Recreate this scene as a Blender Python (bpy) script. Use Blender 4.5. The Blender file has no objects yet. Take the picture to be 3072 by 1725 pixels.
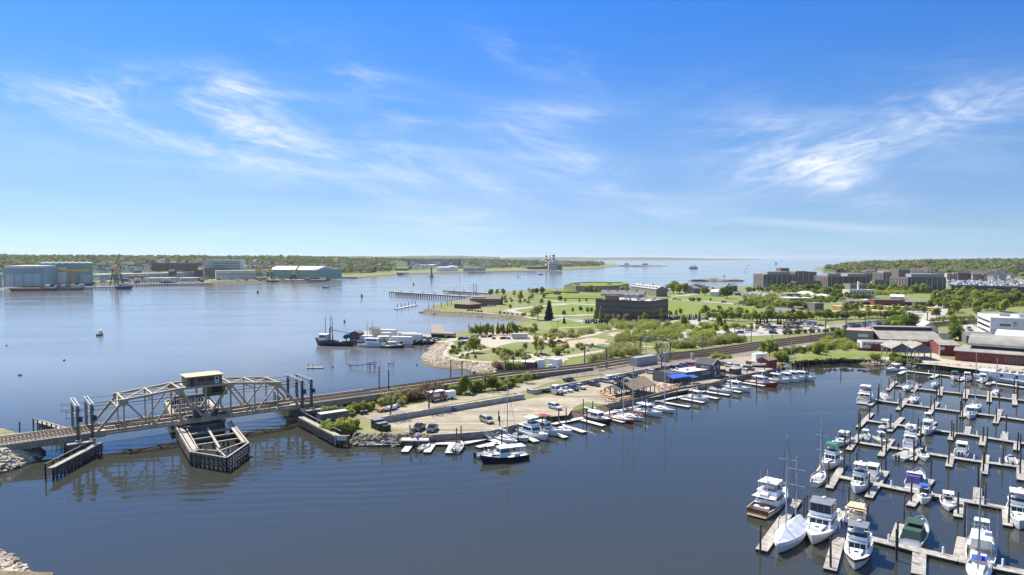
import bpy,bmesh,math,random
import numpy as np
from mathutils import Vector,Matrix
from mathutils.geometry import tessellate_polygon
R=math.radians
random.seed(7)
sc=bpy.context.scene
col=sc.collection
HC,FP,HZY,CX,CY=45.0,2048.0,772.0,1536.0,862.5
PITCH=math.atan((CY-HZY)/FP)
cd=bpy.data.cameras.new('camera');cam=bpy.data.objects.new('camera',cd);col.objects.link(cam)
cd.sensor_width=36.0;cd.lens=24.0;cd.clip_start=0.5;cd.clip_end=60000
cam.location=(0,0,HC);cam.rotation_euler=(R(90)-PITCH,0,0)
sc.camera=cam
SUN_AZ,SUN_EL=R(-42),R(54)
w=bpy.data.worlds.new('World');sc.world=w;w.use_nodes=True
nt=w.node_tree;N=nt.nodes;Lk=nt.links
for n in list(N):N.remove(n)
def nd(t,**kw):
 n=N.new(t)
 for k,v in kw.items():setattr(n,k,v)
 return n
def mth(op,a,b=None,c=None,clamp=False):
 n=nd('ShaderNodeMath',operation=op);n.use_clamp=clamp
 for i,v in enumerate((a,b,c)):
  if v is None:continue
  if isinstance(v,(int,float)):n.inputs[i].default_value=v
  else:Lk.new(v,n.inputs[i])
 return n.outputs[0]
out=nd('ShaderNodeOutputWorld');bg=nd('ShaderNodeBackground')
Lk.new(bg.outputs[0],out.inputs[0])
sky=nd('ShaderNodeTexSky',sky_type='NISHITA');sky.sun_disc=False
sky.sun_elevation=SUN_EL;sky.sun_rotation=SUN_AZ
sky.air_density=1.0;sky.dust_density=0.35;sky.ozone_density=2.0;sky.altitude=50
tc=nd('ShaderNodeTexCoord');sx=nd('ShaderNodeSeparateXYZ');Lk.new(tc.outputs['Generated'],sx.inputs[0])
DX,DY,DZ=sx.outputs
el=mth('MAXIMUM',DZ,0.0)
ramp=nd('ShaderNodeValToRGB');Lk.new(el,ramp.inputs[0])
cr=ramp.color_ramp;cr.interpolation='LINEAR'
SKYR=[(0.0,(0.282,0.443,0.76)),(0.04,(0.245,0.343,0.55)),(0.084,(0.248,0.321,0.49)),(0.141,(0.256,0.346,0.495)),(0.211,(0.194,0.335,0.53)),(0.278,(0.142,0.321,0.58)),(0.347,(0.115,0.323,0.63)),(0.6,(0.62,0.72,0.82)),(1.0,(0.95,0.94,0.93))]
cr.elements[0].position,cr.elements[0].color=SKYR[0][0],(*SKYR[0][1],1)
cr.elements[1].position,cr.elements[1].color=SKYR[-1][0],(*SKYR[-1][1],1)
for p,c in SKYR[1:-1]:
 e=cr.elements.new(p);e.color=(*c,1)
mulc=nd('ShaderNodeMix',data_type='RGBA',blend_type='MULTIPLY');mulc.inputs[0].default_value=1
Lk.new(sky.outputs[0],mulc.inputs[6]);Lk.new(ramp.outputs[0],mulc.inputs[7])
ay=mth('MAXIMUM',mth('ABSOLUTE',DY),0.08)
U=mth('DIVIDE',DX,ay);V=mth('DIVIDE',DZ,ay)
def streaks(ang,nsx,nsy,seed,det,dist):
 c,s=math.cos(R(ang)),math.sin(R(ang))
 a=mth('ADD',mth('MULTIPLY',U,c),mth('MULTIPLY',V,s));b=mth('SUBTRACT',mth('MULTIPLY',V,c),mth('MULTIPLY',U,s))
 cv=nd('ShaderNodeCombineXYZ');Lk.new(mth('MULTIPLY',a,nsx),cv.inputs[0]);Lk.new(mth('MULTIPLY',b,nsy),cv.inputs[1]);cv.inputs[2].default_value=seed
 nz=nd('ShaderNodeTexNoise');nz.inputs['Scale'].default_value=1;nz.inputs['Detail'].default_value=det
 nz.inputs['Roughness'].default_value=0.62;nz.inputs['Distortion'].default_value=dist
 Lk.new(cv.outputs[0],nz.inputs['Vector']);return nz.outputs[0]
def mask(u0,v0,su,sv,ang,amt):
 c,s=math.cos(R(ang)),math.sin(R(ang))
 du=mth('SUBTRACT',U,u0);dv=mth('SUBTRACT',V,v0)
 a=mth('ADD',mth('MULTIPLY',du,c/su),mth('MULTIPLY',dv,s/su));b=mth('SUBTRACT',mth('MULTIPLY',dv,c/sv),mth('MULTIPLY',du,s/sv))
 r2=mth('ADD',mth('MULTIPLY',a,a),mth('MULTIPLY',b,b))
 return mth('MULTIPLY',mth('POWER',2.718,mth('MULTIPLY',r2,-1.0)),amt)
def layer(nz,fine,lo,hi,masks):
 acc=None
 for m in masks:
  k=mask(*m);acc=k if acc is None else mth('ADD',acc,k)
 mr=nd('ShaderNodeMapRange');mr.interpolation_type='SMOOTHSTEP';Lk.new(nz,mr.inputs[0]);mr.inputs[1].default_value=lo;mr.inputs[2].default_value=hi
 mf=nd('ShaderNodeMapRange');Lk.new(fine,mf.inputs[0]);mf.inputs[1].default_value=.32;mf.inputs[2].default_value=.72;mf.inputs[3].default_value=.3;mf.inputs[4].default_value=1.15
 return mth('MULTIPLY',mth('MULTIPLY',acc,mr.outputs[0]),mf.outputs[0])
acc=layer(streaks(-12,5,16,1.3,4,.5),streaks(-16,11,62,5.1,4,1.6),.36,.74,[(-.47,.19,.2,.03,-9,.85),(-.28,.165,.22,.026,-12,.75),(-.60,.24,.2,.035,-3,.75),(-.40,.243,.08,.03,-12,.9),(-.20,.235,.07,.035,-32,.8),(-.31,.29,.045,.022,-40,.7),(.03,.2,.1,.02,4,.4),(.07,.135,.11,.03,-18,.8),(.04,.29,.09,.03,-20,.4),(-.3,.12,.35,.03,-8,.5)])
acc=mth('ADD',acc,layer(streaks(10,4,13,27.0,4,.8),streaks(14,12,56,8.3,4,1.8),.32,.72,[(.39,.165,.12,.06,-14,.52),(.52,.17,.2,.035,13,.68),(.64,.215,.1,.05,16,.5),(.46,.125,.1,.03,-25,.6)]))
acc=mth('ADD',acc,layer(streaks(-3,2.2,24,31.0,3,.6),streaks(-3,2.2,30,3.0,2,.6),.42,.9,[(0,.05,1.6,.045,0,.5),(0,.15,1.6,.12,0,.3)]))
acc=mth('MULTIPLY',mth('MINIMUM',acc,1.0),mth('GREATER_THAN',DZ,0.0))
cm=nd('ShaderNodeMix',data_type='RGBA');Lk.new(acc,cm.inputs[0]);Lk.new(mulc.outputs[2],cm.inputs[6]);cm.inputs[7].default_value=(3.5,3.8,4.3,1)
Lk.new(cm.outputs[2],bg.inputs[0]);bg.inputs[1].default_value=0.15
sd=bpy.data.lights.new('sun','SUN');sun=bpy.data.objects.new('sun',sd);col.objects.link(sun)
sd.energy=4.9;sd.angle=R(0.53);sd.color=(1.0,0.94,0.84)
sv=Vector((math.sin(SUN_AZ)*math.cos(SUN_EL),math.cos(SUN_AZ)*math.cos(SUN_EL),math.sin(SUN_EL)))
sun.rotation_euler=sv.to_track_quat('Z','Y').to_euler();sun.location=(0,0,300)
vs=sc.view_settings;vs.view_transform='Standard';vs.look='None';vs.exposure=0.8;vs.gamma=1.0;vs.use_curve_mapping=False
sc.cycles.max_bounces=6;sc.cycles.diffuse_bounces=2;sc.cycles.glossy_bounces=3;sc.cycles.transmission_bounces=2
sc.cycles.transparent_max_bounces=8;sc.cycles.volume_bounces=0
sc.cycles.caustics_reflective=False;sc.cycles.caustics_refractive=False
sc.cycles.use_denoising=True
FR={'A':(900,840,3.22),'B':(1650,840,3.22),'C':(2350,880,3.568),'D':(900,1100,3.22),'E':(1600,1040,2.862),'F':(2450,1060,4.141),'K':(2200,1360,2.954),'R':(0,1080,2.4533),'W':(0,1300,3.22),'L':(0,740,2.5156),'M':(1000,740,2.5156),'O':(2000,740,2.403),'T':(0,0,1.0),'Q':(0,1150,4.819)}
SP,CP=math.sin(PITCH),math.cos(PITCH)
def g(f,x,y,z=0.0):
 """ground point (at height z) seen at crop reading x, y"""
 ox,oy,s=FR[f];u=ox+x/s-CX;v=CY-(oy+y/s)
 dy=FP*CP+v*SP;dz=v*CP-FP*SP
 t=(z-HC)/dz
 return Vector((u*t,dy*t,z))
def dirn(a,b):return math.atan2(b.y-a.y,b.x-a.x)
LZ=1.8
def gl(f,x,y,dz=0.0):return g(f,x,y,LZ+dz)
MT={}
def mat(name,c,rough=.7,metal=0.,var=.12,scale=1.5,bump=0.,bscale=None,c2=None,spec=.4,trans=0.,coat=0.,rnd=0.,detail=4,fac=(.35,.65)):
 if name in MT:return MT[name]
 m=bpy.data.materials.new(name);m.use_nodes=True;t=m.node_tree;n=t.nodes;b=n['Principled BSDF']
 b.inputs['Roughness'].default_value=rough;b.inputs['Metallic'].default_value=metal
 b.inputs['Specular IOR Level'].default_value=spec;b.inputs['Coat Weight'].default_value=coat
 tcn=n.new('ShaderNodeTexCoord');nz=n.new('ShaderNodeTexNoise');nz.inputs['Scale'].default_value=scale;nz.inputs['Detail'].default_value=detail
 nz.inputs['Roughness'].default_value=.6
 t.links.new(tcn.outputs['Object'],nz.inputs['Vector'])
 mr=n.new('ShaderNodeMapRange');mr.inputs[1].default_value=fac[0];mr.inputs[2].default_value=fac[1];t.links.new(nz.outputs[0],mr.inputs[0])
 mx=n.new('ShaderNodeMix');mx.data_type='RGBA'
 if c2 is None:ca=[v*(1-var)for v in c];cb=[min(1,v*(1+var))for v in c]
 else:ca,cb=c,c2
 mx.inputs[6].default_value=(*ca,1);mx.inputs[7].default_value=(*cb,1)
 t.links.new(mr.outputs[0],mx.inputs[0]);cout=mx.outputs[2]
 if rnd:
  oi=n.new('ShaderNodeObjectInfo');hs=n.new('ShaderNodeHueSaturation')
  r2=n.new('ShaderNodeMapRange');r2.inputs[3].default_value=1-rnd;r2.inputs[4].default_value=1+rnd;t.links.new(oi.outputs['Random'],r2.inputs[0])
  t.links.new(r2.outputs[0],hs.inputs['Value']);
  r3=n.new('ShaderNodeMapRange');r3.inputs[3].default_value=.5-rnd*.07;r3.inputs[4].default_value=.5+rnd*.07
  fx=n.new('ShaderNodeMath');fx.operation='FRACT';m7=n.new('ShaderNodeMath');m7.operation='MULTIPLY';m7.inputs[1].default_value=7.13
  t.links.new(oi.outputs['Random'],m7.inputs[0]);t.links.new(m7.outputs[0],fx.inputs[0]);t.links.new(fx.outputs[0],r3.inputs[0]);t.links.new(r3.outputs[0],hs.inputs['Hue'])
  t.links.new(cout,hs.inputs['Color']);cout=hs.outputs[0]
 t.links.new(cout,b.inputs['Base Color'])
 if bump:
  nb=n.new('ShaderNodeTexNoise');nb.inputs['Scale'].default_value=bscale or scale*4;nb.inputs['Detail'].default_value=3
  t.links.new(tcn.outputs['Object'],nb.inputs['Vector'])
  bp=n.new('ShaderNodeBump');bp.inputs['Strength'].default_value=bump;bp.inputs['Distance'].default_value=.1
  t.links.new(nb.outputs[0],bp.inputs['Height']);t.links.new(bp.outputs[0],b.inputs['Normal'])
 if trans:
  tr=n.new('ShaderNodeBsdfTranslucent');ms=n.new('ShaderNodeMixShader');ms.inputs[0].default_value=trans
  t.links.new(cout,tr.inputs[0]);t.links.new(b.outputs[0],ms.inputs[1]);t.links.new(tr.outputs[0],ms.inputs[2])
  t.links.new(ms.outputs[0],n['Material Output'].inputs[0])
 MT[name]=m;return m
def pm(name,c,rough=.5,**k):return mat(name,c,rough,**k)
class MB:
 def __init__(s):s.v=[];s.f=[];s.m=[]
 def add(s,vs,fs,mi=0):
  o=len(s.v);s.v+=[tuple(p)for p in vs];s.f+=[tuple(i+o for i in f)for f in fs];s.m+=[mi]*len(fs);return s
 def box(s,c,d,rz=0,mi=0,top=(1,1)):
  x,y,z=d[0]/2,d[1]/2,d[2]/2;tx,ty=top
  P=[(-x,-y,-z),(x,-y,-z),(x,y,-z),(-x,y,-z),(-x*tx,-y*ty,z),(x*tx,-y*ty,z),(x*tx,y*ty,z),(-x*tx,y*ty,z)]
  cc,ss=math.cos(rz),math.sin(rz)
  P=[(c[0]+a*cc-b*ss,c[1]+a*ss+b*cc,c[2]+h)for a,b,h in P]
  return s.add(P,[(0,3,2,1),(4,5,6,7),(0,1,5,4),(1,2,6,5),(2,3,7,6),(3,0,4,7)],mi)
 def hexa(s,P,mi=0):
  return s.add(P,[(0,3,2,1),(4,5,6,7),(0,1,5,4),(1,2,6,5),(2,3,7,6),(3,0,4,7)],mi)
 def bar(s,p,q,wd,h,mi=0,up=(0,0,1)):
  p,q=Vector(p),Vector(q);d=(q-p).normalized();up=Vector(up)
  if abs(d.dot(up))>.98:up=Vector((0,1,0))if abs(d.y)<.9 else Vector((1,0,0))
  a=d.cross(up).normalized()*wd/2;b=a.cross(d).normalized()*h/2
  return s.hexa([p-a-b,p+a-b,q+a-b,q-a-b,p-a+b,p+a+b,q+a+b,q-a+b],mi)
 def tube(s,p,q,r0,r1=None,n=6,mi=0,cap=True):
  p,q=Vector(p),Vector(q);r1=r0 if r1 is None else r1;d=(q-p).normalized()
  a=d.orthogonal().normalized();b=d.cross(a);V=[]
  for c,r in((p,r0),(q,r1)):
   for i in range(n):
    t=2*math.pi*i/n;V.append(c+(a*math.cos(t)+b*math.sin(t))*r)
  F=[(i,(i+1)%n,n+(i+1)%n,n+i)for i in range(n)]
  if cap:F+=[tuple(range(n-1,-1,-1)),tuple(range(n,2*n))]
  return s.add(V,F,mi)
 def path(s,pts,r,n=5,mi=0):
  for a,b in zip(pts,pts[1:]):s.tube(a,b,r,n=n,mi=mi)
  return s
 def lathe(s,prof,c=(0,0,0),n=16,mi=0):
  V=[]
  for r,z in prof:
   for i in range(n):
    t=2*math.pi*i/n;V.append((c[0]+r*math.cos(t),c[1]+r*math.sin(t),c[2]+z))
  F=[]
  for k in range(len(prof)-1):
   for i in range(n):F.append((k*n+i,k*n+(i+1)%n,(k+1)*n+(i+1)%n,(k+1)*n+i))
  F+=[tuple(range(n-1,-1,-1)),tuple(range((len(prof)-1)*n,len(prof)*n))]
  return s.add(V,F,mi)
 def prism(s,poly,z0,z1,mi=0,sc1=1.0):
  n=len(poly);cx=sum(p[0]for p in poly)/n;cy=sum(p[1]for p in poly)/n
  V=[(p[0],p[1],z0)for p in poly]+[(cx+(p[0]-cx)*sc1,cy+(p[1]-cy)*sc1,z1)for p in poly]
  tri=tessellate_polygon([[Vector((p[0],p[1],0))for p in poly]])
  a=sum(poly[i][0]*poly[(i+1)%n][1]-poly[(i+1)%n][0]*poly[i][1]for i in range(n))
  F=[]
  for t in tri:
   t=tuple(t)
   ar=(V[t[1]][0]-V[t[0]][0])*(V[t[2]][1]-V[t[0]][1])-(V[t[2]][0]-V[t[0]][0])*(V[t[1]][1]-V[t[0]][1])
   if ar<0:t=t[::-1]
   F.append(tuple(i+n for i in t));F.append(tuple(reversed(t)))
  for i in range(n):
   j=(i+1)%n
   F.append((i,j,n+j,n+i)if a>0 else(j,i,n+i,n+j))
  return s.add(V,F,mi)
 def ext(s,prof,y0,y1,mi=0):
  """profile in x,z swept along y"""
  n=len(prof);V=[(x,y0,z)for x,z in prof]+[(x,y1,z)for x,z in prof]
  tri=tessellate_polygon([[Vector((x,z,0))for x,z in prof]])
  F=[tuple(t)for t in tri]+[tuple(i+n for i in reversed(tuple(t)))for t in tri]
  F+=[(i,(i+1)%n,n+(i+1)%n,n+i)for i in range(n)]
  return s.add(V,F,mi)
 def extx(s,prof,x0,x1,mi=0):
  """profile in y,z swept along x"""
  n=len(prof);V=[(x0,y,z)for y,z in prof]+[(x1,y,z)for y,z in prof]
  tri=tessellate_polygon([[Vector((x,z,0))for x,z in prof]])
  F=[tuple(t)for t in tri]+[tuple(i+n for i in reversed(tuple(t)))for t in tri]
  F+=[(i,(i+1)%n,n+(i+1)%n,n+i)for i in range(n)]
  return s.add(V,F,mi)
 def mesh(s,name,mats,smooth=False,bevel=0):
  me=bpy.data.meshes.new(name);me.from_pydata(s.v,[],s.f)
  if not isinstance(mats,(list,tuple)):mats=[mats]
  for m in mats:me.materials.append(m)
  if any(s.m):me.polygons.foreach_set('material_index',s.m)
  bm=bmesh.new();bm.from_mesh(me);bmesh.ops.recalc_face_normals(bm,faces=bm.faces)
  if bevel:bmesh.ops.bevel(bm,geom=list(bm.edges),offset=bevel,segments=1,affect='EDGES',clamp_overlap=True)
  bm.to_mesh(me);bm.free()
  if smooth:me.polygons.foreach_set('use_smooth',[True]*len(me.polygons))
  me.update();return me
 def build(s,name,mats,parent=None,smooth=False,bevel=0):
  return ob(name,s.mesh(name,mats,smooth,bevel),parent)
def ob(name,me,parent=None,loc=None,rz=0,scale=None):
 o=bpy.data.objects.new(name,me);col.objects.link(o)
 if parent:o.parent=parent
 if loc is not None:o.location=loc
 if rz:o.rotation_euler=(0,0,rz)
 if scale is not None:o.scale=scale
 return o
USED={}
def tag(o,label,cat,group=None):
 o['label']=label;o['category']=cat
 if group:o['group']=group
 USED.setdefault(label,[]).append(o.name)
 return o
def thing(name,label,cat,loc=(0,0,0),rz=0,group=None):
 o=bpy.data.objects.new(name,None);col.objects.link(o);o.empty_display_size=.3
 o.location=loc;o.rotation_euler=(0,0,rz);return tag(o,label,cat,group)
def struct(o):o['kind']='structure';return o
def stuff(o,label=None,cat=None):
 o['kind']='stuff'
 if label:o['label']=label;o['category']=cat
 return o
CHILD={}
def kids(o):return[c for c in CHILD.get(o,[])]
def copytree(root,label,loc,rz=0,s=1.0,group=None,parts=None):
 r=root.copy();col.objects.link(r);r.location=loc;r.rotation_euler=(0,0,rz);r.scale=(s,s,s)if isinstance(s,(int,float))else s
 r['label']=label;USED.setdefault(label,[]).append(r.name)
 if group:r['group']=group
 for ch in(parts if parts is not None else list(root.children)):
  c=ch.copy();col.objects.link(c);c.parent=r
  for gch in ch.children:
   d=gch.copy();col.objects.link(d);d.parent=c
 return r
_O1='first second third fourth fifth sixth seventh eighth ninth tenth eleventh twelfth thirteenth fourteenth fifteenth sixteenth seventeenth eighteenth nineteenth'.split()
_TN={2:'twent',3:'thirt',4:'fort',5:'fift',6:'sixt',7:'sevent',8:'eight',9:'ninet'}
def nth(i):
 i+=1
 if i<20:return _O1[i-1]
 if i>=100:return 'hundred-and-'+nth(i-101)if i>100 else 'hundredth'
 a,b=divmod(i,10)
 return _TN[a]+'ieth' if b==0 else _TN[a]+'y-'+_O1[b-1]
def scrx(v):return v[0]/max(v[1],1)
def ground_mat(name,cols,scale,rough=.95,bump=.25,fine=9.0,streak=None):
 """patchy ground: three colours through two noises"""
 m=bpy.data.materials.new(name);m.use_nodes=True;t=m.node_tree;n=t.nodes;b=n['Principled BSDF']
 b.inputs['Roughness'].default_value=rough;b.inputs['Specular IOR Level'].default_value=.15
 tcn=n.new('ShaderNodeTexCoord')
 def nz(s,d,dist=0):
  k=n.new('ShaderNodeTexNoise');k.inputs['Scale'].default_value=s;k.inputs['Detail'].default_value=d;k.inputs['Distortion'].default_value=dist
  k.inputs['Roughness'].default_value=.65
  t.links.new(tcn.outputs['Object'],k.inputs['Vector']);return k.outputs[0]
 def rng(o,a,c):
  k=n.new('ShaderNodeMapRange');k.interpolation_type='SMOOTHSTEP';k.inputs[1].default_value=a;k.inputs[2].default_value=c;t.links.new(o,k.inputs[0]);return k.outputs[0]
 def mix(f,a,c):
  k=n.new('ShaderNodeMix');k.data_type='RGBA'
  t.links.new(f,k.inputs[0])
  for i,v in((6,a),(7,c)):
   if isinstance(v,tuple):k.inputs[i].default_value=(*v,1)
   else:t.links.new(v,k.inputs[i])
  return k.outputs[2]
 c=mix(rng(nz(scale,6,.6),.38,.62),cols[0],cols[1])
 c=mix(rng(nz(scale*3.1,6),.52,.72),c,cols[2])
 if streak is not None:
  mp=n.new('ShaderNodeMapping');mp.inputs['Rotation'].default_value=(0,0,-streak);mp.inputs['Scale'].default_value=(.03,.55,1);t.links.new(tcn.outputs['Object'],mp.inputs[0])
  kz=n.new('ShaderNodeTexNoise');kz.inputs['Scale'].default_value=1;kz.inputs['Detail'].default_value=5;kz.inputs['Distortion'].default_value=.8;t.links.new(mp.outputs[0],kz.inputs['Vector'])
  c=mix(rng(kz.outputs[0],.5,.68),c,tuple(v*.72 for v in cols[1]));c=mix(rng(nz(.9,4),.62,.72),c,tuple(v*.6 for v in cols[1]))
 f=nz(fine,3);k=n.new('ShaderNodeMix');k.data_type='RGBA';k.blend_type='MULTIPLY';k.inputs[0].default_value=.55
 gr=n.new('ShaderNodeMapRange');gr.inputs[1].default_value=.3;gr.inputs[2].default_value=.7;gr.inputs[3].default_value=.6;gr.inputs[4].default_value=1.35
 t.links.new(f,gr.inputs[0]);t.links.new(c,k.inputs[6]);t.links.new(gr.outputs[0],k.inputs[7])
 t.links.new(k.outputs[2],b.inputs['Base Color'])
 bp=n.new('ShaderNodeBump');bp.inputs['Strength'].default_value=bump;bp.inputs['Distance'].default_value=.3;t.links.new(f,bp.inputs['Height']);t.links.new(bp.outputs[0],b.inputs['Normal'])
 MT[name]=m;return m
M_rough=ground_mat('rough_ground',[(.15,.18,.055),(.215,.205,.10),(.105,.145,.035)],.045)
M_lawn=ground_mat('lawn_grass',[(.13,.19,.03),(.17,.20,.05),(.24,.215,.10)],.05,fine=3)
M_dry=ground_mat('dry_grass',[(.20,.21,.075),(.25,.225,.12),(.15,.185,.05)],.09)
M_gravel=ground_mat('gravel_lot',[(.37,.315,.23),(.29,.25,.185),(.43,.375,.29)],.12,fine=5,streak=.72)
M_path=ground_mat('path_gravel',[(.42,.365,.285),(.37,.325,.255),(.46,.41,.33)],.2,fine=6)
M_concrete=ground_mat('concrete_road',[(.38,.355,.315),(.34,.32,.285),(.42,.395,.355)],.2,fine=4,bump=.1)
M_asph=ground_mat('asphalt_lot',[(.22,.21,.20),(.26,.25,.235),(.19,.185,.18)],.1,fine=6,bump=.1)
M_ballast=ground_mat('ballast',[(.20,.165,.13),(.24,.20,.165),(.16,.135,.11)],.15,fine=8)
M_mud=ground_mat('shore_mud',[(.16,.13,.075),(.22,.18,.11),(.10,.085,.05)],.5,fine=4,bump=.8)
M_soil=ground_mat('bare_soil',[(.42,.34,.25),(.36,.29,.21),(.46,.39,.30)],.08,fine=4)
M_wood_grey=mat('weathered_wood',(.30,.27,.23),.85,var=.25,scale=3,bump=.2)
M_wood_dark=mat('dark_timber',(.075,.062,.052),.85,var=.4,scale=2.5,bump=.3)
M_wood_pale=mat('pale_timber',(.36,.32,.265),.85,var=.3,scale=2,bump=.2)
M_conc=mat('concrete',(.40,.37,.32),.9,var=.22,scale=.9,bump=.15,bscale=6)
M_conc_d=mat('dark_concrete',(.20,.18,.16),.9,var=.3,scale=.8,bump=.2)
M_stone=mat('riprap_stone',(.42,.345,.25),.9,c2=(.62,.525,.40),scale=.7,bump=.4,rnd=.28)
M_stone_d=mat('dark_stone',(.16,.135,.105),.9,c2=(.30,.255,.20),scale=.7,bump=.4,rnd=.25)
M_black=mat('black_paint',(.02,.02,.022),.5)
M_steel_d=mat('dark_steel',(.06,.07,.08),.55,metal=.3,var=.3)
M_steel=mat('galvanised_steel',(.42,.44,.45),.5,metal=.5)
M_rust=mat('rail_steel',(.13,.085,.06),.6,metal=.3)
M_white=mat('white_paint',(.78,.78,.76),.4,var=.05)
M_grey=mat('grey_paint',(.38,.39,.40),.5)
M_glass=mat('dark_glass',(.025,.03,.035),.08,var=.05,spec=.6)
M_brick=mat('red_brick',(.19,.075,.05),.85,var=.22,scale=2.5)
M_brick_d=mat('brown_brick',(.13,.08,.06),.85,var=.2,scale=2)
def water_mat():
 m=bpy.data.materials.new('water');m.use_nodes=True;t=m.node_tree;n=t.nodes;b=n['Principled BSDF']
 b.inputs['Base Color'].default_value=(.05,.054,.042,1);b.inputs['IOR'].default_value=1.38;b.inputs['Roughness'].default_value=.035
 b.inputs['Specular IOR Level'].default_value=.5
 tcn=n.new('ShaderNodeTexCoord');P=tcn.outputs['Object']
 def mapp(sc_,rz=0):
  k=n.new('ShaderNodeMapping');k.inputs['Scale'].default_value=sc_;k.inputs['Rotation'].default_value=(0,0,rz);t.links.new(P,k.inputs[0]);return k.outputs[0]
 def nz(vec,d=3,dist=0.):
  k=n.new('ShaderNodeTexNoise');k.inputs['Scale'].default_value=1;k.inputs['Detail'].default_value=d;k.inputs['Distortion'].default_value=dist;t.links.new(vec,k.inputs['Vector']);return k.outputs[0]
 def ma(op,a,c=None,cl=False):
  k=n.new('ShaderNodeMath');k.operation=op;k.use_clamp=cl
  for i,v in enumerate((a,c)):
   if v is None:continue
   if isinstance(v,(int,float)):k.inputs[i].default_value=v
   else:t.links.new(v,k.inputs[i])
  return k.outputs[0]
 def sm(o,a,c):
  k=n.new('ShaderNodeMapRange');k.interpolation_type='SMOOTHSTEP';k.inputs[1].default_value=a;k.inputs[2].default_value=c;t.links.new(o,k.inputs[0]);return k.outputs[0]
 sp=n.new('ShaderNodeSeparateXYZ');t.links.new(P,sp.inputs[0])
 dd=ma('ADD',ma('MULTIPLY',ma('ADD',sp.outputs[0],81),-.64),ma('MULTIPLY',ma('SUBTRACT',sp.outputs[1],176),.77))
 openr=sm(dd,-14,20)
 gust=sm(nz(mapp((.006,.02,1),R(8)),3,.5),.42,.66)
 west=sm(sp.outputs[0],25,-35)
 chop=nz(mapp((.9,1.7,1),R(10)),3)
 chop2=nz(mapp((.25,.55,1),R(-12)),2)
 wv=n.new('ShaderNodeTexWave');wv.wave_type='BANDS';wv.bands_direction='Y';wv.inputs['Scale'].default_value=.085;wv.inputs['Distortion'].default_value=7
 wv.inputs['Detail'].default_value=2;wv.inputs['Detail Scale'].default_value=.5;t.links.new(mapp((.6,1,1),R(-14)),wv.inputs['Vector'])
 amp_c=ma('ADD',ma('ADD',.035,ma('MULTIPLY',sm(nz(mapp((.010,.035,1),R(-20)),3,.8),.5,.68),.16)),ma('MULTIPLY',openr,ma('ADD',.2,ma('MULTIPLY',gust,.3))))
 h=ma('ADD',ma('MULTIPLY',chop,ma('MULTIPLY',amp_c,.10)),ma('MULTIPLY',chop2,ma('MULTIPLY',amp_c,.16)))
 h=ma('ADD',h,ma('MULTIPLY',wv.outputs[0],ma('MULTIPLY',ma('SUBTRACT',1.0,openr),ma('ADD',.002,ma('MULTIPLY',west,ma('MULTIPLY',sm(nz(mapp((.012,.03,1),R(20)),2),.35,.6),.03))))))
 h=ma('ADD',h,ma('MULTIPLY',nz(mapp((.45,.8,1),0),2),ma('MULTIPLY',west,.014)))
 bp=n.new('ShaderNodeBump');bp.inputs['Strength'].default_value=1;bp.inputs['Distance'].default_value=1;t.links.new(h,bp.inputs['Height']);t.links.new(bp.outputs[0],b.inputs['Normal'])
 t.links.new(ma('ADD',.03,ma('MULTIPLY',openr,ma('ADD',.03,ma('MULTIPLY',gust,.07)))),b.inputs['Roughness'])
 mx=n.new('ShaderNodeMix');mx.data_type='RGBA';mx.inputs[6].default_value=(.036,.038,.029,1);mx.inputs[7].default_value=(.17,.175,.18,1);t.links.new(sm(dd,-10,190),mx.inputs[0]);t.links.new(mx.outputs[2],b.inputs['Base Color'])  # silty river body colour, lightened with distance to add reflected sky brightness
 return m
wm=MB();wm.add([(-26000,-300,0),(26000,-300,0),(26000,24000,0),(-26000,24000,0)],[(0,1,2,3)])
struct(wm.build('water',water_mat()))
bm_=MB();bm_.add([(-26000,-300,-9),(26000,-300,-9),(26000,24000,-9),(-26000,24000,-9)],[(0,1,2,3)])
def resample(pts,step,closed=True,jit=.0):
 o=[];n=len(pts)
 for i in range(n if closed else n-1):
  a,b=pts[i],pts[(i+1)%n];L=(b-a).length;k=max(1,int(L/(step*max(1,a.y/220))))
  nrm=Vector((-(b-a).y,(b-a).x,0)).normalized()if L>0 else Vector((0,0,0))
  for j in range(k):
   p=a.lerp(b,j/k)
   if jit and j:p=p+nrm*random.uniform(-jit,jit)*max(1,a.y/220)
   o.append(p)
 if not closed:o.append(pts[-1])
 return o
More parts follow.
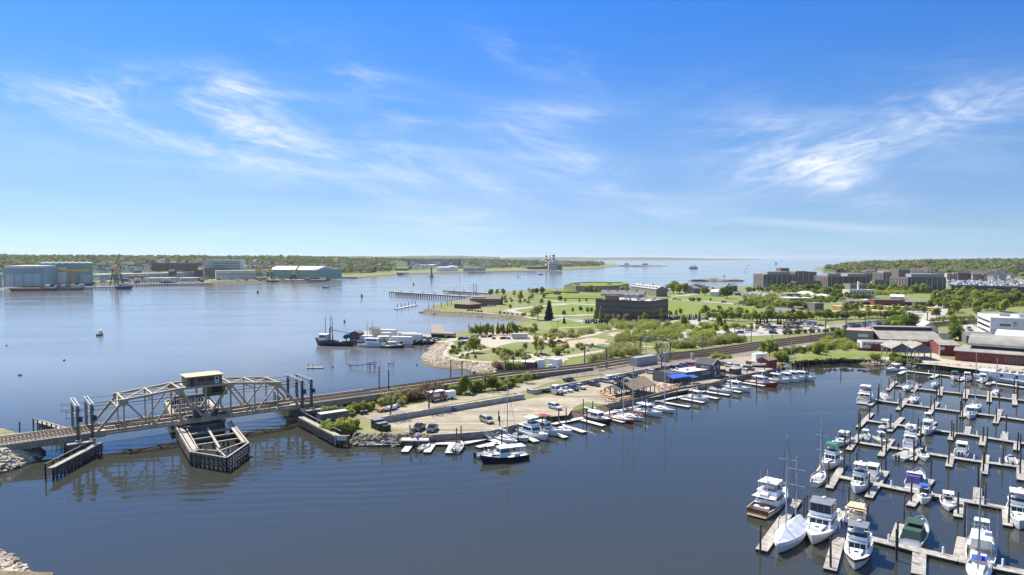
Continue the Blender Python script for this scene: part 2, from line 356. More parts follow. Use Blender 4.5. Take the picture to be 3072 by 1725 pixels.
def land(name,pts,z,bank,m_top,m_bank,step=3,jit=.5):
 pts=resample(pts,step,True,jit);n=len(pts)
 ar=sum(pts[i].x*pts[(i+1)%n].y-pts[(i+1)%n].x*pts[i].y for i in range(n))
 if ar<0:pts.reverse()
 inn=[]
 for i in range(n):
  a,b,c=pts[i-1],pts[i],pts[(i+1)%n]
  t=(c-a);t.z=0;t.normalize();nr=Vector((-t.y,t.x,0))
  inn.append(b+nr*(bank if not callable(bank)else bank(b)))
 mb=MB()
 V=[(p.x,p.y,-1.2)for p in pts]+[(p.x,p.y,0.05)for p in pts]+[(p.x,p.y,z)for p in inn]
 F=[]
 for i in range(n):
  j=(i+1)%n;F.append((i,j,n+j,n+i));F.append((n+i,n+j,2*n+j,2*n+i))
 nb=len(F)
 tri=tessellate_polygon([[Vector((p.x,p.y,0))for p in inn]])
 for t3 in tri:F.append(tuple(i+2*n for i in t3))
 mb.add(V,F[:nb],1);o=len(mb.v)-len(V);mb.f+=[tuple(i+o for i in f)for f in F[nb:]];mb.m+=[0]*(len(F)-nb)
 me=bpy.data.meshes.new(name);me.from_pydata(mb.v,[],mb.f);me.materials.append(m_top);me.materials.append(m_bank);me.polygons.foreach_set('material_index',mb.m)
 bm=bmesh.new();bm.from_mesh(me)
 for f in bm.faces:
  if f.normal.z<0:f.normal_flip()
 bm.to_mesh(me);bm.free()
 return struct(ob(name,me))
SHORE=[g('D',130,560),g('D',240,640),g('D',470,705),g('D',700,712),g('D',1070,722),g('D',1400,722),g('D',1700,712),g('D',1900,640),g('D',2100,590),g('E',0,680),g('E',130,655),g('E',420,612),g('E',620,575),g('E',840,505),g('E',1000,475),g('E',1280,405),g('E',1440,365),g('E',1540,340),g('E',1800,280),g('E',2000,220),g('E',2150,195),g('C',110,800),g('C',130,760),g('C',240,740),g('C',420,742),g('C',610,722),g('C',800,755),g('C',950,772),g('C',1250,790),g('C',1500,795),g('C',1800,825),g('C',2100,852),g('C',2576,892),g('T',3400,1165),g('T',4200,1190),g('T',5200,1000),g('T',5200,830),Vector((3600,3200,0)),Vector((3000,3900,0)),g('T',2900,794),g('T',2700,796),g('T',2560,799),g('T',2458,802),g('T',2441,809),g('T',2487,817),g('T',2482,830),g('T',2449,845),g('T',2287,860),g('T',2209,863),g('T',2147,866),g('T',2100,874),g('T',2075,874),g('T',1992,872),g('T',1970,870),g('T',1882,862),g('T',1700,866),g('T',1537,876),g('T',1468,884),g('T',1409,892),g('T',1397,900),g('T',1300,918),g('T',1291,924),g('T',1270,932),g('T',1254,938),g('T',1313,946),g('T',1397,950),g('T',1490,956),g('T',1552,961),g('T',1568,966),g('T',1540,977),g('T',1505,984),g('T',1409,996),g('T',1372,1005),g('T',1330,1016),g('T',1300,1033),g('T',1285,1042),g('T',1285,1054),g('T',1266,1067),g('T',1260,1082),g('T',1273,1093),g('T',1304,1102),g('T',1397,1110),g('T',1440,1118),g('T',1450,1131),g('D',1450,235),g('D',1420,262),g('D',1150,310),g('D',900,370),g('D',700,395),g('D',480,400),g('D',330,440),g('D',200,480)]
land('land',SHORE,LZ,lambda p:8 if-46<p.x<-9 and 255<p.y<345 else(6 if 440<p.y<640 and p.x<40 else 2.6),M_rough,M_mud)
land('land',[g('R',318,700),g('R',240,745),g('R',120,800),g('R',0,835),g('T',-60,1440),g('T',-260,1500),g('T',-600,1500),g('T',-700,1290),g('T',-200,1270),g('R',0,548),g('R',120,560),g('R',250,600),g('R',300,650)],3.4,4.2,M_dry,M_mud,step=2,jit=.3)
land('land',[g('W',0,1120),g('W',120,1190),g('W',225,1270),g('W',300,1360),g('T',125,1800),g('T',-250,1800),g('T',-450,1560),g('T',-90,1590)],1.0,6.0,M_mud,M_mud,step=2,jit=.3)
SHEET=[0]
def sheet(name,pts,m,lift=.05,step=None):
 if step:pts=resample(pts,step,True,.9)
 tri=tessellate_polygon([[Vector((p.x,p.y,0))for p in pts]])
 SHEET[0]+=1;z=lift+SHEET[0]*.0015
 V=[(p.x,p.y,p.z+z)for p in pts];me=bpy.data.meshes.new(name)
 F=[]
 for t in tri:
  a,b,c=(Vector(V[i])for i in t)
  F.append(tuple(t)if(b-a).cross(c-a).z>0 else tuple(reversed(t)))
 me.from_pydata(V,[],F);me.materials.append(m)
 return struct(ob(name,me))
def strip(name,pts,wd,m,lift=.06,taper=None):
 """a road or path: a centre line in world points"""
 pts=resample(pts,6,False);L=[];Rr=[]
 for i,p in enumerate(pts):
  a=pts[max(0,i-1)];b=pts[min(len(pts)-1,i+1)];t=(b-a);t.z=0;t.normalize();nr=Vector((-t.y,t.x,0));ww=wd*random.uniform(.94,1.06)
  L.append(p+nr*ww/2);Rr.append(p-nr*ww/2)
 SHEET[0]+=1;z=lift+SHEET[0]*.0015;n=len(pts)
 me=bpy.data.meshes.new(name);me.from_pydata([(p.x,p.y,p.z+z)for p in L+Rr],[],[(n+i,n+i+1,i+1,i)for i in range(n-1)]);me.materials.append(m)
 return struct(ob(name,me))
def gp(f,*xy):return[gl(f,x,y)for x,y in xy]
sheet('parking_lot',gp('D',(860,600),(800,540),(1200,470),(1500,430),(2160,320),(2300,300),(2576,230))+gp('E',(290,300),(600,260),(830,215),(1020,190),(1300,160),(1560,130),(1720,80),(1880,60),(1960,120),(2060,200),(1800,250),(1660,260),(1540,320),(1000,440),(640,500),(460,480),(420,490),(300,590),(0,600))+gp('D',(2230,530),(1840,620),(1560,640),(1240,655),(1050,640)),M_gravel,step=4)
sheet('lawn',gp('D',(600,560),(720,540),(860,610),(1050,645),(800,648),(500,640),(520,580)),M_dry,step=3)
strip('road',gp('D',(640,500),(900,440),(1250,370),(1700,300),(2100,225),(2300,160),(2576,90)),6.5,M_gravel)
sheet('lawn',gp('D',(800,500),(1240,430),(1560,370),(2080,285),(2140,295),(1500,405),(1000,490),(810,528)),M_dry,.1,step=3)
sheet('lawn',gp('D',(2200,240),(2576,165))+gp('E',(330,280),(600,250),(560,270),(330,320))+gp('D',(2576,200),(2260,260)),M_dry,.1)
sheet('gravel_verge',gp('B',(510,915),(960,870),(880,895),(560,935)),M_path,.1)
RB=[gl('D',1700,95),gl('D',2576,-15),gl('B',330,820),gl('B',870,725),gl('B',1470,680),gl('B',2100,590),gl('B',2576,520),gl('C',450,440),gl('C',900,385),gl('C',1300,340),gl('C',2000,285),gl('C',2350,235)]
RBb=[gl('C',2350,265),gl('C',2000,310),gl('C',1450,350),gl('C',1050,405),gl('C',600,500),gl('B',2576,640),gl('B',2000,720),gl('B',1640,770),gl('B',1300,810),gl('B',1040,850),gl('B',500,915),gl('B',60,960),gl('D',2350,110),gl('D',2300,65),gl('D',1900,115),gl('D',1700,140)]
sheet('rail_bed',RB+RBb,M_ballast,.12)
sheet('lawn',gp('B',(0,90),(150,130),(480,170),(440,340),(0,350)),M_lawn,step=8)
sheet('lawn',gp('B',(1145,190),(1400,215),(1800,245),(1990,260),(2030,290),(2576,290),(2576,400),(1600,370),(1150,330)),M_lawn,step=8)
sheet('lawn',gp('B',(1140,180),(1400,135),(1700,160),(1850,200),(1880,225),(1500,190)),M_lawn,step=8)
sheet('lawn',gp('A',(2130,270),(2576,240),(2576,330),(2250,335),(2120,300)),M_lawn,step=8)
sheet('lawn',gp('A',(1570,290),(2000,255),(2240,270),(2000,310),(1750,315)),M_dry,step=8)
sheet('lawn',gp('A',(2060,470),(2350,400),(2576,395),(2576,500),(2300,480)),M_dry,step=6)
sheet('lawn',gp('B',(0,400),(440,420),(400,460),(0,480)),M_lawn,step=6)
sheet('lawn',gp('B',(1440,460),(1600,440),(1790,470),(1560,510)),M_lawn,step=4)
sheet('lawn',gp('B',(1620,400),(1980,395),(1940,425),(1650,430)),M_lawn,step=4)
sheet('lawn',gp('C',(0,195),(400,175),(1100,225),(1500,260),(1100,270),(700,240),(250,300),(0,290)),M_lawn,step=8)
sheet('lawn',gp('O',(1700,330),(2000,330),(2300,355),(2250,375),(1900,370),(1750,355)),M_lawn,step=12)
sheet('lawn',gp('C',(20,720),(330,650),(500,640),(900,640),(1130,630),(1140,680),(960,715),(620,700),(250,725),(60,750)),M_lawn,step=3)
sheet('yard',gp('A',(1520,560),(1600,570),(2000,555),(2560,580),(2560,610),(2100,600),(1920,640),(1980,680),(2300,730),(2576,740),(2576,800),(2330,760),(2000,690),(1850,660),(1760,620),(1700,580),(1580,590)),M_path,step=3)
sheet('bare_ground',gp('B',(560,520),(700,500),(960,480),(1000,495),(800,520),(600,560)),M_soil,step=3)
sheet('bare_ground',gp('A',(2000,480),(2300,545),(2560,560),(2560,590),(1700,590),(1560,560)),M_soil,.04,step=4)
sheet('bare_ground',gp('B',(100,600),(420,560),(560,580),(420,640),(120,660)),M_soil,.04,step=3)
strip('path',gp('A',(1440,600),(1460,640),(1380,690),(1400,740),(1550,775),(1800,795),(2150,780),(2320,750)),4.0,M_path)
strip('path',gp('A',(1520,735),(1650,690),(1850,670)),3.2,M_path)
strip('path',gp('A',(1330,600),(1450,590),(1520,555)),5.5,M_concrete)
strip('path',gp('A',(1580,300),(1800,320),(2000,340),(2200,360),(2300,380),(2430,375),(2576,370)),4.0,M_path)
strip('road',gp('A',(2000,305),(2080,280),(2300,255),(2576,235)),9,M_concrete)
strip('road',gp('A',(2030,300),(2140,325),(2400,345),(2576,350)),8,M_concrete)
strip('road',gp('B',(0,232),(200,230),(440,240)),10,M_concrete)
strip('road',gp('B',(0,200),(150,215),(440,215)),9,M_soil)
strip('road',gp('B',(0,345),(250,345),(440,330)),8,M_concrete)
strip('path',gp('B',(0,140),(250,120),(400,115)),6,M_path)
strip('path',gp('B',(0,400),(100,375),(320,390),(440,400)),5,M_concrete)
strip('path',gp('B',(0,470),(380,452)),3,M_path)
strip('path',gp('B',(30,585),(250,560),(400,535),(540,490),(660,470)),4.5,M_path)
strip('path',gp('B',(420,595),(560,620),(650,650),(740,640),(1000,650)),3.5,M_path)
strip('road',gp('B',(0,755),(150,745),(350,715),(500,690),(620,675)),5.5,M_path)
strip('path',gp('B',(1270,600),(1330,540),(1390,470),(1390,430),(1420,400),(1560,370)),8,M_concrete)
strip('path',gp('B',(540,540),(760,545)),2.6,M_path)
sheet('parking_lot',gp('B',(200,395),(440,390),(900,410),(1100,400),(1140,360),(1400,370),(1560,370),(1560,400),(1390,405),(1350,410),(1100,425),(900,425),(330,415)),M_concrete)
sheet('parking_lot',gp('B',(1560,520),(1720,470),(1980,425),(2200,430),(2576,405))+gp('C',(330,310),(420,350),(650,360),(700,380),(460,400),(230,430))+gp('B',(2500,490),(2250,530),(1900,545),(1700,530)),M_concrete,step=8)
sheet('parking_lot',gp('C',(420,345),(600,330),(1100,290),(1200,300),(1120,360),(700,385),(640,375)),M_asph,step=8)
strip('road',gp('B',(1145,160),(1300,150),(1420,130)),9,M_concrete)
strip('road',gp('B',(1145,185),(1500,208),(1800,235),(1920,245)),8,M_concrete)
strip('road',gp('B',(1560,380),(1900,400),(2200,385),(2576,395)),7,M_concrete)
sheet('parking_lot',gp('C',(540,195),(700,150),(1400,150),(1560,190),(1500,225),(1200,230),(700,205)),M_concrete,step=10)
strip('road',gp('C',(60,170),(500,190),(900,215),(1250,235),(1560,250)),8,M_concrete)
strip('road',gp('C',(380,95),(700,100),(720,80)),9,M_concrete)
strip('road',gp('C',(1600,290),(1640,220),(1660,160),(1650,110)),16,M_concrete)
strip('road',gp('O',(1700,325),(2000,335),(2300,360),(2400,365)),10,M_concrete)
sheet('parking_lot',gp('C',(1870,440),(1900,350),(2010,330),(2080,370),(2200,440),(2576,480),(2576,530),(2200,520),(1960,470)),M_concrete)
sheet('yard',gp('C',(1010,690),(1140,675),(1600,640),(1700,700),(1830,720),(2576,775),(2576,850),(2100,820),(1800,790),(1640,770),(1500,760),(1100,715)),M_path,step=3)
strip('road',gp('B',(2576,640),(2300,670),(2100,690),(2000,715)),5,M_concrete)
strip('road',gp('C',(0,600),(330,560)),5,M_concrete)
sheet('parking_lot',gp('O',(2010,250),(2100,235),(2576,250),(2576,300),(2040,285)),M_asph)
BA=R(38);BO=Vector((-80.8,175.9,0));bc,bs=math.cos(BA),math.sin(BA)
def bl(x,y,z=0):return Vector((BO.x+x*bc-y*bs,BO.y+x*bs+y*bc,z))
M_tan=mat('bridge_tan_paint',(.48,.385,.265),.7,c2=(.33,.25,.16),scale=.8,bump=.1,detail=6,fac=(.45,.8))
M_tan_roof=mat('tan_roof',(.46,.36,.23),.8,var=.1,scale=.5)
M_olive=mat('olive_cabin',(.21,.175,.105),.8,var=.12)
M_deck_d=mat('bridge_tie',(.10,.08,.065),.9,var=.35,scale=3)
M_ins=mat('insulator',(.55,.55,.55),.3)
M_fend=mat('fender_timber',(.06,.05,.042),.9,c2=(.18,.16,.135),scale=1.2,bump=.2,rnd=.25)
M_tar=mat('tarred_pile',(.022,.02,.018),.8,var=.4)
HW,ZB,ZH,ZT=4.75,3.6,7.5,8.7
PX=[-24.4,-18.3,-12.2,-6.1,0,6.1,12.2,18.3,24.4]
def ztop(x):return ZB+(ZT if abs(x)<=6.2 else ZT+(ZH-ZT)*(abs(x)-6.1)/12.2)
br=thing('swing_bridge','tan steel truss swing bridge with control cabin carrying the railway','bridge',BO,BA)
for side in(-1,1):
 y=side*HW
 for a,b in zip(PX,PX[1:]):
  MB().bar((a,y,ZB),(b,y,ZB),.42,.5).build('bottom_chord',M_tan,br)
 for a,b in((-18.3,-6.1),(-6.1,6.1),(6.1,18.3)):
  MB().bar((a,y,ztop(a)),(b,y,ztop(b)),.46,.55).build('top_chord',M_tan,br)
 for x in PX[1:-1]:
  t=.42 if x==0 else(.34 if abs(x)in(6.1,)else .3)
  MB().bar((x,y,ZB),(x,y,ztop(x)),t,t*1.15).build('vertical_post',M_tan,br)
 for a,b in((-24.4,-18.3),(24.4,18.3)):
  MB().bar((a,y,ZB),(b,y,ztop(b)),.46,.6).build('end_post',M_tan,br)
 for s in(-1,1):
  for(a,za),(b,zb),t in(((18.3,1),(12.2,0),.36),((12.2,0),(6.1,1),.36),((6.1,1),(0,0),.52)):
   MB().bar((s*a,y,ztop(a)if za else ZB),(s*b,y,ztop(b)if zb else ZB),t,t).build('diagonal',M_tan,br)
  MB().bar((s*6.1,y,ZB),(s*2.9,y,ZB+4.5),.24,.26).build('sub_diagonal',M_tan,br)
  MB().bar((s*3.05,y,ZB),(s*3.05,y,ZB+4.2),.2,.22).build('hanger',M_tan,br)
  for x,up,wd,hh in((18.3,1,1.9,1.5),(6.1,1,2.0,1.5),(12.2,0,2.0,1.1),(18.3,0,.9,1.0),(6.1,0,1.1,1.0)):
   z=ztop(x)-hh*.32 if up else ZB+hh*.3
   m=MB();
   P=[(-wd/2,-hh/2),(wd/2,-hh/2),(wd/2,.1),(wd*.2,hh/2),(-wd*.2,hh/2),(-wd/2,.1)]
   if up:P=[(-wd*.25,-hh/2),(wd*.25,-hh/2),(wd/2,.1),(wd/2,hh/2),(-wd/2,hh/2),(-wd/2,.1)]
   m.ext([(s*x+px,z+pz)for px,pz in P],y-.27,y+.27);m.build('gusset_plate',M_tan,br)
 MB().ext([(-1.3,ZB-.3),(1.3,ZB-.3),(1.1,ZB+1.3),(.5,ZB+1.9),(-.5,ZB+1.9),(-1.1,ZB+1.3)],y-.28,y+.28).build('gusset_plate',M_tan,br)
for a,b in((-18.3,-12.2),(-12.2,-6.1),(6.1,12.2),(12.2,18.3)):
 for s in(-1,1):
  MB().bar((a,-s*HW,ztop(a)+.02),(b,s*HW,ztop(b)+.02),.26,.22).build('top_lateral',M_tan,br)
for x in(-18.3,-12.2,-6.1,6.1,12.2,18.3):
 MB().bar((x,-HW,ztop(x)+.06),(x,HW,ztop(x)+.06),.36,.4).build('top_strut',M_tan,br)
 MB().bar((x,-HW,ztop(x)-1.5),(x,HW,ztop(x)-1.5),.24,.3).build('sway_strut',M_tan,br)
for s in(-1,1):
 m=MB();x=18.3+6.1*.22;z=ZB+ZH*.78
 m.bar((s*x,-HW,z),(s*x,HW,z),.3,.5);m.build('portal_strut',M_tan,br)
 MB().bar((s*18.3,-HW,ztop(18.3)),(s*x,HW,z),.2,.2).build('portal_brace',M_tan,br)
 MB().bar((s*18.3,HW,ztop(18.3)),(s*x,-HW,z),.2,.2).build('portal_brace',M_tan,br)
for z,nm in((ZB+5.6,'trolley_pipe'),(ZB+6.3,'trolley_pipe')):
 for y in(-2.2,2.2):MB().tube((-24,y,z),(24,y,z),.05).build(nm,M_steel_d,br)
for i in range(17):
 x=-24.4+i*3.05
 MB().bar((x,-HW+.2,ZB+.1),(x,HW-.2,ZB+.1),.3,.8).build('floor_beam',M_tan,br)
for y in(-3.2,-1.2,1.2,3.2):MB().bar((-24.4,y,ZB+.35),(24.4,y,ZB+.35),.3,.55).build('stringer',M_tan,br)
for y in(-HW+.45,HW-.45):MB().bar((-24.4,y,ZB+.3),(24.4,y,ZB+.3),.25,.9).build('edge_girder',M_tan,br)
def ties(x0,x1,y,z,sp=.6):
 m=MB();n=int((x1-x0)/sp)
 for i in range(n):m.box((x0+i*sp,y,z),(.26,2.7,.2))
 return m
for y in(-2.2,2.2):
 stuff(ties(-24.3,24.4,y,ZB+.74).build('ties',M_deck_d,br))
 for s in(-.75,.75):MB().bar((-24.5,y+s,ZB+.92),(24.5,y+s,ZB+.92),.12,.16).build('rail',M_rust,br)
for y in(-4.15,0,4.15):MB().box((0,y,ZB+.74),(48.8,.7,.08)).build('walkway',M_wood_grey,br)
def handrail(x0,x1,y,z,h=1.05,n=12):
 m=MB()
 for k in(.55,1):m.tube((x0,y,z+h*k),(x1,y,z+h*k),.025,n=4)
 for i in range(n+1):x=x0+(x1-x0)*i/n;m.tube((x,y,z),(x,y,z+h),.025,n=4)
 return m
handrail(-24,24,HW-.75,ZB+.78,n=24).build('handrail',M_steel_d,br)
CZ=ZB+ZT+.1;cx0,cx1,cy0,cy1=-6.0,6.0,-4.6,2.4
MB().box((0,-1.4,CZ),(9.6,6.9,.25)).build('cabin_platform',M_tan,br)
cab=MB().box((0,-1.4,CZ+1.25),(8.4,5.6,2.3)).build('cabin',M_olive,br)
MB().box((0,-1.4,CZ+2.5),(9.3,6.6,.2)).build('cabin_roof',M_tan_roof,br,bevel=.04)
def pane(par,x,y,z,sx,sy,sz,m,nm='window'):MB().box((x,y,z),(sx,sy,sz)).build(nm,m,par)
pane(cab,-3.0,-4.23,CZ+1.15,.9,.1,1.9,M_black,'door');pane(cab,2.9,-4.23,CZ+1.2,.95,.12,1.8,M_white,'door');pane(cab,2.9,-4.31,CZ+1.6,.65,.06,.7,M_glass)
for x in(-1.3,-.4,.9,1.7):pane(cab,x,-4.23,CZ+1.5,.7,.1,.9,M_glass)
for y in(-3.2,-1.4,.4):pane(cab,-4.23,y,CZ+1.5,.1,1.0,.9,M_glass)
handrail(-4.7,4.7,-4.8,CZ+.12,1.0,10).build('handrail',M_tan,br)
MB().tube((4,.5,CZ+2.5),(4,.5,CZ+3.4),.05).build('vent_pipe',M_rust,br)
mr_=MB().box((3.3,-.6,CZ-1.65),(5.0,4.6,2.6)).build('machinery_room',M_olive,br)
pane(mr_,3.3,-2.93,CZ-1.5,2.6,.08,1.6,M_black,'door');MB().box((1.0,-.6,CZ-3.0),(9.6,5.4,.14)).build('machinery_platform',M_steel_d,br)
handrail(-3.6,5.6,-3.2,CZ-2.93,1.0,10).build('handrail',M_steel_d,br)
MB().lathe([(5.6,-1),(5.6,2.0),(5.9,2.05),(5.9,2.4)],n=28).build('pivot_pier',M_conc_d,br)
MB().lathe([(4.6,2.4),(4.6,3.2)],n=24).build('turning_drum',M_steel_d,br)
for k in range(10):
 a=k*.628;MB().tube((4.2*math.cos(a),4.2*math.sin(a),2.4),(3.2*math.cos(a),3.2*math.sin(a),ZB+.2),.14).build('drum_strut',M_steel_d,br)
for x,y in((-2.2,-4.2),(-.6,-4.3),(2.4,-4.2)):MB().box((x,y,ZB+1.7),(1.2,.8,1.7)).build('machinery_box',M_steel_d,br)
for s in(-1,1):
 for y in(-3.8,3.8):MB().box((s*23.4,y,ZB+.1),(2.6,1.6,1.5)).build('end_lift',M_tan,br)
def fender_wall(par,pts,ztop_,cap=.5,rows=4,zlow=.55,inner=None):
 for a,b in zip(pts,pts[1:]):
  a,b=Vector((a[0],a[1],0)),Vector((b[0],b[1],0));L=(b-a).length;u=(b-a)/L;nr=Vector((u.y,-u.x,0))
  for r in range(rows):
   z=zlow+(ztop_-zlow)*(r+.5)/rows;p=a
   k=max(1,int(L/7));
   for i in range(k):
    q0,q1=a+u*(L*i/k+.03),a+u*(L*(i+1)/k-.03)
    off=nr*(.16+.03*(i%2))
    MB().bar(q0+off+Vector((0,0,z)),q1+off+Vector((0,0,z)),.3,(ztop_-zlow)/rows*.5).build('wale',M_fend,par)
  MB().bar(a+Vector((0,0,ztop_+.1)),b+Vector((0,0,ztop_+.1)),cap*.7,.16).build('cap_timber',M_wood_pale,par)
  n=max(2,int(L/1.3))
  for i in range(n+1):
   p=a+u*(L*i/n)-nr*.12
   MB().tube((p.x,p.y,-1.5),(p.x,p.y,ztop_+.02),.19,n=6).build('pile',M_tar,par)
def center_fender(lbl,rot):
 o=thing('pier_fender',lbl,'fender',BO,BA+rot)
 P=[(-7.0,-5.0),(-9.4,-30.2),(-4.6,-39.6),(2.6,-30.6),(5.6,-6.2)]
 fender_wall(o,P,2.8)
 I=[(-5.9,-6.0),(-8.0,-29.4)]
 MB().bar((-6.1,-6,2.75),(-8.4,-29.8,2.75),1.0,.12).build('walkway',M_wood_pale,o)
 MB().bar((-5.3,-8,2.75),(-7.5,-28,2.75),.25,.3).build('inner_cap',M_wood_pale,o)
 MB().bar((4.8,-7,2.75),(2.0,-29.6,2.75),.8,.12).build('walkway',M_wood_pale,o)
 for y in(-13,-18.5,-24):
  f=(y+5)/-25.4
  MB().bar((-6.6-2.2*f,y,2.45),(5.4-2.7*f,y,2.45),.42,.42).build('cross_brace',M_wood_pale,o)
  for xx in(-4.5,1.5):MB().tube((xx-f*2,y,-1),(xx-f*2,y,2.4),.2).build('pile',M_tar,o)
 MB().bar((-1.0,-10,2.75),(-3.6,-30.5,2.75),.5,.3).build('spine_timber',M_wood_pale,o)
 for a,b in(((-8.8,-28.5),(-4.2,-33)),((2.3,-29),(-4.2,-33)),((-4.2,-30.5),(-4.5,-38.6))):MB().bar((a[0],a[1],2.8),(b[0],b[1],2.8),.32,.26).build('tip_brace',M_wood_pale,o)
 m=MB()
 for t in range(7):
  a=t/6;x,y=(-8.6+4.1*a,-31-7.6*a);m.tube((x,y,2.8),(x,y,3.75),.05,n=4)
 m.tube((-8.6,-31,3.7),(-4.5,-38.6,3.7),.05,n=4);m.build('handrail',M_wood_pale,o)
 MB().box((-2.6,-37.6,1.6),(.12,.22,3.2)).build('tide_gauge',M_white,o)
 return o
center_fender('pointed timber fender pen around the pivot pier, near side of the bridge',0)
center_fender('pointed timber fender pen behind the swing bridge',math.pi)
def line_fender(lbl,pts,zt=2.4,sign=False,back=1.6):
 o=thing('bridge_fender',lbl,'fender',(pts[0][0],pts[0][1],0))
 L=[(p[0]-pts[0][0],p[1]-pts[0][1])for p in pts]
 fender_wall(o,L,zt,rows=5)
 a,b=Vector((*L[0],zt)),Vector((*L[1],zt));u=(b-a).normalized();nr=Vector((u.y,-u.x,0))
 MB().bar(a-nr*back*.5,b-nr*back*.5,back*.7,.12).build('walkway',M_wood_grey,o)
 MB().bar(a-nr*back+Vector((0,0,.9)),b-nr*back+Vector((0,0,.9)),.1,.14).build('handrail',M_wood_pale,o)
 n=int((b-a).length/2.5)
 for i in range(n+1):
  p=a.lerp(b,i/n)-nr*back;MB().tube((p.x,p.y,-1),(p.x,p.y,zt+.95),.16).build('pile',M_tar,o)
 if sign:
  c=Vector((*L[-1],0));d=(Vector((*L[-1],0))-Vector((*L[-2],0))).normalized();s=c-d*1.6+Vector((d.y,-d.x,0))*.5
  rz=math.atan2(d.y,d.x)
  sg=MB().box((s.x,s.y,zt-.35),(2.3,.06,1.1),rz).build('sign_board',M_white,o)
  nrm=Vector((d.y,-d.x,0))*.045
  for k,wd in enumerate((1.9,1.5,1.8,1.2)):MB().box((s.x+nrm.x,s.y+nrm.y,zt-.02-k*.23),(wd,.015,.08),rz).build('lettering',M_grey,sg)
  MB().box((s.x-d.x*1.6,s.y-d.y*1.6,zt-1),(.16,.1,2.2),rz).build('tide_gauge',M_white,o)
 return o
def wl(f,x,y,z):v=g(f,x,y,z);return(v.x,v.y)
line_fender('long timber fender pointing towards the stony left bank',[wl('R',748,610,2.3),wl('R',395,795,2.3)][::-1],2.3)
line_fender('long timber fender with white notice board beside the gravel peninsula',[wl('D',-10,490,2.5),wl('D',335,668,2.5),wl('D',470,672,2.5)],2.5,sign=True)
a_,b_=bl(-26.5,8),bl(-33,27);line_fender('timber fender behind the left end of the bridge',[(a_.x,a_.y),(b_.x,b_.y)],2.3)
a_,b_=bl(26.5,7),bl(29,25);line_fender('timber fender behind the right end of the bridge',[(a_.x,a_.y),(b_.x,b_.y)],2.3)
for s,lb in((-1,'left'),(1,'right')):
 o=thing('rest_pier','concrete rest pier under the %s end of the swing bridge'%lb,'pier',bl(s*27.2,0),BA)
 MB().box((0,0,.7),(5.2,13.5,3.6),top=(.92,.96)).build('pier_body',M_conc_d,o,bevel=.1)
 MB().box((0,0,2.65),(5.6,14.0,.35)).build('pier_cap',M_conc,o)
 for y in(-7.6,7.6):
  for x in(-1.6,0,1.6):MB().tube((x,y,-1),(x,y,2.2),.22).build('pile',M_tar,o)
def lattice(m,p,q,wd,n,r=.05,d=None):
 p,q=Vector(p),Vector(q);u=(q-p);L=u.length;u/=L
 a=u.orthogonal().normalized()if d is None else Vector(d);b=u.cross(a).normalized()
 C=[(a*sx_+b*sy_)*wd/2 for sx_,sy_ in((1,1),(1,-1),(-1,-1),(-1,1))]
 for c in C:m.bar(p+c,q+c,r*1.6,r*1.6)
 for i in range(n):
  s0,s1=p+u*L*i/n,p+u*L*(i+1)/n
  for k in range(4):
   c0,c1=C[k],C[(k+1)%4]
   if i%2:c0,c1=c1,c0
   m.bar(s0+c0,s1+c1,r,r)
 return m
M_cat=mat('catenary_steel',(.10,.125,.14),.6,metal=.4,var=.3)
for x,lb in((-24.9,'left end of the swing bridge, next to its truss'),(-27.7,'left approach viaduct beside the swing bridge'),(24.8,'right end of the swing bridge, next to its truss'),(27.4,'right approach viaduct beside the swing bridge')):
 o=thing('catenary_portal','dark steel catenary portal at the '+lb,'catenary portal',bl(x,0,2.8),BA)
 for y in(-5.5,5.5):
  m=MB();lattice(m,(0,y,0),(0,y,8.2),.5,8,.07,(1,0,0));m.bar((0,y,0),(0,y,8.2),.22,.22);m.build('column',M_cat,o)
  MB().box((0,y,.2),(1.2,1.2,.5)).build('footing',M_conc,o)
 m=MB();lattice(m,(0,-5.9,8.0),(0,5.9,8.0),.7,12,.07,(1,0,0));m.build('cross_truss',M_steel,o)
 for y in(-4.4,-2.2,2.2,4.4):
  m=MB();m.tube((.5,y,7.6),(.5,y,6.2),.05);m.lathe([(.16,0),(.16,.12),(.07,.14),(.07,.22),(.16,.24),(.16,.36),(.07,.4),(.07,.5),(.16,.52),(.16,.64)],(.5,y,6.8),n=8);m.build('insulator',M_ins,o)
 for y,z in((-6.0,7.2),(-6.0,5.8),(5.2,7.0),(5.2,5.6)):
  m=MB();m.tube((-.2,y,z),(-2.6,y-.3,z+.1),.05);m.tube((-.2,y,z-.7),(-2.0,y,z),.03,n=4);m.tube((-2.2,y-.3,z-.6),(-2.2,y-.3,z+.7),.04,n=4);m.build('cantilever_arm',M_cat,o)
 m=MB().box((.5,-5.9,5.2),(.8,.6,1.2));m.build('switch_box',M_steel_d,o)
 for k in range(5):MB().lathe([(.22,0),(.22,.1)],(-.6,-5.2+.25*(k%2),5.6+k*.28),n=8).build('insulator_disc',M_ins,o)
tag(MB().tube(bl(-24.9,-4,11),bl(-18.3,-4,ztop(18.3)-.2),.05).tube(bl(-24.9,4,11),bl(-18.3,4,ztop(18.3)-.2),.05).tube(bl(-24.9,-4,9.4),bl(-19.6,-4,ztop(18.3)-2),.05).build('contact_wires',M_black),'black wires stretched from the left portal to the truss','wires')
tag(MB().tube(bl(24.8,-4,11),bl(18.3,-4,ztop(18.3)-.2),.05).tube(bl(24.8,4,11),bl(18.3,4,ztop(18.3)-.2),.05).tube(bl(24.8,-4,9.4),bl(19.6,-4,ztop(18.3)-2),.05).build('contact_wires',M_black),'black wires stretched from the right portal to the truss','wires')
ZR=ZB+.92
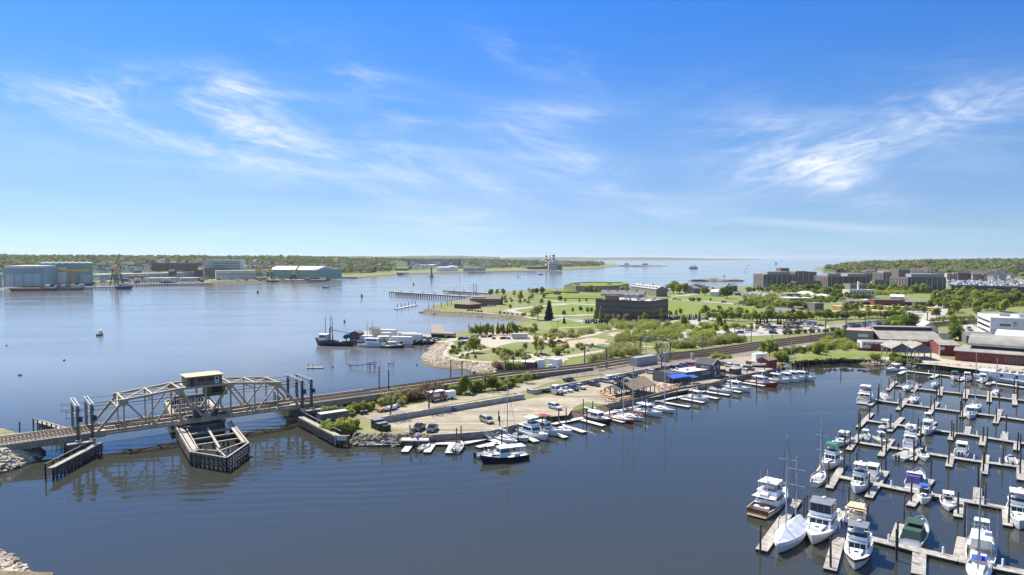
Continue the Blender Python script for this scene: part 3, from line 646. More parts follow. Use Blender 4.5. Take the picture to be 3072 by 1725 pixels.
def track(par,pts,side,z=None,tie=True,lbl=None):
 """one track along world points (relative to par); rails + ties"""
 P=[]
 for i,p in enumerate(pts):
  a=pts[max(0,i-1)];b=pts[min(len(pts)-1,i+1)];t=(b-a);t.z=0;t.normalize();P.append((p+Vector((-t.y,t.x,0))*side,t))
 for s in(-.75,.75):
  m=MB();Q=[p+Vector((-t.y,t.x,0))*s for p,t in P]
  for a,b in zip(Q,Q[1:]):m.bar(a,b+(b-a).normalized()*.02,.13,.17)
  m.build('rail',M_rust,par)
 m=MB()
 for(a,ta),(b,tb)in zip(P,P[1:]):
  L=(b-a).length;n=int(L/.75)
  for i in range(n):
   p=a.lerp(b,i/n);m.box((p.x,p.y,p.z-.14),(.26,2.6,.16),math.atan2(ta.y,ta.x))
 stuff(m.build('ties',M_deck_d,par))
def viaduct(lbl,x0,x1,npiers):
 o=thing('approach_viaduct',lbl,'viaduct',bl(x0,0),BA);L=x1-x0
 for y in(-4.4,4.4):
  MB().bar((0,y,ZB-.2),(L,y,ZB-.2),.5,1.5).build('girder',M_tan if y>0 else mat('stained_girder',(.30,.25,.19),.9,var=.3,scale=.6),o)
  MB().bar((0,y*1.06,ZB+.62),(L,y*1.06,ZB+.62),.35,.25).build('kerb',M_conc,o)
 MB().box((L/2,0,ZB+.45),(L,8.8,.25)).build('deck',M_ballast,o)
 for y in(-2.2,2.2):
  track(o,[Vector((0,y,ZR)),Vector((L,y,ZR))],0)
 m=MB()
 for i in range(int(L/.75)):m.box((i*.75+.3,-4.3,ZB+.86),(.32,.5,.12))
 stuff(m.build('kerb_blocks',M_wood_pale,o))
 handrail(0,L,4.7,ZB+.7,1.1,max(4,int(L/2.5))).build('handrail',M_steel_d,o)
 for i in range(npiers):
  x=L*(i+.5)/npiers if npiers>1 else L*.05
  MB().box((x,0,1.0),(1.6,10,4.2)).build('bent',M_conc_d,o)
 return o
viaduct('low approach viaduct running from the stony left bank to the bridge',-62,-24.9,0)
viaduct('stained concrete approach viaduct between the bridge and the bushy bank',24.9,48,0)
for x in(40,47):tag(MB().box(bl(x,0,.6),(2.0,11,3.2),BA).build('viaduct_bent',M_conc_d),'dark concrete bent holding the right approach viaduct, %s'%('nearer the bridge' if x==40 else 'farther from the bridge'),'pier')
o=thing('bridge_abutment','pale concrete abutment on the stony left bank','abutment',bl(-51,0),BA)
MB().box((-6,0,1.2),(12,10.6,3.6)).build('abutment_body',M_conc,o);MB().box((-5,-5.6,2.6),(10,.5,2.2)).build('wing_wall',M_conc,o)
TW=[bl(48,0),g('D',1500,152,3.4),g('D',2050,80,3.2),g('E',0,222,3.0),g('B',330,838,2.6),g('B',870,745,2.4),g('B',1470,690,2.3),g('B',2100,600,2.3),g('C',0,500,2.3),g('C',450,445,2.3),g('C',1000,382,2.3),g('C',1450,335,2.3),g('C',2000,293,2.3),g('C',2400,245,2.3)]
ZT_=[ZR,ZR-.1,ZR-.3,ZR-.8,3.2,2.6,2.45,2.45,2.45,2.45,2.45,2.45,2.45,2.45]
for p,z in zip(TW,ZT_):p.z=z
o=thing('causeway','long masonry causeway wall carrying two tracks past the bushes','causeway',TW[0])
cz=resample(TW[:5],8,False);rel=[p-TW[0]for p in cz]
for i,(a,b)in enumerate(zip(rel,rel[1:])):
 m=MB();za,zb=cz[i].z-.35,cz[i+1].z-.35;t=(b-a);t.z=0;t.normalize();nr=Vector((-t.y,t.x,0))*5.0
 base=TW[0].z
 m.hexa([Vector((a.x,a.y,-1-base))-nr,Vector((b.x,b.y,-1-base))-nr,Vector((b.x,b.y,-1-base))+nr,Vector((a.x,a.y,-1-base))+nr,Vector((a.x,a.y,za-base))-nr,Vector((b.x,b.y,zb-base))-nr,Vector((b.x,b.y,zb-base))+nr,Vector((a.x,a.y,za-base))+nr],0)
 m.build('wall_section',[M_conc_d],o)
 MB().bar(Vector((a.x,a.y,za-base+.1))-nr*.97,Vector((b.x,b.y,zb-base+.1))-nr*.97,.5,.3).build('coping',M_wood_grey,o)
 MB().bar(Vector((a.x,a.y,za-base+.06)),Vector((b.x,b.y,zb-base+.06)),8.6,.14).build('ballast',M_ballast,o)
rw=thing('railway_track','double railway track curving inland across the causeway','railway',TW[0])
RT=[p-TW[0]for p in TW]
track(rw,RT,-2.2);track(rw,RT,2.2)
rw2=thing('railway_siding','rusty sidings fanning out beside the double track','railway',TW[4])
S4=TW[4]
track(rw2,[p-S4 for p in TW[4:]],-6.8);track(rw2,[TW[5]-S4]+[p-S4 for p in TW[6:]],-11.0)
def gantry(lbl,a,b,h):
 o=thing('railway_gantry',lbl,'gantry',(a.x,a.y,LZ));d=b-a;L=math.hypot(d.x,d.y);rz=math.atan2(d.y,d.x);o.rotation_euler=(0,0,rz)
 for x in(0,L):
  m=MB();m.bar((x,0,0),(x,0,h),.42,.42);m.build('column',M_cat,o);MB().box((x,0,.2),(.9,.9,.5)).build('footing',M_conc,o)
  MB().box((x+.3,-.4,h*.38),(.5,.5,.8)).build('signal_box',M_steel,o)
 m=MB();lattice(m,(0,0,h),(L,0,h),.5,max(6,int(L/1.2)),.09,(0,0,1));m.build('beam',M_cat,o)
 for x in(L*.3,L*.7):MB().tube((x,0,h),(x,0,h-1.3),.05).build('insulator',M_ins,o)
 return o
gantry('dark gantry straddling the tracks near the white equipment huts',gl('B',335,812),gl('B',545,855),7.9)
gantry('taller dark gantry straddling the tracks near the bare tree',gl('B',872,715),gl('B',1160,765),7.7)
gantry('gantry over the tracks behind the brick roundhouse wall',gl('C',450,445),gl('C',670,400),7.5)
gantry('far gantry over the tracks beside the long car park',gl('C',875,400),gl('C',1097,400),7.5)
gantry('farthest gantry over the tracks near the road crossing',gl('C',1320,250),gl('C',1540,330),7.5)
def pole(lbl,p,h,arm=1.6,nm='catenary_pole',cat='pole',r=.2):
 o=thing(nm,lbl,cat,p);m=MB();m.tube((0,0,-.5),(0,0,h),r,r*.85,n=8);m.build('mast',M_cat,o)
 if arm:
  m=MB();m.tube((0,0,h-.6),(arm,-.6,h-.3),.05);m.tube((0,0,h-1.8),(arm,-.6,h-1.5),.05);m.tube((arm*.9,-.5,h-.2),(arm*.9,-.5,h-1.8),.04);m.build('bracket_arm',M_cat,o)
 return o
PL=[('D',765,240,3.9,7.8,'behind the causeway, next to the bridge handrail'),('D',857,248,3.9,7.0,'second along the causeway from the bridge'),('D',1456,145,3.6,7.5,'where the causeway meets the beach'),('D',1564,115,3.4,6,'second beside the beach end of the causeway')]
for f,x,y,z,h,t in PL:pole('dark catenary pole '+t,g(f,x,y,z-.3),h)
for i,(f,x,y,h,t)in enumerate([('A',2060,905,10,'with pale lamp head beside the trackside bush'),('A',2180,885,9,'beside the brick trackside hut'),('B',1475,670,9,'in front of the big shrub thicket'),('B',1943,605,9.6,'at the end of the shrub thicket'),('B',2145,570,7,'near the white camper van'),('B',2312,540,9,'by the edge of the car park'),('B',2515,590,9,'on the near side of the curving tracks'),('C',290,505,8.6,'on the track shoulder near the brick ruin'),('C',1670,270,8,'near the road crossing'),('C',1826,270,8,'right of the road crossing')]):
 pole('dark railway pole '+t,gl(f,x,y),h*.82,1.2,'railway_pole')
def lamp(lbl,p,h,nm='light_pole'):
 o=thing(nm,lbl,'light pole',p);MB().tube((0,0,0),(0,0,h),.11,.08).build('mast',mat('brown_pole',(.24,.19,.15),.8),o)
 MB().box((.3,-.2,h),(.9,.4,.2)).build('lamp_head',M_steel,o)
for f,x,y,h,t in[('B',928,760,11.5,'standing behind the grey trailer-like hut'),('B',1660,780,8.5,'by the weedy bank behind the grey house'),('B',692,640,8,'among the shrubs left of the gantry'),('B',217,590,8,'near the small parked boats'),('B',1180,520,5.5,'in the middle of the shrub thicket'),('B',75,520,9,'beside the dry field path'),('C',455,410,9,'rising over the car park edge'),('C',65,440,8,'in the middle of the car park'),('C',50,600,8,'on the near side of the sidings'),('A',2490,520,9,'in the dry field, right of the poplar row'),('A',2335,790,11,'beside the fenced huts'),('B',1900,420,6,'on the kerb left of the red brick hall'),('C',425,510,5,'beside the sidings, short')]:
 lamp('slender brown lamp pole '+t,gl(f,x,y),h*.8)
M_gel=mat('white_gelcoat',(.80,.80,.78),.25,var=.03,coat=.3)
M_cream=mat('cream_gelcoat',(.74,.69,.58),.35,var=.05)
M_navy=mat('navy_hull',(.012,.018,.05),.25,coat=.4)
M_blackh=mat('black_hull',(.015,.015,.018),.25,coat=.4)
M_redh=mat('red_hull',(.38,.03,.03),.3,coat=.3)
M_brownh=mat('varnished_wood',(.20,.075,.03),.35,var=.2)
M_teak=mat('teak_deck',(.30,.21,.13),.8,var=.2)
M_blueh=mat('blue_fabric',(.03,.09,.42),.7)
M_navyf=mat('navy_canvas',(.03,.035,.12),.8)
M_purple=mat('purple_canvas',(.07,.05,.22),.8)
M_green=mat('green_canvas',(.01,.20,.09),.8)
M_greend=mat('dark_green_canvas',(.03,.07,.055),.8)
M_tanc=mat('tan_canvas',(.62,.46,.28),.8)
M_redc=mat('dark_red_canvas',(.25,.03,.04),.8)
M_greyc=mat('grey_canvas',(.16,.17,.20),.8)
M_wrap=mat('shrink_wrap',(.80,.81,.83),.35,var=.04,bump=.35,bscale=2.5)
M_alu=mat('mast_aluminium',(.62,.62,.62),.35,metal=.4)
M_boot=mat('bottom_paint',(.10,.03,.03),.6)
M_bootb=mat('blue_bottom_paint',(.03,.06,.2),.6)
M_outb=mat('outboard_cowl',(.04,.04,.045),.3)
M_rubber=mat('grey_tube',(.50,.50,.50),.5)
M_orange=mat('orange_plastic',(.75,.12,.02),.5)
class Boat:
 def __init__(s,nm,lbl,cat,p,hd,L,B,F,hull,bowrise=.5,tr=.82,full=2.2,boot=None,group=None,rake=.6):
  s.o=thing(nm,lbl,cat,(p[0],p[1],0),hd,group);s.L,s.B,s.F,s.br,s.tr,s.full,s.rake=L,B,F,bowrise,tr,full,rake
  s.o.scale=(1.0,1.0,1.0)if L<15 else(1,1,1);s.hull=hull;s.boot=boot or M_boot
 def hb(s,t):
  m=.38
  if t<m:k=1-(1-t/m)**2;return s.B/2*(s.tr+(1-s.tr)*k)
  return s.B/2*max(.0,1-((t-m)/(1-m))**s.full)
 def zs(s,t):return s.F+s.br*max(0,(t-.25)/.75)**1.8
 def px(s,t,z):return-s.L/2+s.L*t+s.rake*(z/s.zs(1)-1)*max(0,(t-.6)/.4)**2
 def make_hull(s,cockpit=.4,sole=.35,deck=None,cap=None,stripe=None):
  n=15;T=[i/(n-1)for i in range(n)];V=[];F=[];MI=[]
  for t in T:
   b=s.hb(t);z=s.zs(t);pin=1-.35*max(0,(t-.4)/.6)
   for yy,zz in((0,-.45+.3*t**4),(b*.80*pin,-.08),(b*.86*pin,.14),(b*.97,z*.72),(b,z),(max(0,b-.1),z+.03)):
    V.append((s.px(t,max(zz,0)),yy,zz))
   for yy,zz in((b*.80*pin,-.08),(b*.86*pin,.14),(b*.97,z*.72),(b,z),(max(0,b-.1),z+.03)):
    V.append((s.px(t,max(zz,0)),-yy,zz))
  k=11
  for i in range(n-1):
   a,c=i*k,(i+1)*k
   for j,mi in((0,1),(1,1),(2,0),(3,2 if stripe else 0),(4,0)):
    F.append((a+j,c+j,c+j+1,a+j+1));MI.append(mi)
   for j,mi in((0,1),(6,1),(7,0),(8,2 if stripe else 0),(9,0)):
    j0=j;j1=6 if j==0 else j+1
    F.append((c+j0,a+j0,a+j1,c+j1));MI.append(mi)
  F.append((0,1,2,3,4,9,8,7,6));MI.append(0)
  me=bpy.data.meshes.new('hull');me.from_pydata(V,[],F)
  for m in(s.hull,s.boot,stripe or s.hull):me.materials.append(m)
  me.polygons.foreach_set('material_index',MI)
  bm=bmesh.new();bm.from_mesh(me);bmesh.ops.remove_doubles(bm,verts=bm.verts,dist=.004);bmesh.ops.recalc_face_normals(bm,faces=bm.faces);bm.to_mesh(me);bm.free()
  me.polygons.foreach_set('use_smooth',[True]*len(me.polygons));me.update()
  try:me.set_sharp_from_angle(angle=R(35))
  except Exception:pass
  h=ob('hull',me,s.o)
  D=[t for t in T if t>cockpit];D=[cockpit]+D;V=[];F=[]
  for t in D:
   b=max(.0,s.hb(t)-.1);z=s.zs(t)-.02;x=s.px(t,z)
   V+=[(x,b,z),(x,b*.5,z+.05*b),(x,0,z+.07*b),(x,-b*.5,z+.05*b),(x,-b,z)]
  for i in range(len(D)-1):
   a,c=i*5,i*5+5
   for j in range(4):F.append((a+j,a+j+1,c+j+1,c+j))
  m=MB();m.add(V,F);m.build('deck',deck or M_gel,s.o)
  if cockpit>.02:
   D=[t for t in T if t<cockpit]+[cockpit];V=[];F=[]
   for t in D:
    b=max(.05,s.hb(t)-.16);x=s.px(t,sole);z=s.zs(t)+.02
    V+=[(x,b,z),(x,b-.03,sole),(x,-b+.03,sole),(x,-b,z)]
   for i in range(len(D)-1):
    a,c=i*4,i*4+4
    for j in range(3):F.append((a+j,c+j,c+j+1,a+j+1))
   e=(len(D)-1)*4;F.append((e,e+1,e+2,e+3));F.append((0,3,2,1))
   V=[(v[0]+(.12 if i<4 else 0),v[1],v[2])for i,v in enumerate(V)]
   m=MB();m.add(V,F);m.build('cockpit',cap or M_cream,s.o)
  return h
 def cab(s,nm,x0,x1,wb,wt,z0,z1,rf=.3,ra=.1,m=None,side=2,front=2,back=0,zw=(.45,.85),wm=None,bevel=.05,taper=1.0):
  """cabin: x0 aft, x1 forward, wb/wt widths at foot/top, rf/ra rakes; taper narrows the front"""
  f=taper
  P=[(x0,-wb/2,z0),(x1,-wb/2*f,z0),(x1,wb/2*f,z0),(x0,wb/2,z0),(x0+ra,-wt/2,z1),(x1-rf,-wt/2*f,z1),(x1-rf,wt/2*f,z1),(x0+ra,wt/2,z1)]
  c=MB().hexa(P).build(nm,m or M_gel,s.o,bevel=bevel);P=[Vector(p)for p in P]
  def panes(a,b,d,e,n,mar=.08):
   nr=(b-a).cross(d-a).normalized()
   ctr=sum(P,Vector())/8
   if nr.dot((a+b+d+e)/4-ctr)<0:nr=-nr
   for i in range(n):
    u0,u1=mar+(1-2*mar)*(i+.06)/n,mar+(1-2*mar)*(i+.94)/n
    q=[]
    for u,v in((u0,zw[0]),(u1,zw[0]),(u1,zw[1]),(u0,zw[1])):q.append(a.lerp(b,u).lerp(d.lerp(e,u),v))
    mb=MB();mb.hexa([p-nr*.02 for p in q]+[p+nr*.02 for p in q]);mb.build('window',wm or M_glass,c)
  if side:panes(P[0],P[1],P[4],P[5],side);panes(P[3],P[2],P[7],P[6],side)
  if front:panes(P[1],P[2],P[5],P[6],front)
  if back:panes(P[0],P[3],P[4],P[7],back)
  return c
 def slab(s,nm,x0,x1,wd,z,th,m=None,taper=.9,post=None,zp=0,bevel=.04,wa=None):
  wa=wa or wd
  o=MB().hexa([(x0,-wa/2,z),(x1,-wd*taper/2,z),(x1,wd*taper/2,z),(x0,wa/2,z),(x0,-wa/2*.94,z+th),(x1,-wd*taper/2*.94,z+th),(x1,wd*taper/2*.94,z+th),(x0,wa/2*.94,z+th)]).build(nm,m or M_gel,s.o,bevel=bevel)
  if post is not None:
   mb=MB()
   for x in(x0+.1,x1-.1):
    for y in(-wa/2*.88,wa/2*.88):mb.tube((x,y,zp),(x,y,z),post,n=5)
   mb.build('top_frame',M_alu,s.o)
  return o
 def rail(s,t0=.45,h=.6,n=9,m=None):
  mb=MB()
  for sg in(-1,1):
   P=[]
   for i in range(n):
    t=t0+(.985-t0)*i/(n-1);b=max(.04,s.hb(t)-.08);z=s.zs(t);x=s.px(t,z);P.append(Vector((x,sg*b,z+h)));mb.tube((x,sg*b,z),(x,sg*b,z+h),.022,n=4)
   mb.path(P,.028,4)
  mb.build('bow_rail',m or M_alu,s.o)
 def windshield(s,x,wd,z,h,depth=1.0,m=None):
  mb=MB();rk=h*.8
  mb.hexa([(x,-wd*.35,z),(x+.05,-wd*.35,z),(x+.05,wd*.35,z),(x,wd*.35,z),(x-rk,-wd*.33,z+h),(x-rk+.05,-wd*.33,z+h),(x-rk+.05,wd*.33,z+h),(x-rk,wd*.33,z+h)])
  for sg in(-1,1):
   a=Vector((x,sg*wd*.35,z));b=Vector((x-depth-rk*.5,sg*wd*.48,z));c=Vector((x-rk,sg*wd*.33,z+h));d=Vector((x-depth-rk,sg*wd*.46,z+h*.8));o=Vector((0,sg*.04,0))
   mb.hexa([a,b,b+o,a+o,c,d,d+o,c+o])
  return mb.build('windshield',m or M_glass,s.o)
 def seats(s,xs,z,m=None,wd=None):
  for x in xs:
   mb=MB();w_=wd or s.B*.5;mb.box((x,0,z+.25),(.6,w_,.45));mb.box((x-.3,0,z+.65),(.16,w_,.5));mb.build('seat',m or M_white,s.o,bevel=.04)
 def outboards(s,n=1,m=None):
  for i in range(n):
   y=(i-(n-1)/2)*.65;mb=MB();x=-s.L/2-.35
   mb.box((x,y,s.F+.25),(.6,.42,.55),top=(.7,.75));mb.box((x,y,s.F-.35),(.3,.2,.8));mb.box((x-.05,y,-.25),(.35,.1,.5));mb.build('outboard',m or M_outb,s.o,bevel=.05)
 def antenna(s,x,y,z,h,r=.025,lean=-.15):
  MB().tube((x,y,z),(x+lean*h,y,z+h),r,r*.5,n=4).build('antenna',M_white,s.o)
 def mast(s,x,h,boom=4,z0=None,cover=None,spreaders=(.45,.72),r=.13,stay=True,backstay=True,sw=1.3):
  z0=s.zs(.5)+.4 if z0 is None else z0
  mb=MB();mb.tube((x,0,z0-.5),(x,0,z0+h),r,r*.7,n=8)
  mp=mb.build('mast',M_alu,s.o)
  for f in spreaders:MB().bar((x,-sw,z0+h*f),(x,sw,z0+h*f),.09,.06).build('spreader',M_alu,mp)
  if boom:
   zb=z0+1.2;bo=MB().tube((x-.1,0,zb),(x-boom,0,zb),.07).build('boom',M_alu,s.o)
   if cover:MB().ext([(x-.2,zb+.05),(x-boom+.1,zb+.05),(x-boom+.1,zb+.22),(x-.5,zb+.42),(x-.15,zb+.9)],-.14,.14).build('sail_cover',cover,bo)
  if stay:
   mb=MB();bow=(s.px(1,s.zs(1))-.1,0,s.zs(1));mb.tube(bow,(x,0,z0+h*.98),.05,.03,n=4)
   if backstay:mb.tube((-s.L/2+.1,0,s.F),(x,0,z0+h),.016,n=3)
   for sg in(-1,1):
    mb.tube((x,sg*(s.B/2-.1),s.F),(x,sg*sw,z0+h*spreaders[0]),.016,n=3);mb.tube((x,sg*sw,z0+h*spreaders[0]),(x,0,z0+h*.95),.016,n=3)
   mb.build('rigging',M_steel_d,s.o)
def sailboat(lbl,p,hd,L=9,hull=None,cover=None,mh=12,dodger=None,**k):
 b=Boat('sailboat',lbl,'sailboat',p,hd,L,L*.31,.95,hull or M_gel,.35,.62,2.0,boot=k.get('boot'),rake=.9)
 b.make_hull(.3,.5,stripe=k.get('stripe'),cap=M_cream)
 b.cab('cabin_trunk',-L*.17,L*.22,L*.19,L*.155,.95,1.45,.5,.05,side=3,front=0,zw=(.3,.8),taper=.75)
 b.mast(L*.08,mh,L*.38,cover=cover or M_white,sw=1.0)
 if dodger:b.slab('dodger',-L*.3,-L*.13,L*.2,2.0,.1,dodger,post=.025,zp=1.2,taper=.95)
 MB().lathe([(.35,0),(.35,.04)],(-L*.36,0,1.6),n=12).tube((-L*.36,0,.6),(-L*.36,0,1.6),.06).build('wheel',M_alu,b.o)
 for x in(L*.28,L*.36):MB().box((x,0,b.zs(.85)-.02),(.5,.5,.12)).build('hatch',M_glass,b.o)
 b.rail(.04,.55,11);return b
def cruiser(lbl,p,hd,L=10,hull=None,top=None,fly=True,topm=None,**k):
 """flybridge motor yacht"""
 B=L*.33;b=Boat('motor_yacht',lbl,'motor yacht',p,hd,L,B,1.25,hull or M_gel,.7,.88,2.4,boot=k.get('boot'),rake=1.1)
 b.make_hull(.27,.6,stripe=k.get('stripe'),cap=k.get('cap'))
 zd=1.45
 b.cab('trunk_cabin',L*.05,L*.33,B*.72,B*.5,zd,zd+.5,.7,0,side=2,front=0,zw=(.25,.75),taper=.6)
 b.cab('saloon',-L*.22,L*.14,B*.86,B*.76,1.1,2.75,.9,.05,side=3,front=3,back=2,zw=(.5,.88),taper=.9)
 b.slab('saloon_roof',-L*.34,L*.09,B*.92,2.75,.12,taper=.86)
 if fly:
  b.cab('flybridge',-L*.2,L*.06,B*.78,B*.84,2.87,3.55,-.1,0,side=0,front=0,taper=.85)
  MB().box((-L*.07,0,3.5),(L*.2,B*.6,.14)).build('flybridge_well',M_greyc,b.o)
  b.seats([-L*.1,0],3.3,k.get('seatm'),B*.4)
  b.windshield(L*.055,B*.8,3.5,.45,.8)
  if top:b.slab('hardtop',-L*.2,L*.06,B*.8,4.9,.12,topm,taper=.9,post=.035,zp=3.5)
  if k.get('enclosed'):b.cab('enclosure',-L*.19,L*.05,B*.76,B*.72,3.5,4.88,.3,.1,side=3,front=3,zw=(.12,.92),m=M_greyc)
  b.antenna(-L*.1,B*.35,3.5,3.4);b.antenna(-L*.1,-B*.35,3.5,3.4)
 b.rail(.42,.65,9);b.seats([-L*.4],.6,k.get('seatm'),B*.55)
 for x in(L*.22,L*.3):MB().box((x,0,zd+.5 if x<L*.25 else zd+.1),(.55,.55,.14)).build('hatch',M_glass,b.o)
 MB().box((-L/2-.45,0,.32),(.8,B*.75,.1)).build('swim_platform',k.get('plat')or M_gel,b.o)
 MB().lathe([(.3,0),(.3,.18),(.2,.25)],(-L*.16,0,5.05 if top else 3.6),n=10).build('radar_dome',M_white,b.o)
 return b
def express(lbl,p,hd,L=8,hull=None,topm=None,hard=True,arch=False,canvas=None,**k):
 B=L*.34;b=Boat('cabin_cruiser',lbl,'cabin cruiser',p,hd,L,B,1.05,hull or M_gel,.5,.9,2.3,boot=k.get('boot'),stripe=None)if False else Boat('cabin_cruiser',lbl,'cabin cruiser',p,hd,L,B,1.05,hull or M_gel,.5,.9,2.3,boot=k.get('boot'),rake=.9)
 b.make_hull(.45,.55,stripe=k.get('stripe'),cap=k.get('cap'))
 b.cab('cuddy',-L*.05,L*.34,B*.74,B*.5,1.15,1.62,.9,0,side=2,front=0,zw=(.2,.7),taper=.55)
 b.windshield(L*.05,B*.86,1.5,.75,L*.14)
 b.seats([-L*.12,-L*.38],.55,k.get('seatm'),B*.62)
 MB().box((-L*.0,-B*.2,1.1),(.5,.7,1.0)).build('helm_console',M_gel,b.o,bevel=.06)
 if hard:b.slab('hardtop',-L*.24,L*.03,B*.8,2.85,.12,topm,taper=.85,post=.04,zp=1.1)
 if arch:b.slab('radar_arch',-L*.27,-L*.17,B*.92,2.55,.14,topm,taper=1,post=.07,zp=1.0)
 if canvas:
  b.cab('canvas_cover',-L*.44,-L*.02,B*.84,B*.7,1.05,2.35,.7,.5,m=canvas,side=0,front=0)
 if k.get('pilot'):b.cab('pilothouse',-L*.17,L*.1,B*.76,B*.7,1.1,2.85,.35,.05,side=2,front=3,zw=(.5,.88),back=1);b.slab('pilothouse_roof',-L*.26,L*.09,B*.82,2.86,.1,topm)
 b.rail(.5,.55,8)
 for x in(L*.2,L*.27):MB().box((x,0,1.66-(x-L*.2)*.1),(.5,.5,.1)).build('hatch',M_glass,b.o)
 if k.get('ob'):b.outboards(k['ob'])
 if k.get('plat'):MB().box((-L/2-.4,0,.3),(.7,B*.8,.1)).build('swim_platform',M_gel,b.o)
 b.antenna(-L*.1,B*.38,2.8 if hard else 1.4,2.2)
 return b
def console(lbl,p,hd,L=6.5,ttop=True,n=1,hull=None,topm=None,rib=False,ob=None):
 B=L*.35;b=Boat('centre_console',lbl,'motorboat',p,hd,L,B,.75,hull or M_gel,.4,.92,2.6,rake=.6)
 b.make_hull(.72,.3,cap=M_cream)
 if rib:
  for sg in(-1,1):
   P=[Vector((b.px(t,.75),sg*b.hb(t),b.zs(t)+.05))for t in(0,.15,.3,.45,.6,.72,.84,.93,1)];mb=MB()
   for a,c in zip(P,P[1:]):mb.tube(a,c,.24,n=8)
   mb.build('tube',M_rubber,b.o,smooth=True)
 MB().box((-L*.02,0,.85),(.9,B*.4,1.1),top=(.75,.9)).build('console',M_gel,b.o,bevel=.06)
 b.windshield(L*.07,B*.5,1.35,.45,.3)
 b.seats([-L*.16,L*.2],.3,None,B*.45)
 if ttop:b.slab('t_top',-L*.18,L*.1,B*.72,2.45,.09,topm,post=.035,zp=.4)
 b.outboards(n,ob);return b
def lobster(lbl,p,hd,L=10,hull=None,trim=None,tower=False,house=None,**k):
 B=L*.32;b=Boat('lobster_boat',lbl,'fishing boat',p,hd,L,B,.95,hull or M_gel,.95,.86,2.1,boot=k.get('boot'),rake=.7)
 b.make_hull(.46,.4,deck=k.get('deck'),cap=k.get('cap'),stripe=k.get('stripe'))
 b.cab('trunk_cabin',L*.08,L*.31,B*.66,B*.5,1.3,1.85,.5,0,side=2,front=0,zw=(.3,.75),taper=.6,m=house)
 b.cab('wheelhouse',-L*.1,L*.13,B*.7,B*.64,1.1,3.0,.25,.05,side=3,front=3,zw=(.52,.88),m=house,taper=.92)
 b.slab('wheelhouse_roof',-L*.26,L*.12,B*.76,3.0,.1,house,post=.04,zp=1.0)
 b.rail(.55,.6,7);b.antenna(-L*.05,B*.25,3.1,2.6);b.antenna(-L*.08,-B*.25,3.1,3.2)
 MB().tube((-L*.02,0,3.1),(-L*.02,0,4.4),.05).box((-L*.02,0,3.7),(.1,.9,.1)).build('light_mast',M_white,b.o)
 MB().lathe([(.28,0),(.28,.16),(.18,.24)],(L*.04,0,3.1),n=10).build('radar_dome',M_white,b.o)
 MB().box((-L*.28,0,.75),(1.3,B*.4,.7)).build('engine_box',M_cream,b.o,bevel=.05)
 MB().box((L*.22,0,1.9),(.5,.5,.1)).build('hatch',M_glass,b.o)
 if tower:
  b.slab('tower_top',-L*.06,L*.08,B*.55,5.0,.1,post=.04,zp=3.1)
 return b
def HD(f,a,b):return dirn(g(f,*a),g(f,*b))
VA=math.atan2(.8,.6)
def mar(f,x,y):p=g(f,x,y);return(p.x,p.y)
b=cruiser('white trawler yacht with brown wood transom, outermost boat beside the near dock end',mar('K',345,470),VA-.08,13.5,top=True,plat=M_teak,cap=M_teak,stripe=M_brownh)
MB().box((-6.82,0,.95),(.1,3.7,.75)).build('wooden_transom',M_brownh,b.o);MB().tube((-2.6,0,3),(-2.6,0,7.4),.07).tube((-2.6,0,4.6),(-6,0,5.6),.05).build('mast',M_alu,b.o)
for y in(-.9,.9):MB().box((-5.0,y,1.0),(1.0,.8,.8)).build('deck_locker',M_white,b.o,bevel=.05)
b.slab('dinghy',-4.4,-2.6,1.5,2.9,.45,M_white,taper=.5)
b=Boat('covered_ketch','two-masted sailboat shrouded in white shrink wrap at the near dock','sailboat',mar('K',490,790),VA+math.pi-.02,13,3.9,1.1,M_gel,.5,.6,2.0,boot=M_blackh,rake=1.3);b.make_hull(0.02,.9)
V=[];F=[];n=13
for i in range(n):
 t=.01+.97*i/(n-1);h=b.hb(t)*1.02;z=b.zs(t)+.02;x=b.px(t,z);rdg=z+(1.9*math.sin(math.pi*min(1,.25+t*.78))**.6)+.12*math.sin(i*2.4)
 V+=[(x,h,z-.15),(x,h*.95,z+.35),(x,h*.45,z+(rdg-z)*.62+.05*(i%2)),(x,0,rdg),(x,-h*.45,z+(rdg-z)*.62+.05*(i%2)),(x,-h*.95,z+.35),(x,-h,z-.15)]
for i in range(n-1):
 for j in range(6):F.append((i*7+j,i*7+j+1,i*7+7+j+1,i*7+7+j))
F+=[tuple(range(7)),tuple(range((n-1)*7,n*7))]
MB().add(V,F).build('shrink_wrap',M_wrap,b.o)
b.mast(1.6,15,0,2.4,spreaders=(.5,.75),r=.12);b.mast(-3.6,10.5,0,2.4,spreaders=(.55,.8),r=.09,stay=False)
cruiser('largest white motor yacht at the near dock with smoked flybridge windscreen',mar('K',775,700),VA+math.pi+.03,14.5,top=True,topm=M_greyc,enclosed=True)
b=express('white express cruiser with tan bimini carrying a blue dinghy',mar('K',1095,590),VA+.06,10.5,hard=True,topm=M_tanc,arch=True,cap=M_cream,seatm=M_cream)
d=Boat('dinghy','small bright blue dinghy slung across the cruiser stern','dinghy',(0,0),0,2.6,1.1,.35,M_blueh,.12,.8,2.4,rake=.2);d.make_hull(.8,.1,cap=M_blueh,deck=M_blueh)
q=b.o.matrix_basis@Vector((-5.9,0,0));d.o.location=(q.x,q.y,1.0);d.o.rotation_euler=(0,0,VA+.06+R(90))
cruiser('white trawler with grey flybridge cover, bow towards the viewer',mar('K',1100,930),VA+math.pi+.1,11.5,top=True,topm=M_greyc,enclosed=False,stripe=M_brownh)
express('white cruiser with dark green canvas top at the near dock',mar('K',1620,740),VA-.05,10.5,hard=True,topm=M_greend,cap=M_gel,canvas=M_greend,plat=True)
b=lobster('white sportfishing boat with tall outriggers near the bottom right corner',mar('K',2195,880),VA+.02,12,tower=True)
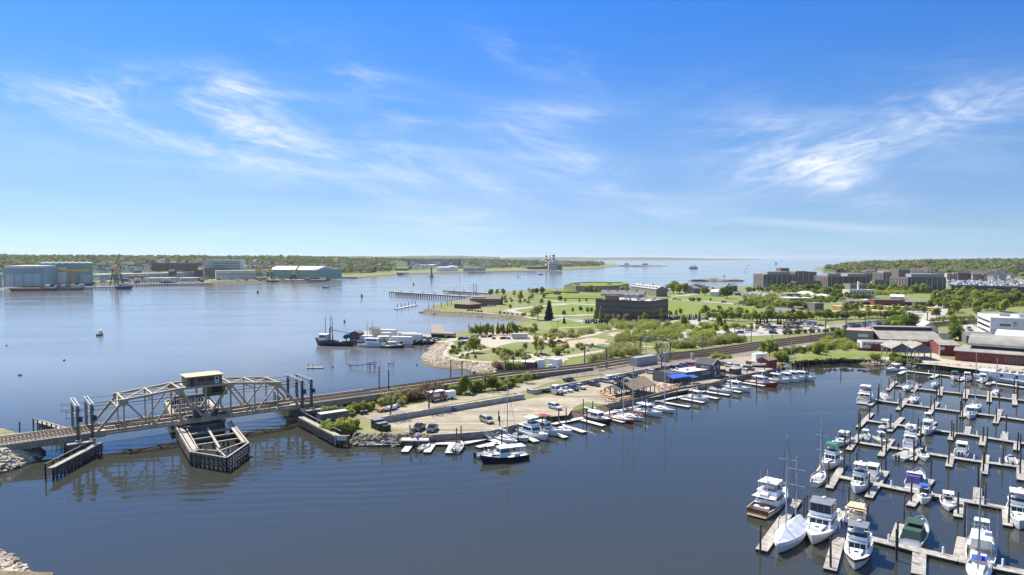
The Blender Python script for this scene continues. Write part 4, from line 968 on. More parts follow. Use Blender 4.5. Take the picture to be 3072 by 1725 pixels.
for sg in(-1,1):b.antenna(-1,sg*1.9,1.4,8,.04)
sailboat('sailboat with bright blue cover, berthed lowest in the corner',mar('K',2170,1100),VA+math.pi,10,mh=14,cover=M_blueh,dodger=M_blueh)
cruiser('white sportfishing yacht at the edge of the marina, bow towards the viewer',mar('K',2535,600),VA+math.pi,12,top=True)
cruiser('white cruiser with bright green bimini at the outer end of its dock',mar('K',862,118),VA+math.pi-.1,9.5,top=True,topm=M_green)
b=sailboat('small sailboat with tan deck and lowered boom beside the green-topped cruiser',mar('K',762,252),VA,8,mh=11,cover=M_tanc)
cruiser('white flybridge boat moored bow out, fourth dock from the back',mar('K',1115,320),VA+math.pi,9,top=True)
express('white hardtop boat tucked behind the bow-out flybridge boat',mar('K',1240,215),VA,8.5,pilot=True,hard=False)
express('white cruiser under a purple cockpit cover',mar('K',1622,265),VA-.03,9.5,hard=False,canvas=M_purple,arch=True,plat=True)
express('small white cuddy boat with blue canopy, moored bow out',mar('K',1690,425),VA+math.pi,6.8,hard=True,topm=M_blueh,cap=M_cream)
console('white open fishing boat moored bow out left of a tall piling',mar('K',1905,470),VA+math.pi+.1,7.5,True,1)
console('white inflatable boat at the edge of the marina',mar('K',2462,92),VA+.1,5.5,False,1,rib=True)
express('large white express cruiser alone at the tip of the back dock',mar('F',965,222),R(205),11,hard=True,pilot=False,stripe=None)
sailboat('white sailboat with blue dodger on the second dock',mar('F',1120,455),VA+math.pi,10,mh=14.5,cover=M_white,dodger=M_navyf)
sailboat('white sailboat with tall bare mast on the third dock',mar('F',1205,605),VA+math.pi+.05,9.5,mh=15,dodger=M_greyc)
sailboat('white sailboat with dark red sail covers at the third dock end',mar('F',845,565),VA+.4,9,mh=12,cover=M_redc)
b=cruiser('cream-trimmed flybridge yacht at the outer tip of the third dock',mar('F',612,590),VA,12,top=True,cap=M_cream,seatm=M_tanc)
b=sailboat('small sloop with furled white sail on the second dock',mar('F',1462,415),VA+math.pi,7.5,mh=6,cover=M_white)
express('white cruiser with green trim on the back dock',mar('F',1712,325),VA+math.pi,7.8,topm=M_green)
express('white pilothouse boat in the middle of the back dock',mar('F',1868,338),VA+math.pi,7.5,pilot=True,hard=False)
express('white cabin boat beside the long white excursion boat',mar('F',2068,360),VA+math.pi,8,pilot=True,hard=False)
sailboat('small white sloop beneath the excursion boat',mar('F',2232,510),VA+math.pi,7.5,mh=10.5)
sailboat('large white sailboat with cluttered cockpit on the third dock',mar('F',1968,700),VA+math.pi,10.5,mh=15.5,dodger=M_greyc)
express('white pilothouse boat in front of the large white sailboat',mar('F',1908,795),VA+math.pi,8.5,pilot=True,hard=False)
console('white open boat with canopy on the fourth dock, outermost',mar('F',842,945),VA+math.pi-.2,7,True,1)
console('white open boat moored stern out inside the fifth dock end',mar('F',608,1070),VA,6.2,True,1)
console('white skiff with tall canopy on the fifth dock',mar('F',805,1105),VA+math.pi+.5,6.2,True,1)
express('white cruiser with smoked windscreen at the fifth dock tip',mar('F',322,1130),VA+math.pi-.1,9,hard=True)
console('small white tender with dark interior on the fourth dock',mar('F',1180,985),VA+math.pi+.3,5.5,False,1,rib=True)
b=lobster('white sportfishing boat with stepped tower on the fourth dock',mar('F',1375,985),VA+math.pi,9.5,tower=True)
for sg in(-1,1):b.antenna(-1,sg*1.4,1.4,7,.04)
cruiser('white flybridge boat side by side with an open boat on the fifth dock',mar('F',1170,1140),VA+.03,9,top=True)
console('white twin-engined walkaround, stern out on the fifth dock',mar('F',1110,1290),VA-.25,8.5,False,2)
console('short white runabout moored bow out on the fifth dock',mar('F',1330,1310),VA+math.pi+.25,6.2,False,1)
express('white cruiser moored stern out with outboards, fifth dock',mar('F',1805,1255),VA,8.5,hard=True,ob=2,pilot=True)
b=Boat('excursion_boat','long white two-deck excursion boat at the back dock','excursion boat',mar('F',2480,375),HD('F',(2576,398),(2200,352)),27,6,1.4,M_gel,.4,.9,2.8);b.make_hull(0.02,.8)
b.cab('lower_deck_house',-12.5,11,5.2,5.2,1.4,3.6,.6,.1,side=0,front=3,zw=(.4,.8))
for i in range(5):
 for sg in(-1,1):MB().box((-10+i*4.6,sg*2.62,2.6),(.8,.08,.9)).build('window',M_glass,b.o)
b.slab('upper_deck',-12.8,11.2,5.6,3.6,.16,taper=.95)
m=MB()
for sg in(-1,1):
 for z in(4.1,4.7):m.tube((-12.6,sg*2.7,z),(11,sg*2.7,z),.05,n=4)
 for i in range(14):m.tube((-12.6+i*1.8,sg*2.7,3.7),(-12.6+i*1.8,sg*2.7,4.7),.04,n=4)
m.build('deck_railing',M_white,b.o)
for i in range(8):MB().box((-10+i*2.2,0,4.1),(.5,3.8,.5)).build('bench',M_brownh,b.o)
MB().tube((3,1.2,3.7),(3,1.2,5.8),.35,n=10).build('funnel',M_white,b.o)
PB=HD('E',(420,640),(605,690))
console('small cream open skiff tied to the finger float',mar('D',1195,805),R(55),4.6,False,1,M_cream)
console('white twin-engined console boat, stern towards the viewer',mar('D',1528,800),R(82),7.5,False,2)
sailboat('white sloop with tall mast beside the dark-hulled lobster boat',mar('D',1985,725),PB,9.5,mh=14)
console('white inflatable with blue gear next to the flybridge cruiser',mar('D',2130,710),PB,6.5,False,1,rib=True)
cruiser('white flybridge cruiser beside the gangway float',mar('D',2255,680),PB,11.5,top=True)
b=lobster('white boat with dark red flybridge canopy',mar('D',2370,645),PB,10);b.slab('red_canopy',-1.8,1.2,2.2,4.6,.12,M_redc,post=.03,zp=3.1)
express('white express cruiser, third boat from the red-canopied one',mar('D',2500,635),PB,10,hard=False)
b=lobster('dark blue lobster boat tied outermost off the small dock',mar('D',1965,905),HD('D',(2140,880),(1790,930)),11.5,M_navy,stripe=None,cap=M_white)
b.slab('cockpit_canopy',-5,-2.4,2.8,2.9,.1,M_gel,post=.04,zp=.9)
console('white outboard boat hidden behind the dark blue lobster boat',mar('D',1840,862),HD('D',(2140,880),(1790,930))+math.pi,7,True,2)
cruiser('black-hulled cruiser with white superstructure on the peninsula dock',mar('E',565,650),PB,10,M_blackh,fly=False)
sailboat('red-hulled sailboat on the peninsula dock',mar('E',755,640),PB,10,M_redh,M_white,12.5)
b=sailboat('white sailboat with orange-red buoys on its bow',mar('E',838,622),PB,9.5,M_gel,M_redc,13.5)
MB().lathe([(.1,0),(.4,.2),(.4,.5),(.1,.7)],(3.2,.5,1.3),n=10).lathe([(.1,0),(.4,.2),(.4,.5),(.1,.7)],(2.4,-.5,1.3),n=10).build('bow_buoys',M_orange,b.o)
lobster('large white lobster boat with wide wheelhouse windows, middle of the peninsula dock',mar('E',975,583),PB,11.5)
sailboat('white sailboat with the tallest mast, next to the large lobster boat',mar('E',1110,555),PB,9.5,mh=17)
lobster('white lobster boat alone between two empty fingers',mar('E',1405,462),PB,9.5)
express('low white cruiser with dark windscreen near the middle dock',mar('E',1615,395),PB,9.5,hard=False)
lobster('white trawler with square wheelhouse left of the red boat',mar('E',1745,375),PB,11.5)
lobster('bright red lobster boat with white wheelhouse',mar('E',1965,330),PB,12.5,M_redh,tower=True)
lobster('white lobster boat immediately right of the red one',mar('E',2095,305),PB,9.5)
lobster('second white lobster boat past the red one',mar('E',2185,298),PB,9.5,cap=M_teak)
lobster('third white lobster boat past the red one, with rusty gear',mar('E',2245,285),PB,9,cap=M_brownh)
b=lobster('grey-white boat at the far end of the peninsula dock',mar('E',2320,285),PB,9.5,M_white)
sailboat('small sailboat moored behind the far-end boats',mar('E',2200,232),PB,7,mh=11)
express('small white boat moored inshore of the red lobster boat',mar('E',1905,285),PB+.2,7,hard=False)
express('white boat half hidden behind the inner white trawler',mar('E',1690,345),PB,8,hard=False)
M_dock=mat('dock_planks',(.31,.285,.25),.9,var=.3,scale=1.2,bump=.1)
M_dockw=mat('pale_dock',(.52,.50,.46),.85,var=.12,scale=2)
M_float=mat('dock_float',(.055,.055,.05),.8,var=.3)
def deck_run(par,org,a,b,wd,m,nm,zt=.55):
 a,b=a-org,b-org;L=(b-a).length;rz=math.atan2(b.y-a.y,b.x-a.x);c=(a+b)/2
 d=MB().box((c.x,c.y,zt-.06),(L,wd,.12),rz).build(nm,m,par)
 MB().box((c.x,c.y,zt-.36),(L-.06,wd-.08,.48),rz).build('float',M_float,d)
 return d
def dock(lbl,f,main,fingers,wd=1.8,fw=1.3,m=None,pil=True):
 P=[g(f,*p)for p in main];o=thing('floating_dock',lbl,'dock',(P[0].x,P[0].y,0));m=m or M_dock
 org=Vector((P[0].x,P[0].y,0))
 for a,b in zip(P,P[1:]):deck_run(o,org,a,b,wd,m,'walkway')
 for ff,a,b in fingers:deck_run(o,org,g(ff,*a),g(ff,*b),fw,m,'finger_pier',.5)
 return o,P
def pedestals(lbl,P,n,grp,t0=.08):
 for i in range(n):
  t=t0+(i+.5)/n*(1-t0);L=sum((b-a).length for a,b in zip(P,P[1:]));d=t*L;p=P[0]
  for a,b in zip(P,P[1:]):
   if d<=(b-a).length:p=a.lerp(b,d/(b-a).length);break
   d-=(b-a).length
  o=thing('dock_pedestal','white power pedestal on the %s, %s from its left end'%(lbl,nth(i)),'pedestal',(p.x,p.y+.7,.55),0,grp)
  MB().box((0,0,.45),(.22,.22,.9)).build('post',M_white,o);MB().lathe([(.14,0),(.17,.1),(.1,.22)],(0,0,.9),n=8).build('lamp_cap',M_white,o)
DK=[]
def F_(*l):return[('F',a,b)for a,b in l]
def K_(*l):return[('K',a,b)for a,b in l]
DK.append(('backmost floating dock',*dock('white-decked floating dock, backmost of the marina, with the excursion boat','F',[(1110,232),(1650,298),(2200,385),(2700,460)],F_(((1020,268),(1112,228)),((1425,315),(1512,275)),((1765,350),(1832,312)),((2125,402),(2190,362))),1.7,1.6,M_dockw)))
DK.append(('second floating dock',*dock('second floating dock from the back with a blue-canvas sailboat','F',[(985,422),(1570,492),(2190,560),(2800,632)],F_(((880,472),(985,362)),((1190,492),(1275,395)),((1530,538),(1552,430)),((1842,580),(1866,460)),((2140,620),(2152,488)),((2462,660),(2455,525))))))
DK.append(('third floating dock',*dock('third floating dock from the back with the cream-trimmed yacht at its tip','F',[(745,602),(1460,702),(2240,802),(2800,885)],F_(((655,665),(748,588)),((1008,720),(1125,580)),((1392,775),(1502,622)),((1800,808),(1885,670)),((2220,888),(2280,716))))))
DK.append(('fourth floating dock',*dock('fourth floating dock from the back with two tan new finger floats','F',[(618,855),(1240,945),(1870,1032),(2800,1180)],F_(((515,938),(688,760)),((900,990),(1064,815)),((1245,1040),(1470,870)),((1660,1098),(1700,1003)),((1865,1025),(1888,928)),((2050,1165),(2072,1065)),((2335,1095),(2342,995)),((2480,1225),(2492,1130))))))
DK.append(('fifth floating dock',*dock('fifth floating dock from the back, where a person stands','F',[(535,1132),(1330,1262),(1900,1352),(2800,1475)],F_(((398,1222),(532,1028)),((790,1300),(938,1088)),((1190,1352),(1312,1152)))+K_(((1908,135),(1938,20)),((2220,200),(2240,30)),((2545,255),(2540,75))))))
DK.append(('sixth floating dock',*dock('sixth floating dock from the back with the purple-covered cruiser','K',[(930,225),(1580,357),(2150,460),(2700,562)],K_(((848,328),(982,105)),((1198,412),(1352,175)),((1568,488),(1752,250)),((1990,585),(2005,440)),((2160,458),(2165,325)),((2432,665),(2420,508))),1.9,1.4)))
DK.append(('nearest floating dock',*dock('nearest floating dock with the shrink-wrapped ketch and large yachts','K',[(600,640),(920,705),(1430,835),(1990,968),(2700,1110)],K_(((248,885),(562,432)),((855,1058),(998,538)),((1438,805),(1490,650)),((1638,1100),(1650,880)),((2005,965),(2042,772))),2.0,1.8)))
for(nm_,o_,P_),n_ in zip(DK,(4,5,6,7,7,6,4)):pedestals(nm_,P_,n_,'power pedestals on the docks')
PD=thing('floating_dock','long pale floating dock following the peninsula shore','dock',g('D',560,738));org=g('D',560,738)
PM=[('D',560,738),('D',680,765),('D',1580,760),('D',1800,712),('D',2340,600),('E',250,662),('E',470,617),('E',640,585),('E',1000,490),('E',1300,435),('E',1520,375),('E',1650,342)]
PM=[g(*p)for p in PM]
for a,b in zip(PM,PM[1:]):deck_run(PD,org,a,b,1.9,M_dockw,'walkway')
for f,a,b in[('D',(1010,840),(1072,760)),('D',(1225,845),(1288,755)),('D',(1437,852),(1472,770)),('D',(1830,712),(2050,805)),('D',(1715,795),(1900,750)),('D',(2180,690),(2285,740)),('D',(2430,650),(2570,700)),('E',(240,682),(440,748)),('E',(420,642),(605,692)),('E',(600,612),(780,662)),('E',(1130,492),(1342,528)),('E',(1270,456),(1462,492)),('E',(1440,427),(1582,458)),('E',(1480,397),(1682,428)),('E',(1640,375),(1780,402)),('E',(1800,318),(1985,348))]:
 deck_run(PD,org,g(f,*a),g(f,*b),1.7,M_dockw,'finger_pier',.5)
def gangway(lbl,f,a,b):
 p,q=g(f,*a,2.0),g(f,*b,.7);o=thing('gangway',lbl,'gangway',p);d=q-p
 MB().bar((0,0,0),d,1.3,.12).build('ramp',M_dockw,o);t=Vector((-d.y,d.x,0)).normalized()*.62
 for s in(-1,1):
  m=MB();
  for k in(.5,1):m.tube(t*s+Vector((0,0,k)),d+t*s+Vector((0,0,k)),.03,n=4)
  for i in range(8):c=d*(i/7)+t*s;m.tube(c,c+Vector((0,0,1)),.03,n=4)
  m.build('railing',M_white,o)
gangway('white gangway beside the two parked pickups and the van','D',(1755,625),(1850,690));gangway('white gangway with railings in front of the picnic deck','E',(430,515),(612,585))
ap=thing('rock_platform','small wooden platform with a blue bin below the pickups','platform',g('D',1120,690,1.6))
MB().box((0,0,0),(6.5,5,.25)).build('deck',M_dockw,ap)
for x in(-3,0,3):
 for y in(-2.3,2.3):MB().tube((x,y,-2.5),(x,y,0),.18).build('pile',M_tar,ap)
MB().lathe([(.28,.12),(.32,.95)],(.6,-1.5,0),n=10).build('bin',M_blueh,ap)
M_pile=mat('wet_piling',(.045,.035,.028),.8,c2=(.13,.105,.08),scale=1.1,rnd=.3)
def pil_mesh():return MB().lathe([(.17,-2),(.165,1.5),(.15,3.95),(.10,4.05)],n=8).mesh('piling',M_pile)
PMESH=pil_mesh()
def pilings(where,f,L,h0=4.2):
 P=sorted([g(f,x,y)for x,y in L],key=scrx)
 for i,p in enumerate(P):
  o=ob('mooring_piling',PMESH,None,(p.x,p.y,0));o.scale=(1,1,h0/4.0*random.uniform(.88,1.12));o.rotation_euler=(random.uniform(-.02,.02),random.uniform(-.02,.02),random.random()*6)
  tag(o,'dark wooden piling %s, %s from the left'%(where,nth(i)),'piling','dock pilings')
pilings('along the backmost marina docks','F',[(1007,305),(970,445),(897,452),(1270,435),(1520,330),(1550,410),(1770,400),(1845,430),(2140,420),(2165,440),(2450,470),(2498,500),(1485,575),(1527,560),(2490,600)],4.4)
pilings('along the third marina dock','F',[(772,560),(760,615),(668,640),(1030,690),(1047,740),(1412,720),(1462,760),(1965,595),(1800,640),(1845,625),(2145,650),(2270,640),(1785,800),(1812,820)],4.4)
pilings('along the fourth marina dock','F',[(522,930),(540,975),(655,850),(912,960),(1258,1010),(1290,1040),(1675,1060),(1740,1010),(1698,1095),(2230,870),(2350,1010),(2062,1120),(2112,1170)],4.6)
pilings('along the fifth marina dock','F',[(412,1190),(345,1230),(518,1115),(810,1250),(858,1330),(1205,1290),(1290,1170),(1640,1340),(2085,1400),(2310,1330),(2490,1250),(2530,1280)],4.6)
pilings('along the sixth marina dock','K',[(843,300),(1090,190),(980,200),(1350,150),(1598,90),(1575,450),(1748,240),(1200,390),(2170,300),(1992,560),(2215,180),(2232,480),(2540,200),(2385,120),(1018,500),(1905,110)],4.6)
pilings('around the nearest marina dock','K',[(238,890),(548,440),(622,660),(652,620),(862,1040),(1185,700),(1512,620),(1452,860),(2048,740),(2440,640),(1445,950)],5.0)
pilings('along the west part of the peninsula dock','D',[(792,748),(1066,738),(1082,760),(1162,735),(1558,745),(1512,752),(1918,590),(1928,640),(1948,765),(2108,770),(2340,660),(2498,560)],4.4)
pilings('along the east part of the peninsula dock','E',[(218,665),(282,690),(458,690),(428,600),(655,650),(508,600),(963,600),(950,480),(755,550),(1230,505),(1362,500),(1300,405),(1380,390),(1585,430),(1482,430),(1690,400),(1645,300),(1695,295),(1835,290),(1915,370),(1985,250),(2015,330),(2255,235),(2290,240),(2310,260),(2362,255),(2340,300)],4.6)
pilings('standing alone in the cove near its grassy head','F',[(72,165),(300,250)],3.2)
pilings('standing alone behind the left viaduct','Q',[(286,735)],3.6)
CARC={'white':(.75,.75,.74),'silver':(.45,.46,.47),'grey':(.16,.165,.17),'black':(.015,.015,.018),'navy':(.02,.035,.10),'blue':(.03,.12,.42),'red':(.42,.02,.025),'maroon':(.16,.02,.025),'tan':(.40,.34,.24),'green':(.03,.09,.05),'dark grey':(.06,.063,.066),'champagne':(.52,.46,.36)}
def carpaint(c):return mat('car_paint_'+c.replace(' ','_'),CARC[c],.22,metal=.15,var=.02,coat=.6)
M_tyre=mat('tyre',(.02,.02,.02),.9);M_rim=mat('wheel_rim',(.4,.4,.4),.35,metal=.6)
M_hl=mat('headlamp',(.75,.75,.72),.15);M_tl=mat('tail_lamp',(.4,.01,.01),.2)
def slice_loft(prof,hw_of_z,mb,mi=0):
 """side profile x,z swept across with the width narrowing towards the roof"""
 n=len(prof);V=[]
 for s in(-1,1):
  for x,z in prof:V.append((x,s*hw_of_z(x,z),z))
 tri=tessellate_polygon([[Vector((x,z,0))for x,z in prof]])
 F=[tuple(t)for t in tri]+[tuple(i+n for i in reversed(tuple(t)))for t in tri]+[(i,(i+1)%n,n+(i+1)%n,n+i)for i in range(n)]
 mb.add(V,F,mi)
CARK={'sedan':dict(L=4.6,W=1.8,body=[(-2.3,.35),(2.2,.3),(2.32,.55),(2.2,.75),(1.1,.95),(-1.5,1.0),(-2.25,.95),(-2.32,.6)],cab=[(1.0,.93),(.25,1.42),(-.9,1.44),(-1.75,.98)],wx=(1.42,-1.38)),'suv':dict(L=4.7,W=1.88,body=[(-2.35,.42),(2.25,.36),(2.36,.62),(2.25,.92),(1.15,1.08),(-2.2,1.12),(-2.38,.95),(-2.38,.6)],cab=[(1.15,1.06),(.45,1.68),(-1.9,1.70),(-2.25,1.1)],wx=(1.45,-1.4)),'van':dict(L=5.0,W=1.95,body=[(-2.5,.4),(2.35,.35),(2.5,.6),(2.4,.85),(1.6,1.08),(-2.4,1.1),(-2.52,.9),(-2.52,.6)],cab=[(1.75,1.05),(.85,1.75),(-2.2,1.78),(-2.48,1.08)],wx=(1.55,-1.5)),'pickup':dict(L=5.5,W=1.95,body=[(-2.75,.5),(2.6,.42),(2.76,.7),(2.65,1.02),(1.4,1.14),(-.75,1.14),(-2.72,1.12),(-2.76,.8)],cab=[(1.3,1.12),(.65,1.8),(-.55,1.82),(-.75,1.12)],wx=(1.75,-1.7)),}
def make_car(kind):
 k=CARK[kind];W=k['W'];root=bpy.data.objects.new('parked_car',None)
 m=MB();slice_loft(k['body'],lambda x,z:W/2*(1-.05*max(0,abs(x)/(k['L']/2)-.75)*4)*(1 if z>.5 else .96),m)
 parts=[]
 parts.append(('body',m.mesh('car_body',M_white,bevel=.04),True))
 zlo=min(z for x,z in k['cab']);zhi=max(z for x,z in k['cab'])
 hw=lambda x,z:W/2*(.97-.2*(z-zlo)/(zhi-zlo))
 m=MB();slice_loft(k['cab'],hw,m);parts.append(('cabin_glass',m.mesh('car_glass',M_glass),False))
 m=MB();c=k['cab'];x0,x1=c[1][0]-.05,c[2][0]+.02
 m.hexa([(x1,-hw(0,zhi)-.01,zhi-.06),(x0,-hw(0,zhi)-.01,zhi-.06),(x0,hw(0,zhi)+.01,zhi-.06),(x1,hw(0,zhi)+.01,zhi-.06),(x1+.1,-hw(0,zhi)*.9,zhi+.04),(x0-.1,-hw(0,zhi)*.9,zhi+.04),(x0-.1,hw(0,zhi)*.9,zhi+.04),(x1+.1,hw(0,zhi)*.9,zhi+.04)])
 for f in((0,1),(2,3)):
  a,b=c[f[0]],c[f[1]]
  for s in(-1,1):m.bar((a[0],s*hw(0,a[1]),a[1]),(b[0],s*(hw(0,b[1])+.01),b[1]),.07,.09)
 xm=(c[1][0]+c[2][0])/2
 for s in(-1,1):m.bar((xm,s*hw(0,zlo),zlo),(xm,s*hw(0,zhi),zhi),.05,.1,up=(0,1,0))
 parts.append(('roof',m.mesh('car_roof',M_white),True))
 if kind=='pickup':parts.append(('cargo_bed',MB().box((-1.75,0,1.12),(1.7,W*.82,.06)).mesh('car_bed',M_black),False))
 r=.33 if kind=='sedan' else .38
 for x in k['wx']:
  for s in(-1,1):
   parts.append(('wheel',None,(x,s*(W/2-.1),r,s)))
 for s in(-1,1):
  parts.append(('headlight',MB().box((k['L']/2-.1,s*W*.36,.68 if kind=='sedan' else .82),(.22,.36,.16)).mesh('car_headlight',M_hl),False))
  parts.append(('tail_light',MB().box((-k['L']/2+.04,s*W*.38,.78 if kind=='sedan' else .95),(.12,.3,.22)).mesh('car_tail',M_tl),False))
 wm_=MB().tube((0,-.11,0),(0,.11,0),r,n=12).mesh('car_wheel',M_tyre);rm_=MB().tube((0,-.115,0),(0,.115,0),r*.6,n=10).mesh('car_rim',M_rim)
 return parts,wm_,rm_
CARS={k:make_car(k)for k in CARK}
def car(lbl,kind,colr,p,hd,group='cars parked on the peninsula and in the lots',detail=True,nm=None,cat=None):
 parts,wm_,rm_=CARS[kind]
 o=thing(nm or{'sedan':'parked_car','suv':'parked_suv','van':'parked_van','pickup':'pickup_truck'}[kind],lbl,cat or{'sedan':'car','suv':'suv','van':'van','pickup':'pickup'}[kind],p,hd,group)
 pt=carpaint(colr)
 for n_,me,x in parts:
  if n_=='wheel':
   if not detail:continue
   wh=ob('wheel',wm_,o,x[:3]);ob('rim',rm_,wh);continue
  if not detail and 'light' in n_:continue
  c=ob(n_,me,o)
  if x:c.material_slots[0].link='OBJECT';c.material_slots[0].material=pt
 if not detail:
  c=ob('wheels',CARW[kind],o)
 return o
CARW={}
for k_ in CARK:
 m=MB();r=.33 if k_=='sedan' else .38
 for x in CARK[k_]['wx']:m.tube((x,-CARK[k_]['W']/2,r),(x,CARK[k_]['W']/2,r),r,n=8)
 CARW[k_]=m.mesh('car_wheels',M_tyre)
RA=dirn(gl('D',1240,430),gl('D',2080,285))
EA=HD('E',(0,400),(1020,200))
car('black pickup parked nose to the rocks, left one of two','pickup','black',gl('D',1150,615),R(258));car('dark pickup with grey roof parked nose to the rocks, right one of two','pickup','dark grey',gl('D',1278,625),R(262))
car('champagne minivan alone in the middle of the gravel lot','van','champagne',gl('D',1805,540),R(-58));car('white hatchback with dark roof alone on the gravel lot','suv','white',gl('D',2465,410),R(-52))
PCARS=[('black pickup parked on the grass above the wall','pickup','black','E',312,308,-.9),('white hatchback wedged beside the white truck cab','sedan','white','E',240,392,-.9),('white sedan between the white hatchback and a brown suv','sedan','white','E',288,385,-.85),('dark brown suv next to the large white pickup','suv','dark grey','E',338,375,-.85),('large white pickup beside the retaining wall','pickup','white','E',392,362,-.85),('dark grey suv parked alone before the brown-roofed pavilion','suv','dark grey','E',520,338,-.8),('silver hatchback by the wall behind the pavilion','suv','silver','E',640,312,-.8),('black car left of a black suv behind the pavilion','sedan','black','E',702,302,-.8),('black suv behind the pavilion ridge','suv','black','E',748,298,-.8),('dark green suv alone between pavilion and restaurant','suv','green','E',865,272,-.75),('white suv parked behind the blue awning','suv','white','E',1020,234,-.75),('black sedan first of the row behind the flat roof','sedan','black','E',1090,215,-.75),('dark suv second of the row behind the flat roof','suv','dark grey','E',1150,207,-.75),('black suv third of the row behind the flat roof','suv','black','E',1220,200,-.75),('bright blue car in the row behind the flat roof','sedan','blue','E',1270,188,-.75),('red suv in the row behind the flat roof','suv','red','E',1305,180,-.75),('maroon car right of the red suv','suv','maroon','E',1350,172,-.75),('dark car half hidden by the grey shingled house','sedan','navy','E',1395,165,-.75),('dark suv first in the row right of the shingled house','suv','dark grey','E',1650,168,-.9),('white suv in the row right of the shingled house','suv','white','E',1692,178,-.9),('grey car third in the row right of the shingled house','sedan','grey','E',1750,182,-.9),('white car beside a dark green wagon near the boat yard','sedan','white','E',1795,200,-.9),('dark green wagon near the boat yard','suv','green','E',1848,202,-.9),('black car tucked against the shingled house deck','sedan','black','E',1630,228,-.5)]
for l,k,c,f,x,y,a in PCARS:car(l,k,c,gl(f,x,y),a)
o=thing('truck_cab','white semi truck cab without trailer beside the retaining wall','truck',gl('E',170,405),-.75)
MB().box((-1.6,0,.75),(5.2,.9,.35)).build('chassis',M_black,o);MB().box((1.0,0,1.9),(1.9,2.3,2.2)).build('cab',M_white,o,bevel=.15);MB().box((2.7,0,1.35),(1.7,1.7,1.1)).build('bonnet',M_white,o,bevel=.12)
MB().box((1.96,0,2.3),(.06,1.9,.8)).build('windscreen',M_glass,o)
for s in(-1,1):
 MB().box((1.1,s*1.16,2.3),(1.0,.06,.7)).build('side_window',M_glass,o);MB().tube((0,s*1.1,1),(0,s*1.1,3.4),.09).build('exhaust_stack',M_steel,o)
 for x in(2.8,-2.4,-3.6):MB().tube((x,s*.75,.52),(x,s*1.2,.52),.52,n=12).build('wheel',M_tyre,o)
o=thing('food_truck','brown step van with white roof parked by the bushes','van',gl('D',1320,330),RA)
MB().box((-.4,0,1.75),(5.4,2.3,2.3)).build('body',mat('brown_van',(.20,.13,.10),.5),o,bevel=.1);MB().box((-.4,0,2.98),(5.5,2.4,.2)).build('roof',M_white,o,bevel=.05)
MB().box((2.75,0,1.15),(1.1,2.0,1.1)).build('bonnet',mat('brown_van',(.20,.13,.10),.5),o,bevel=.1);MB().box((2.2,-.0,2.1),(.3,1.9,.8)).build('windscreen',M_glass,o)
MB().box((-.8,-1.17,2.0),(2.2,.06,1.0)).build('serving_hatch',M_cream,o);MB().box((1.2,-1.17,2.5),(.8,.06,.5)).build('red_panel',M_redc,o)
for x in(-2,2.3):
 for s in(-1,1):MB().tube((x,s*.85,.42),(x,s*1.15,.42),.42,n=12).build('wheel',M_tyre,o)
def box_trailer(lbl,p,hd,L=3.2,W=2,H=2):
 o=thing('box_trailer',lbl,'trailer',p,hd);MB().box((0,0,.5+H/2),(L,W,H)).build('box',M_white,o,bevel=.06);MB().tube((L/2,0,.5),(L/2+1,0,.5),.06).build('drawbar',M_black,o)
 for s in(-1,1):MB().tube((0,s*(W/2-.1),.36),(0,s*(W/2+.12),.36),.36,n=12).build('wheel',M_tyre,o)
 return o
box_trailer('small white box trailer next to the brown step van',gl('D',1450,310),RA)
def container(lbl,p,hd,m,L=6.1,H=2.6,W=2.44,roof=None,nm='shipping_container',cat='container'):
 o=thing(nm,lbl,cat,p,hd);MB().box((0,0,H/2+.1),(L-.06,W-.06,H)).build('box',m,o)
 n=int(L/.45)
 for s in(-1,1):
  for i in range(n):MB().box((-L/2+L*(i+.5)/n,s*W/2,H/2+.1),(L/n*.5,.07,H-.3)).build('corrugation',m,o)
 MB().box((0,0,H+.14),(L,W,.1)).build('roof',roof or m,o)
 MB().box((L/2,0,H/2+.1),(.08,W*.94,H*.94)).build('door',m,o);return o
container('grey-blue container with pale roof near the yellow-green bushes',gl('D',318,535),RA-.05,mat('container_grey',(.12,.14,.15),.6),7.6,2.6,roof=mat('container_roof',(.42,.42,.40),.7))
o=thing('dark_shed','black wooden privy-like bins at the end of the retaining wall','shed',gl('D',765,600),RA)
MB().box((0,.9,1.1),(2.6,2.0,2.2)).build('back_bin',M_wood_dark,o,bevel=.05);MB().box((0,-1.2,.85),(2.6,1.9,1.7)).build('front_bin',M_wood_dark,o,bevel=.05)
MB().box((0,.9,2.3),(2.8,2.3,.14)).build('lid',M_greyc,o);MB().box((0,-1.2,1.8),(2.8,2.1,.14)).build('lid',M_greyc,o)
o=thing('shadow_box','small black box standing for the shadow right of the wooden bins','shadow_box',gl('D',830,620),RA);MB().box((0,0,.75),(1.9,1.4,1.2),top=(1.08,1.05)).build('bin',M_black,o);MB().box((0,0,1.42),(2.05,1.5,.1)).build('lid',M_black,o)  # black box added where the wooden bins cast their shadow
def sea_wall(nm,lbl,pts,h,t=.6,sec=3.2,m=None,cap=None,z0=LZ):
 o=thing(nm,lbl,'wall',(pts[0].x,pts[0].y,z0));org=Vector((pts[0].x,pts[0].y,0))
 for a,b in zip(pts,pts[1:]):
  a,b=a-org,b-org;a.z=b.z=0;L=(b-a).length;n=max(1,int(L/sec));u=(b-a)/L;rz=math.atan2(u.y,u.x)
  for i in range(n):
   c=a+u*L*(i+.5)/n;hh=h*random.uniform(.96,1.04)
   MB().box((c.x,c.y,hh/2-.6),(L/n-.05,t*random.uniform(.95,1.05),hh+1.2),rz).build('wall_block',m or M_conc,o)
   if cap:MB().box((c.x,c.y,hh+.06),(L/n-.03,t+.14,.12),rz).build('coping',cap,o)
 return o
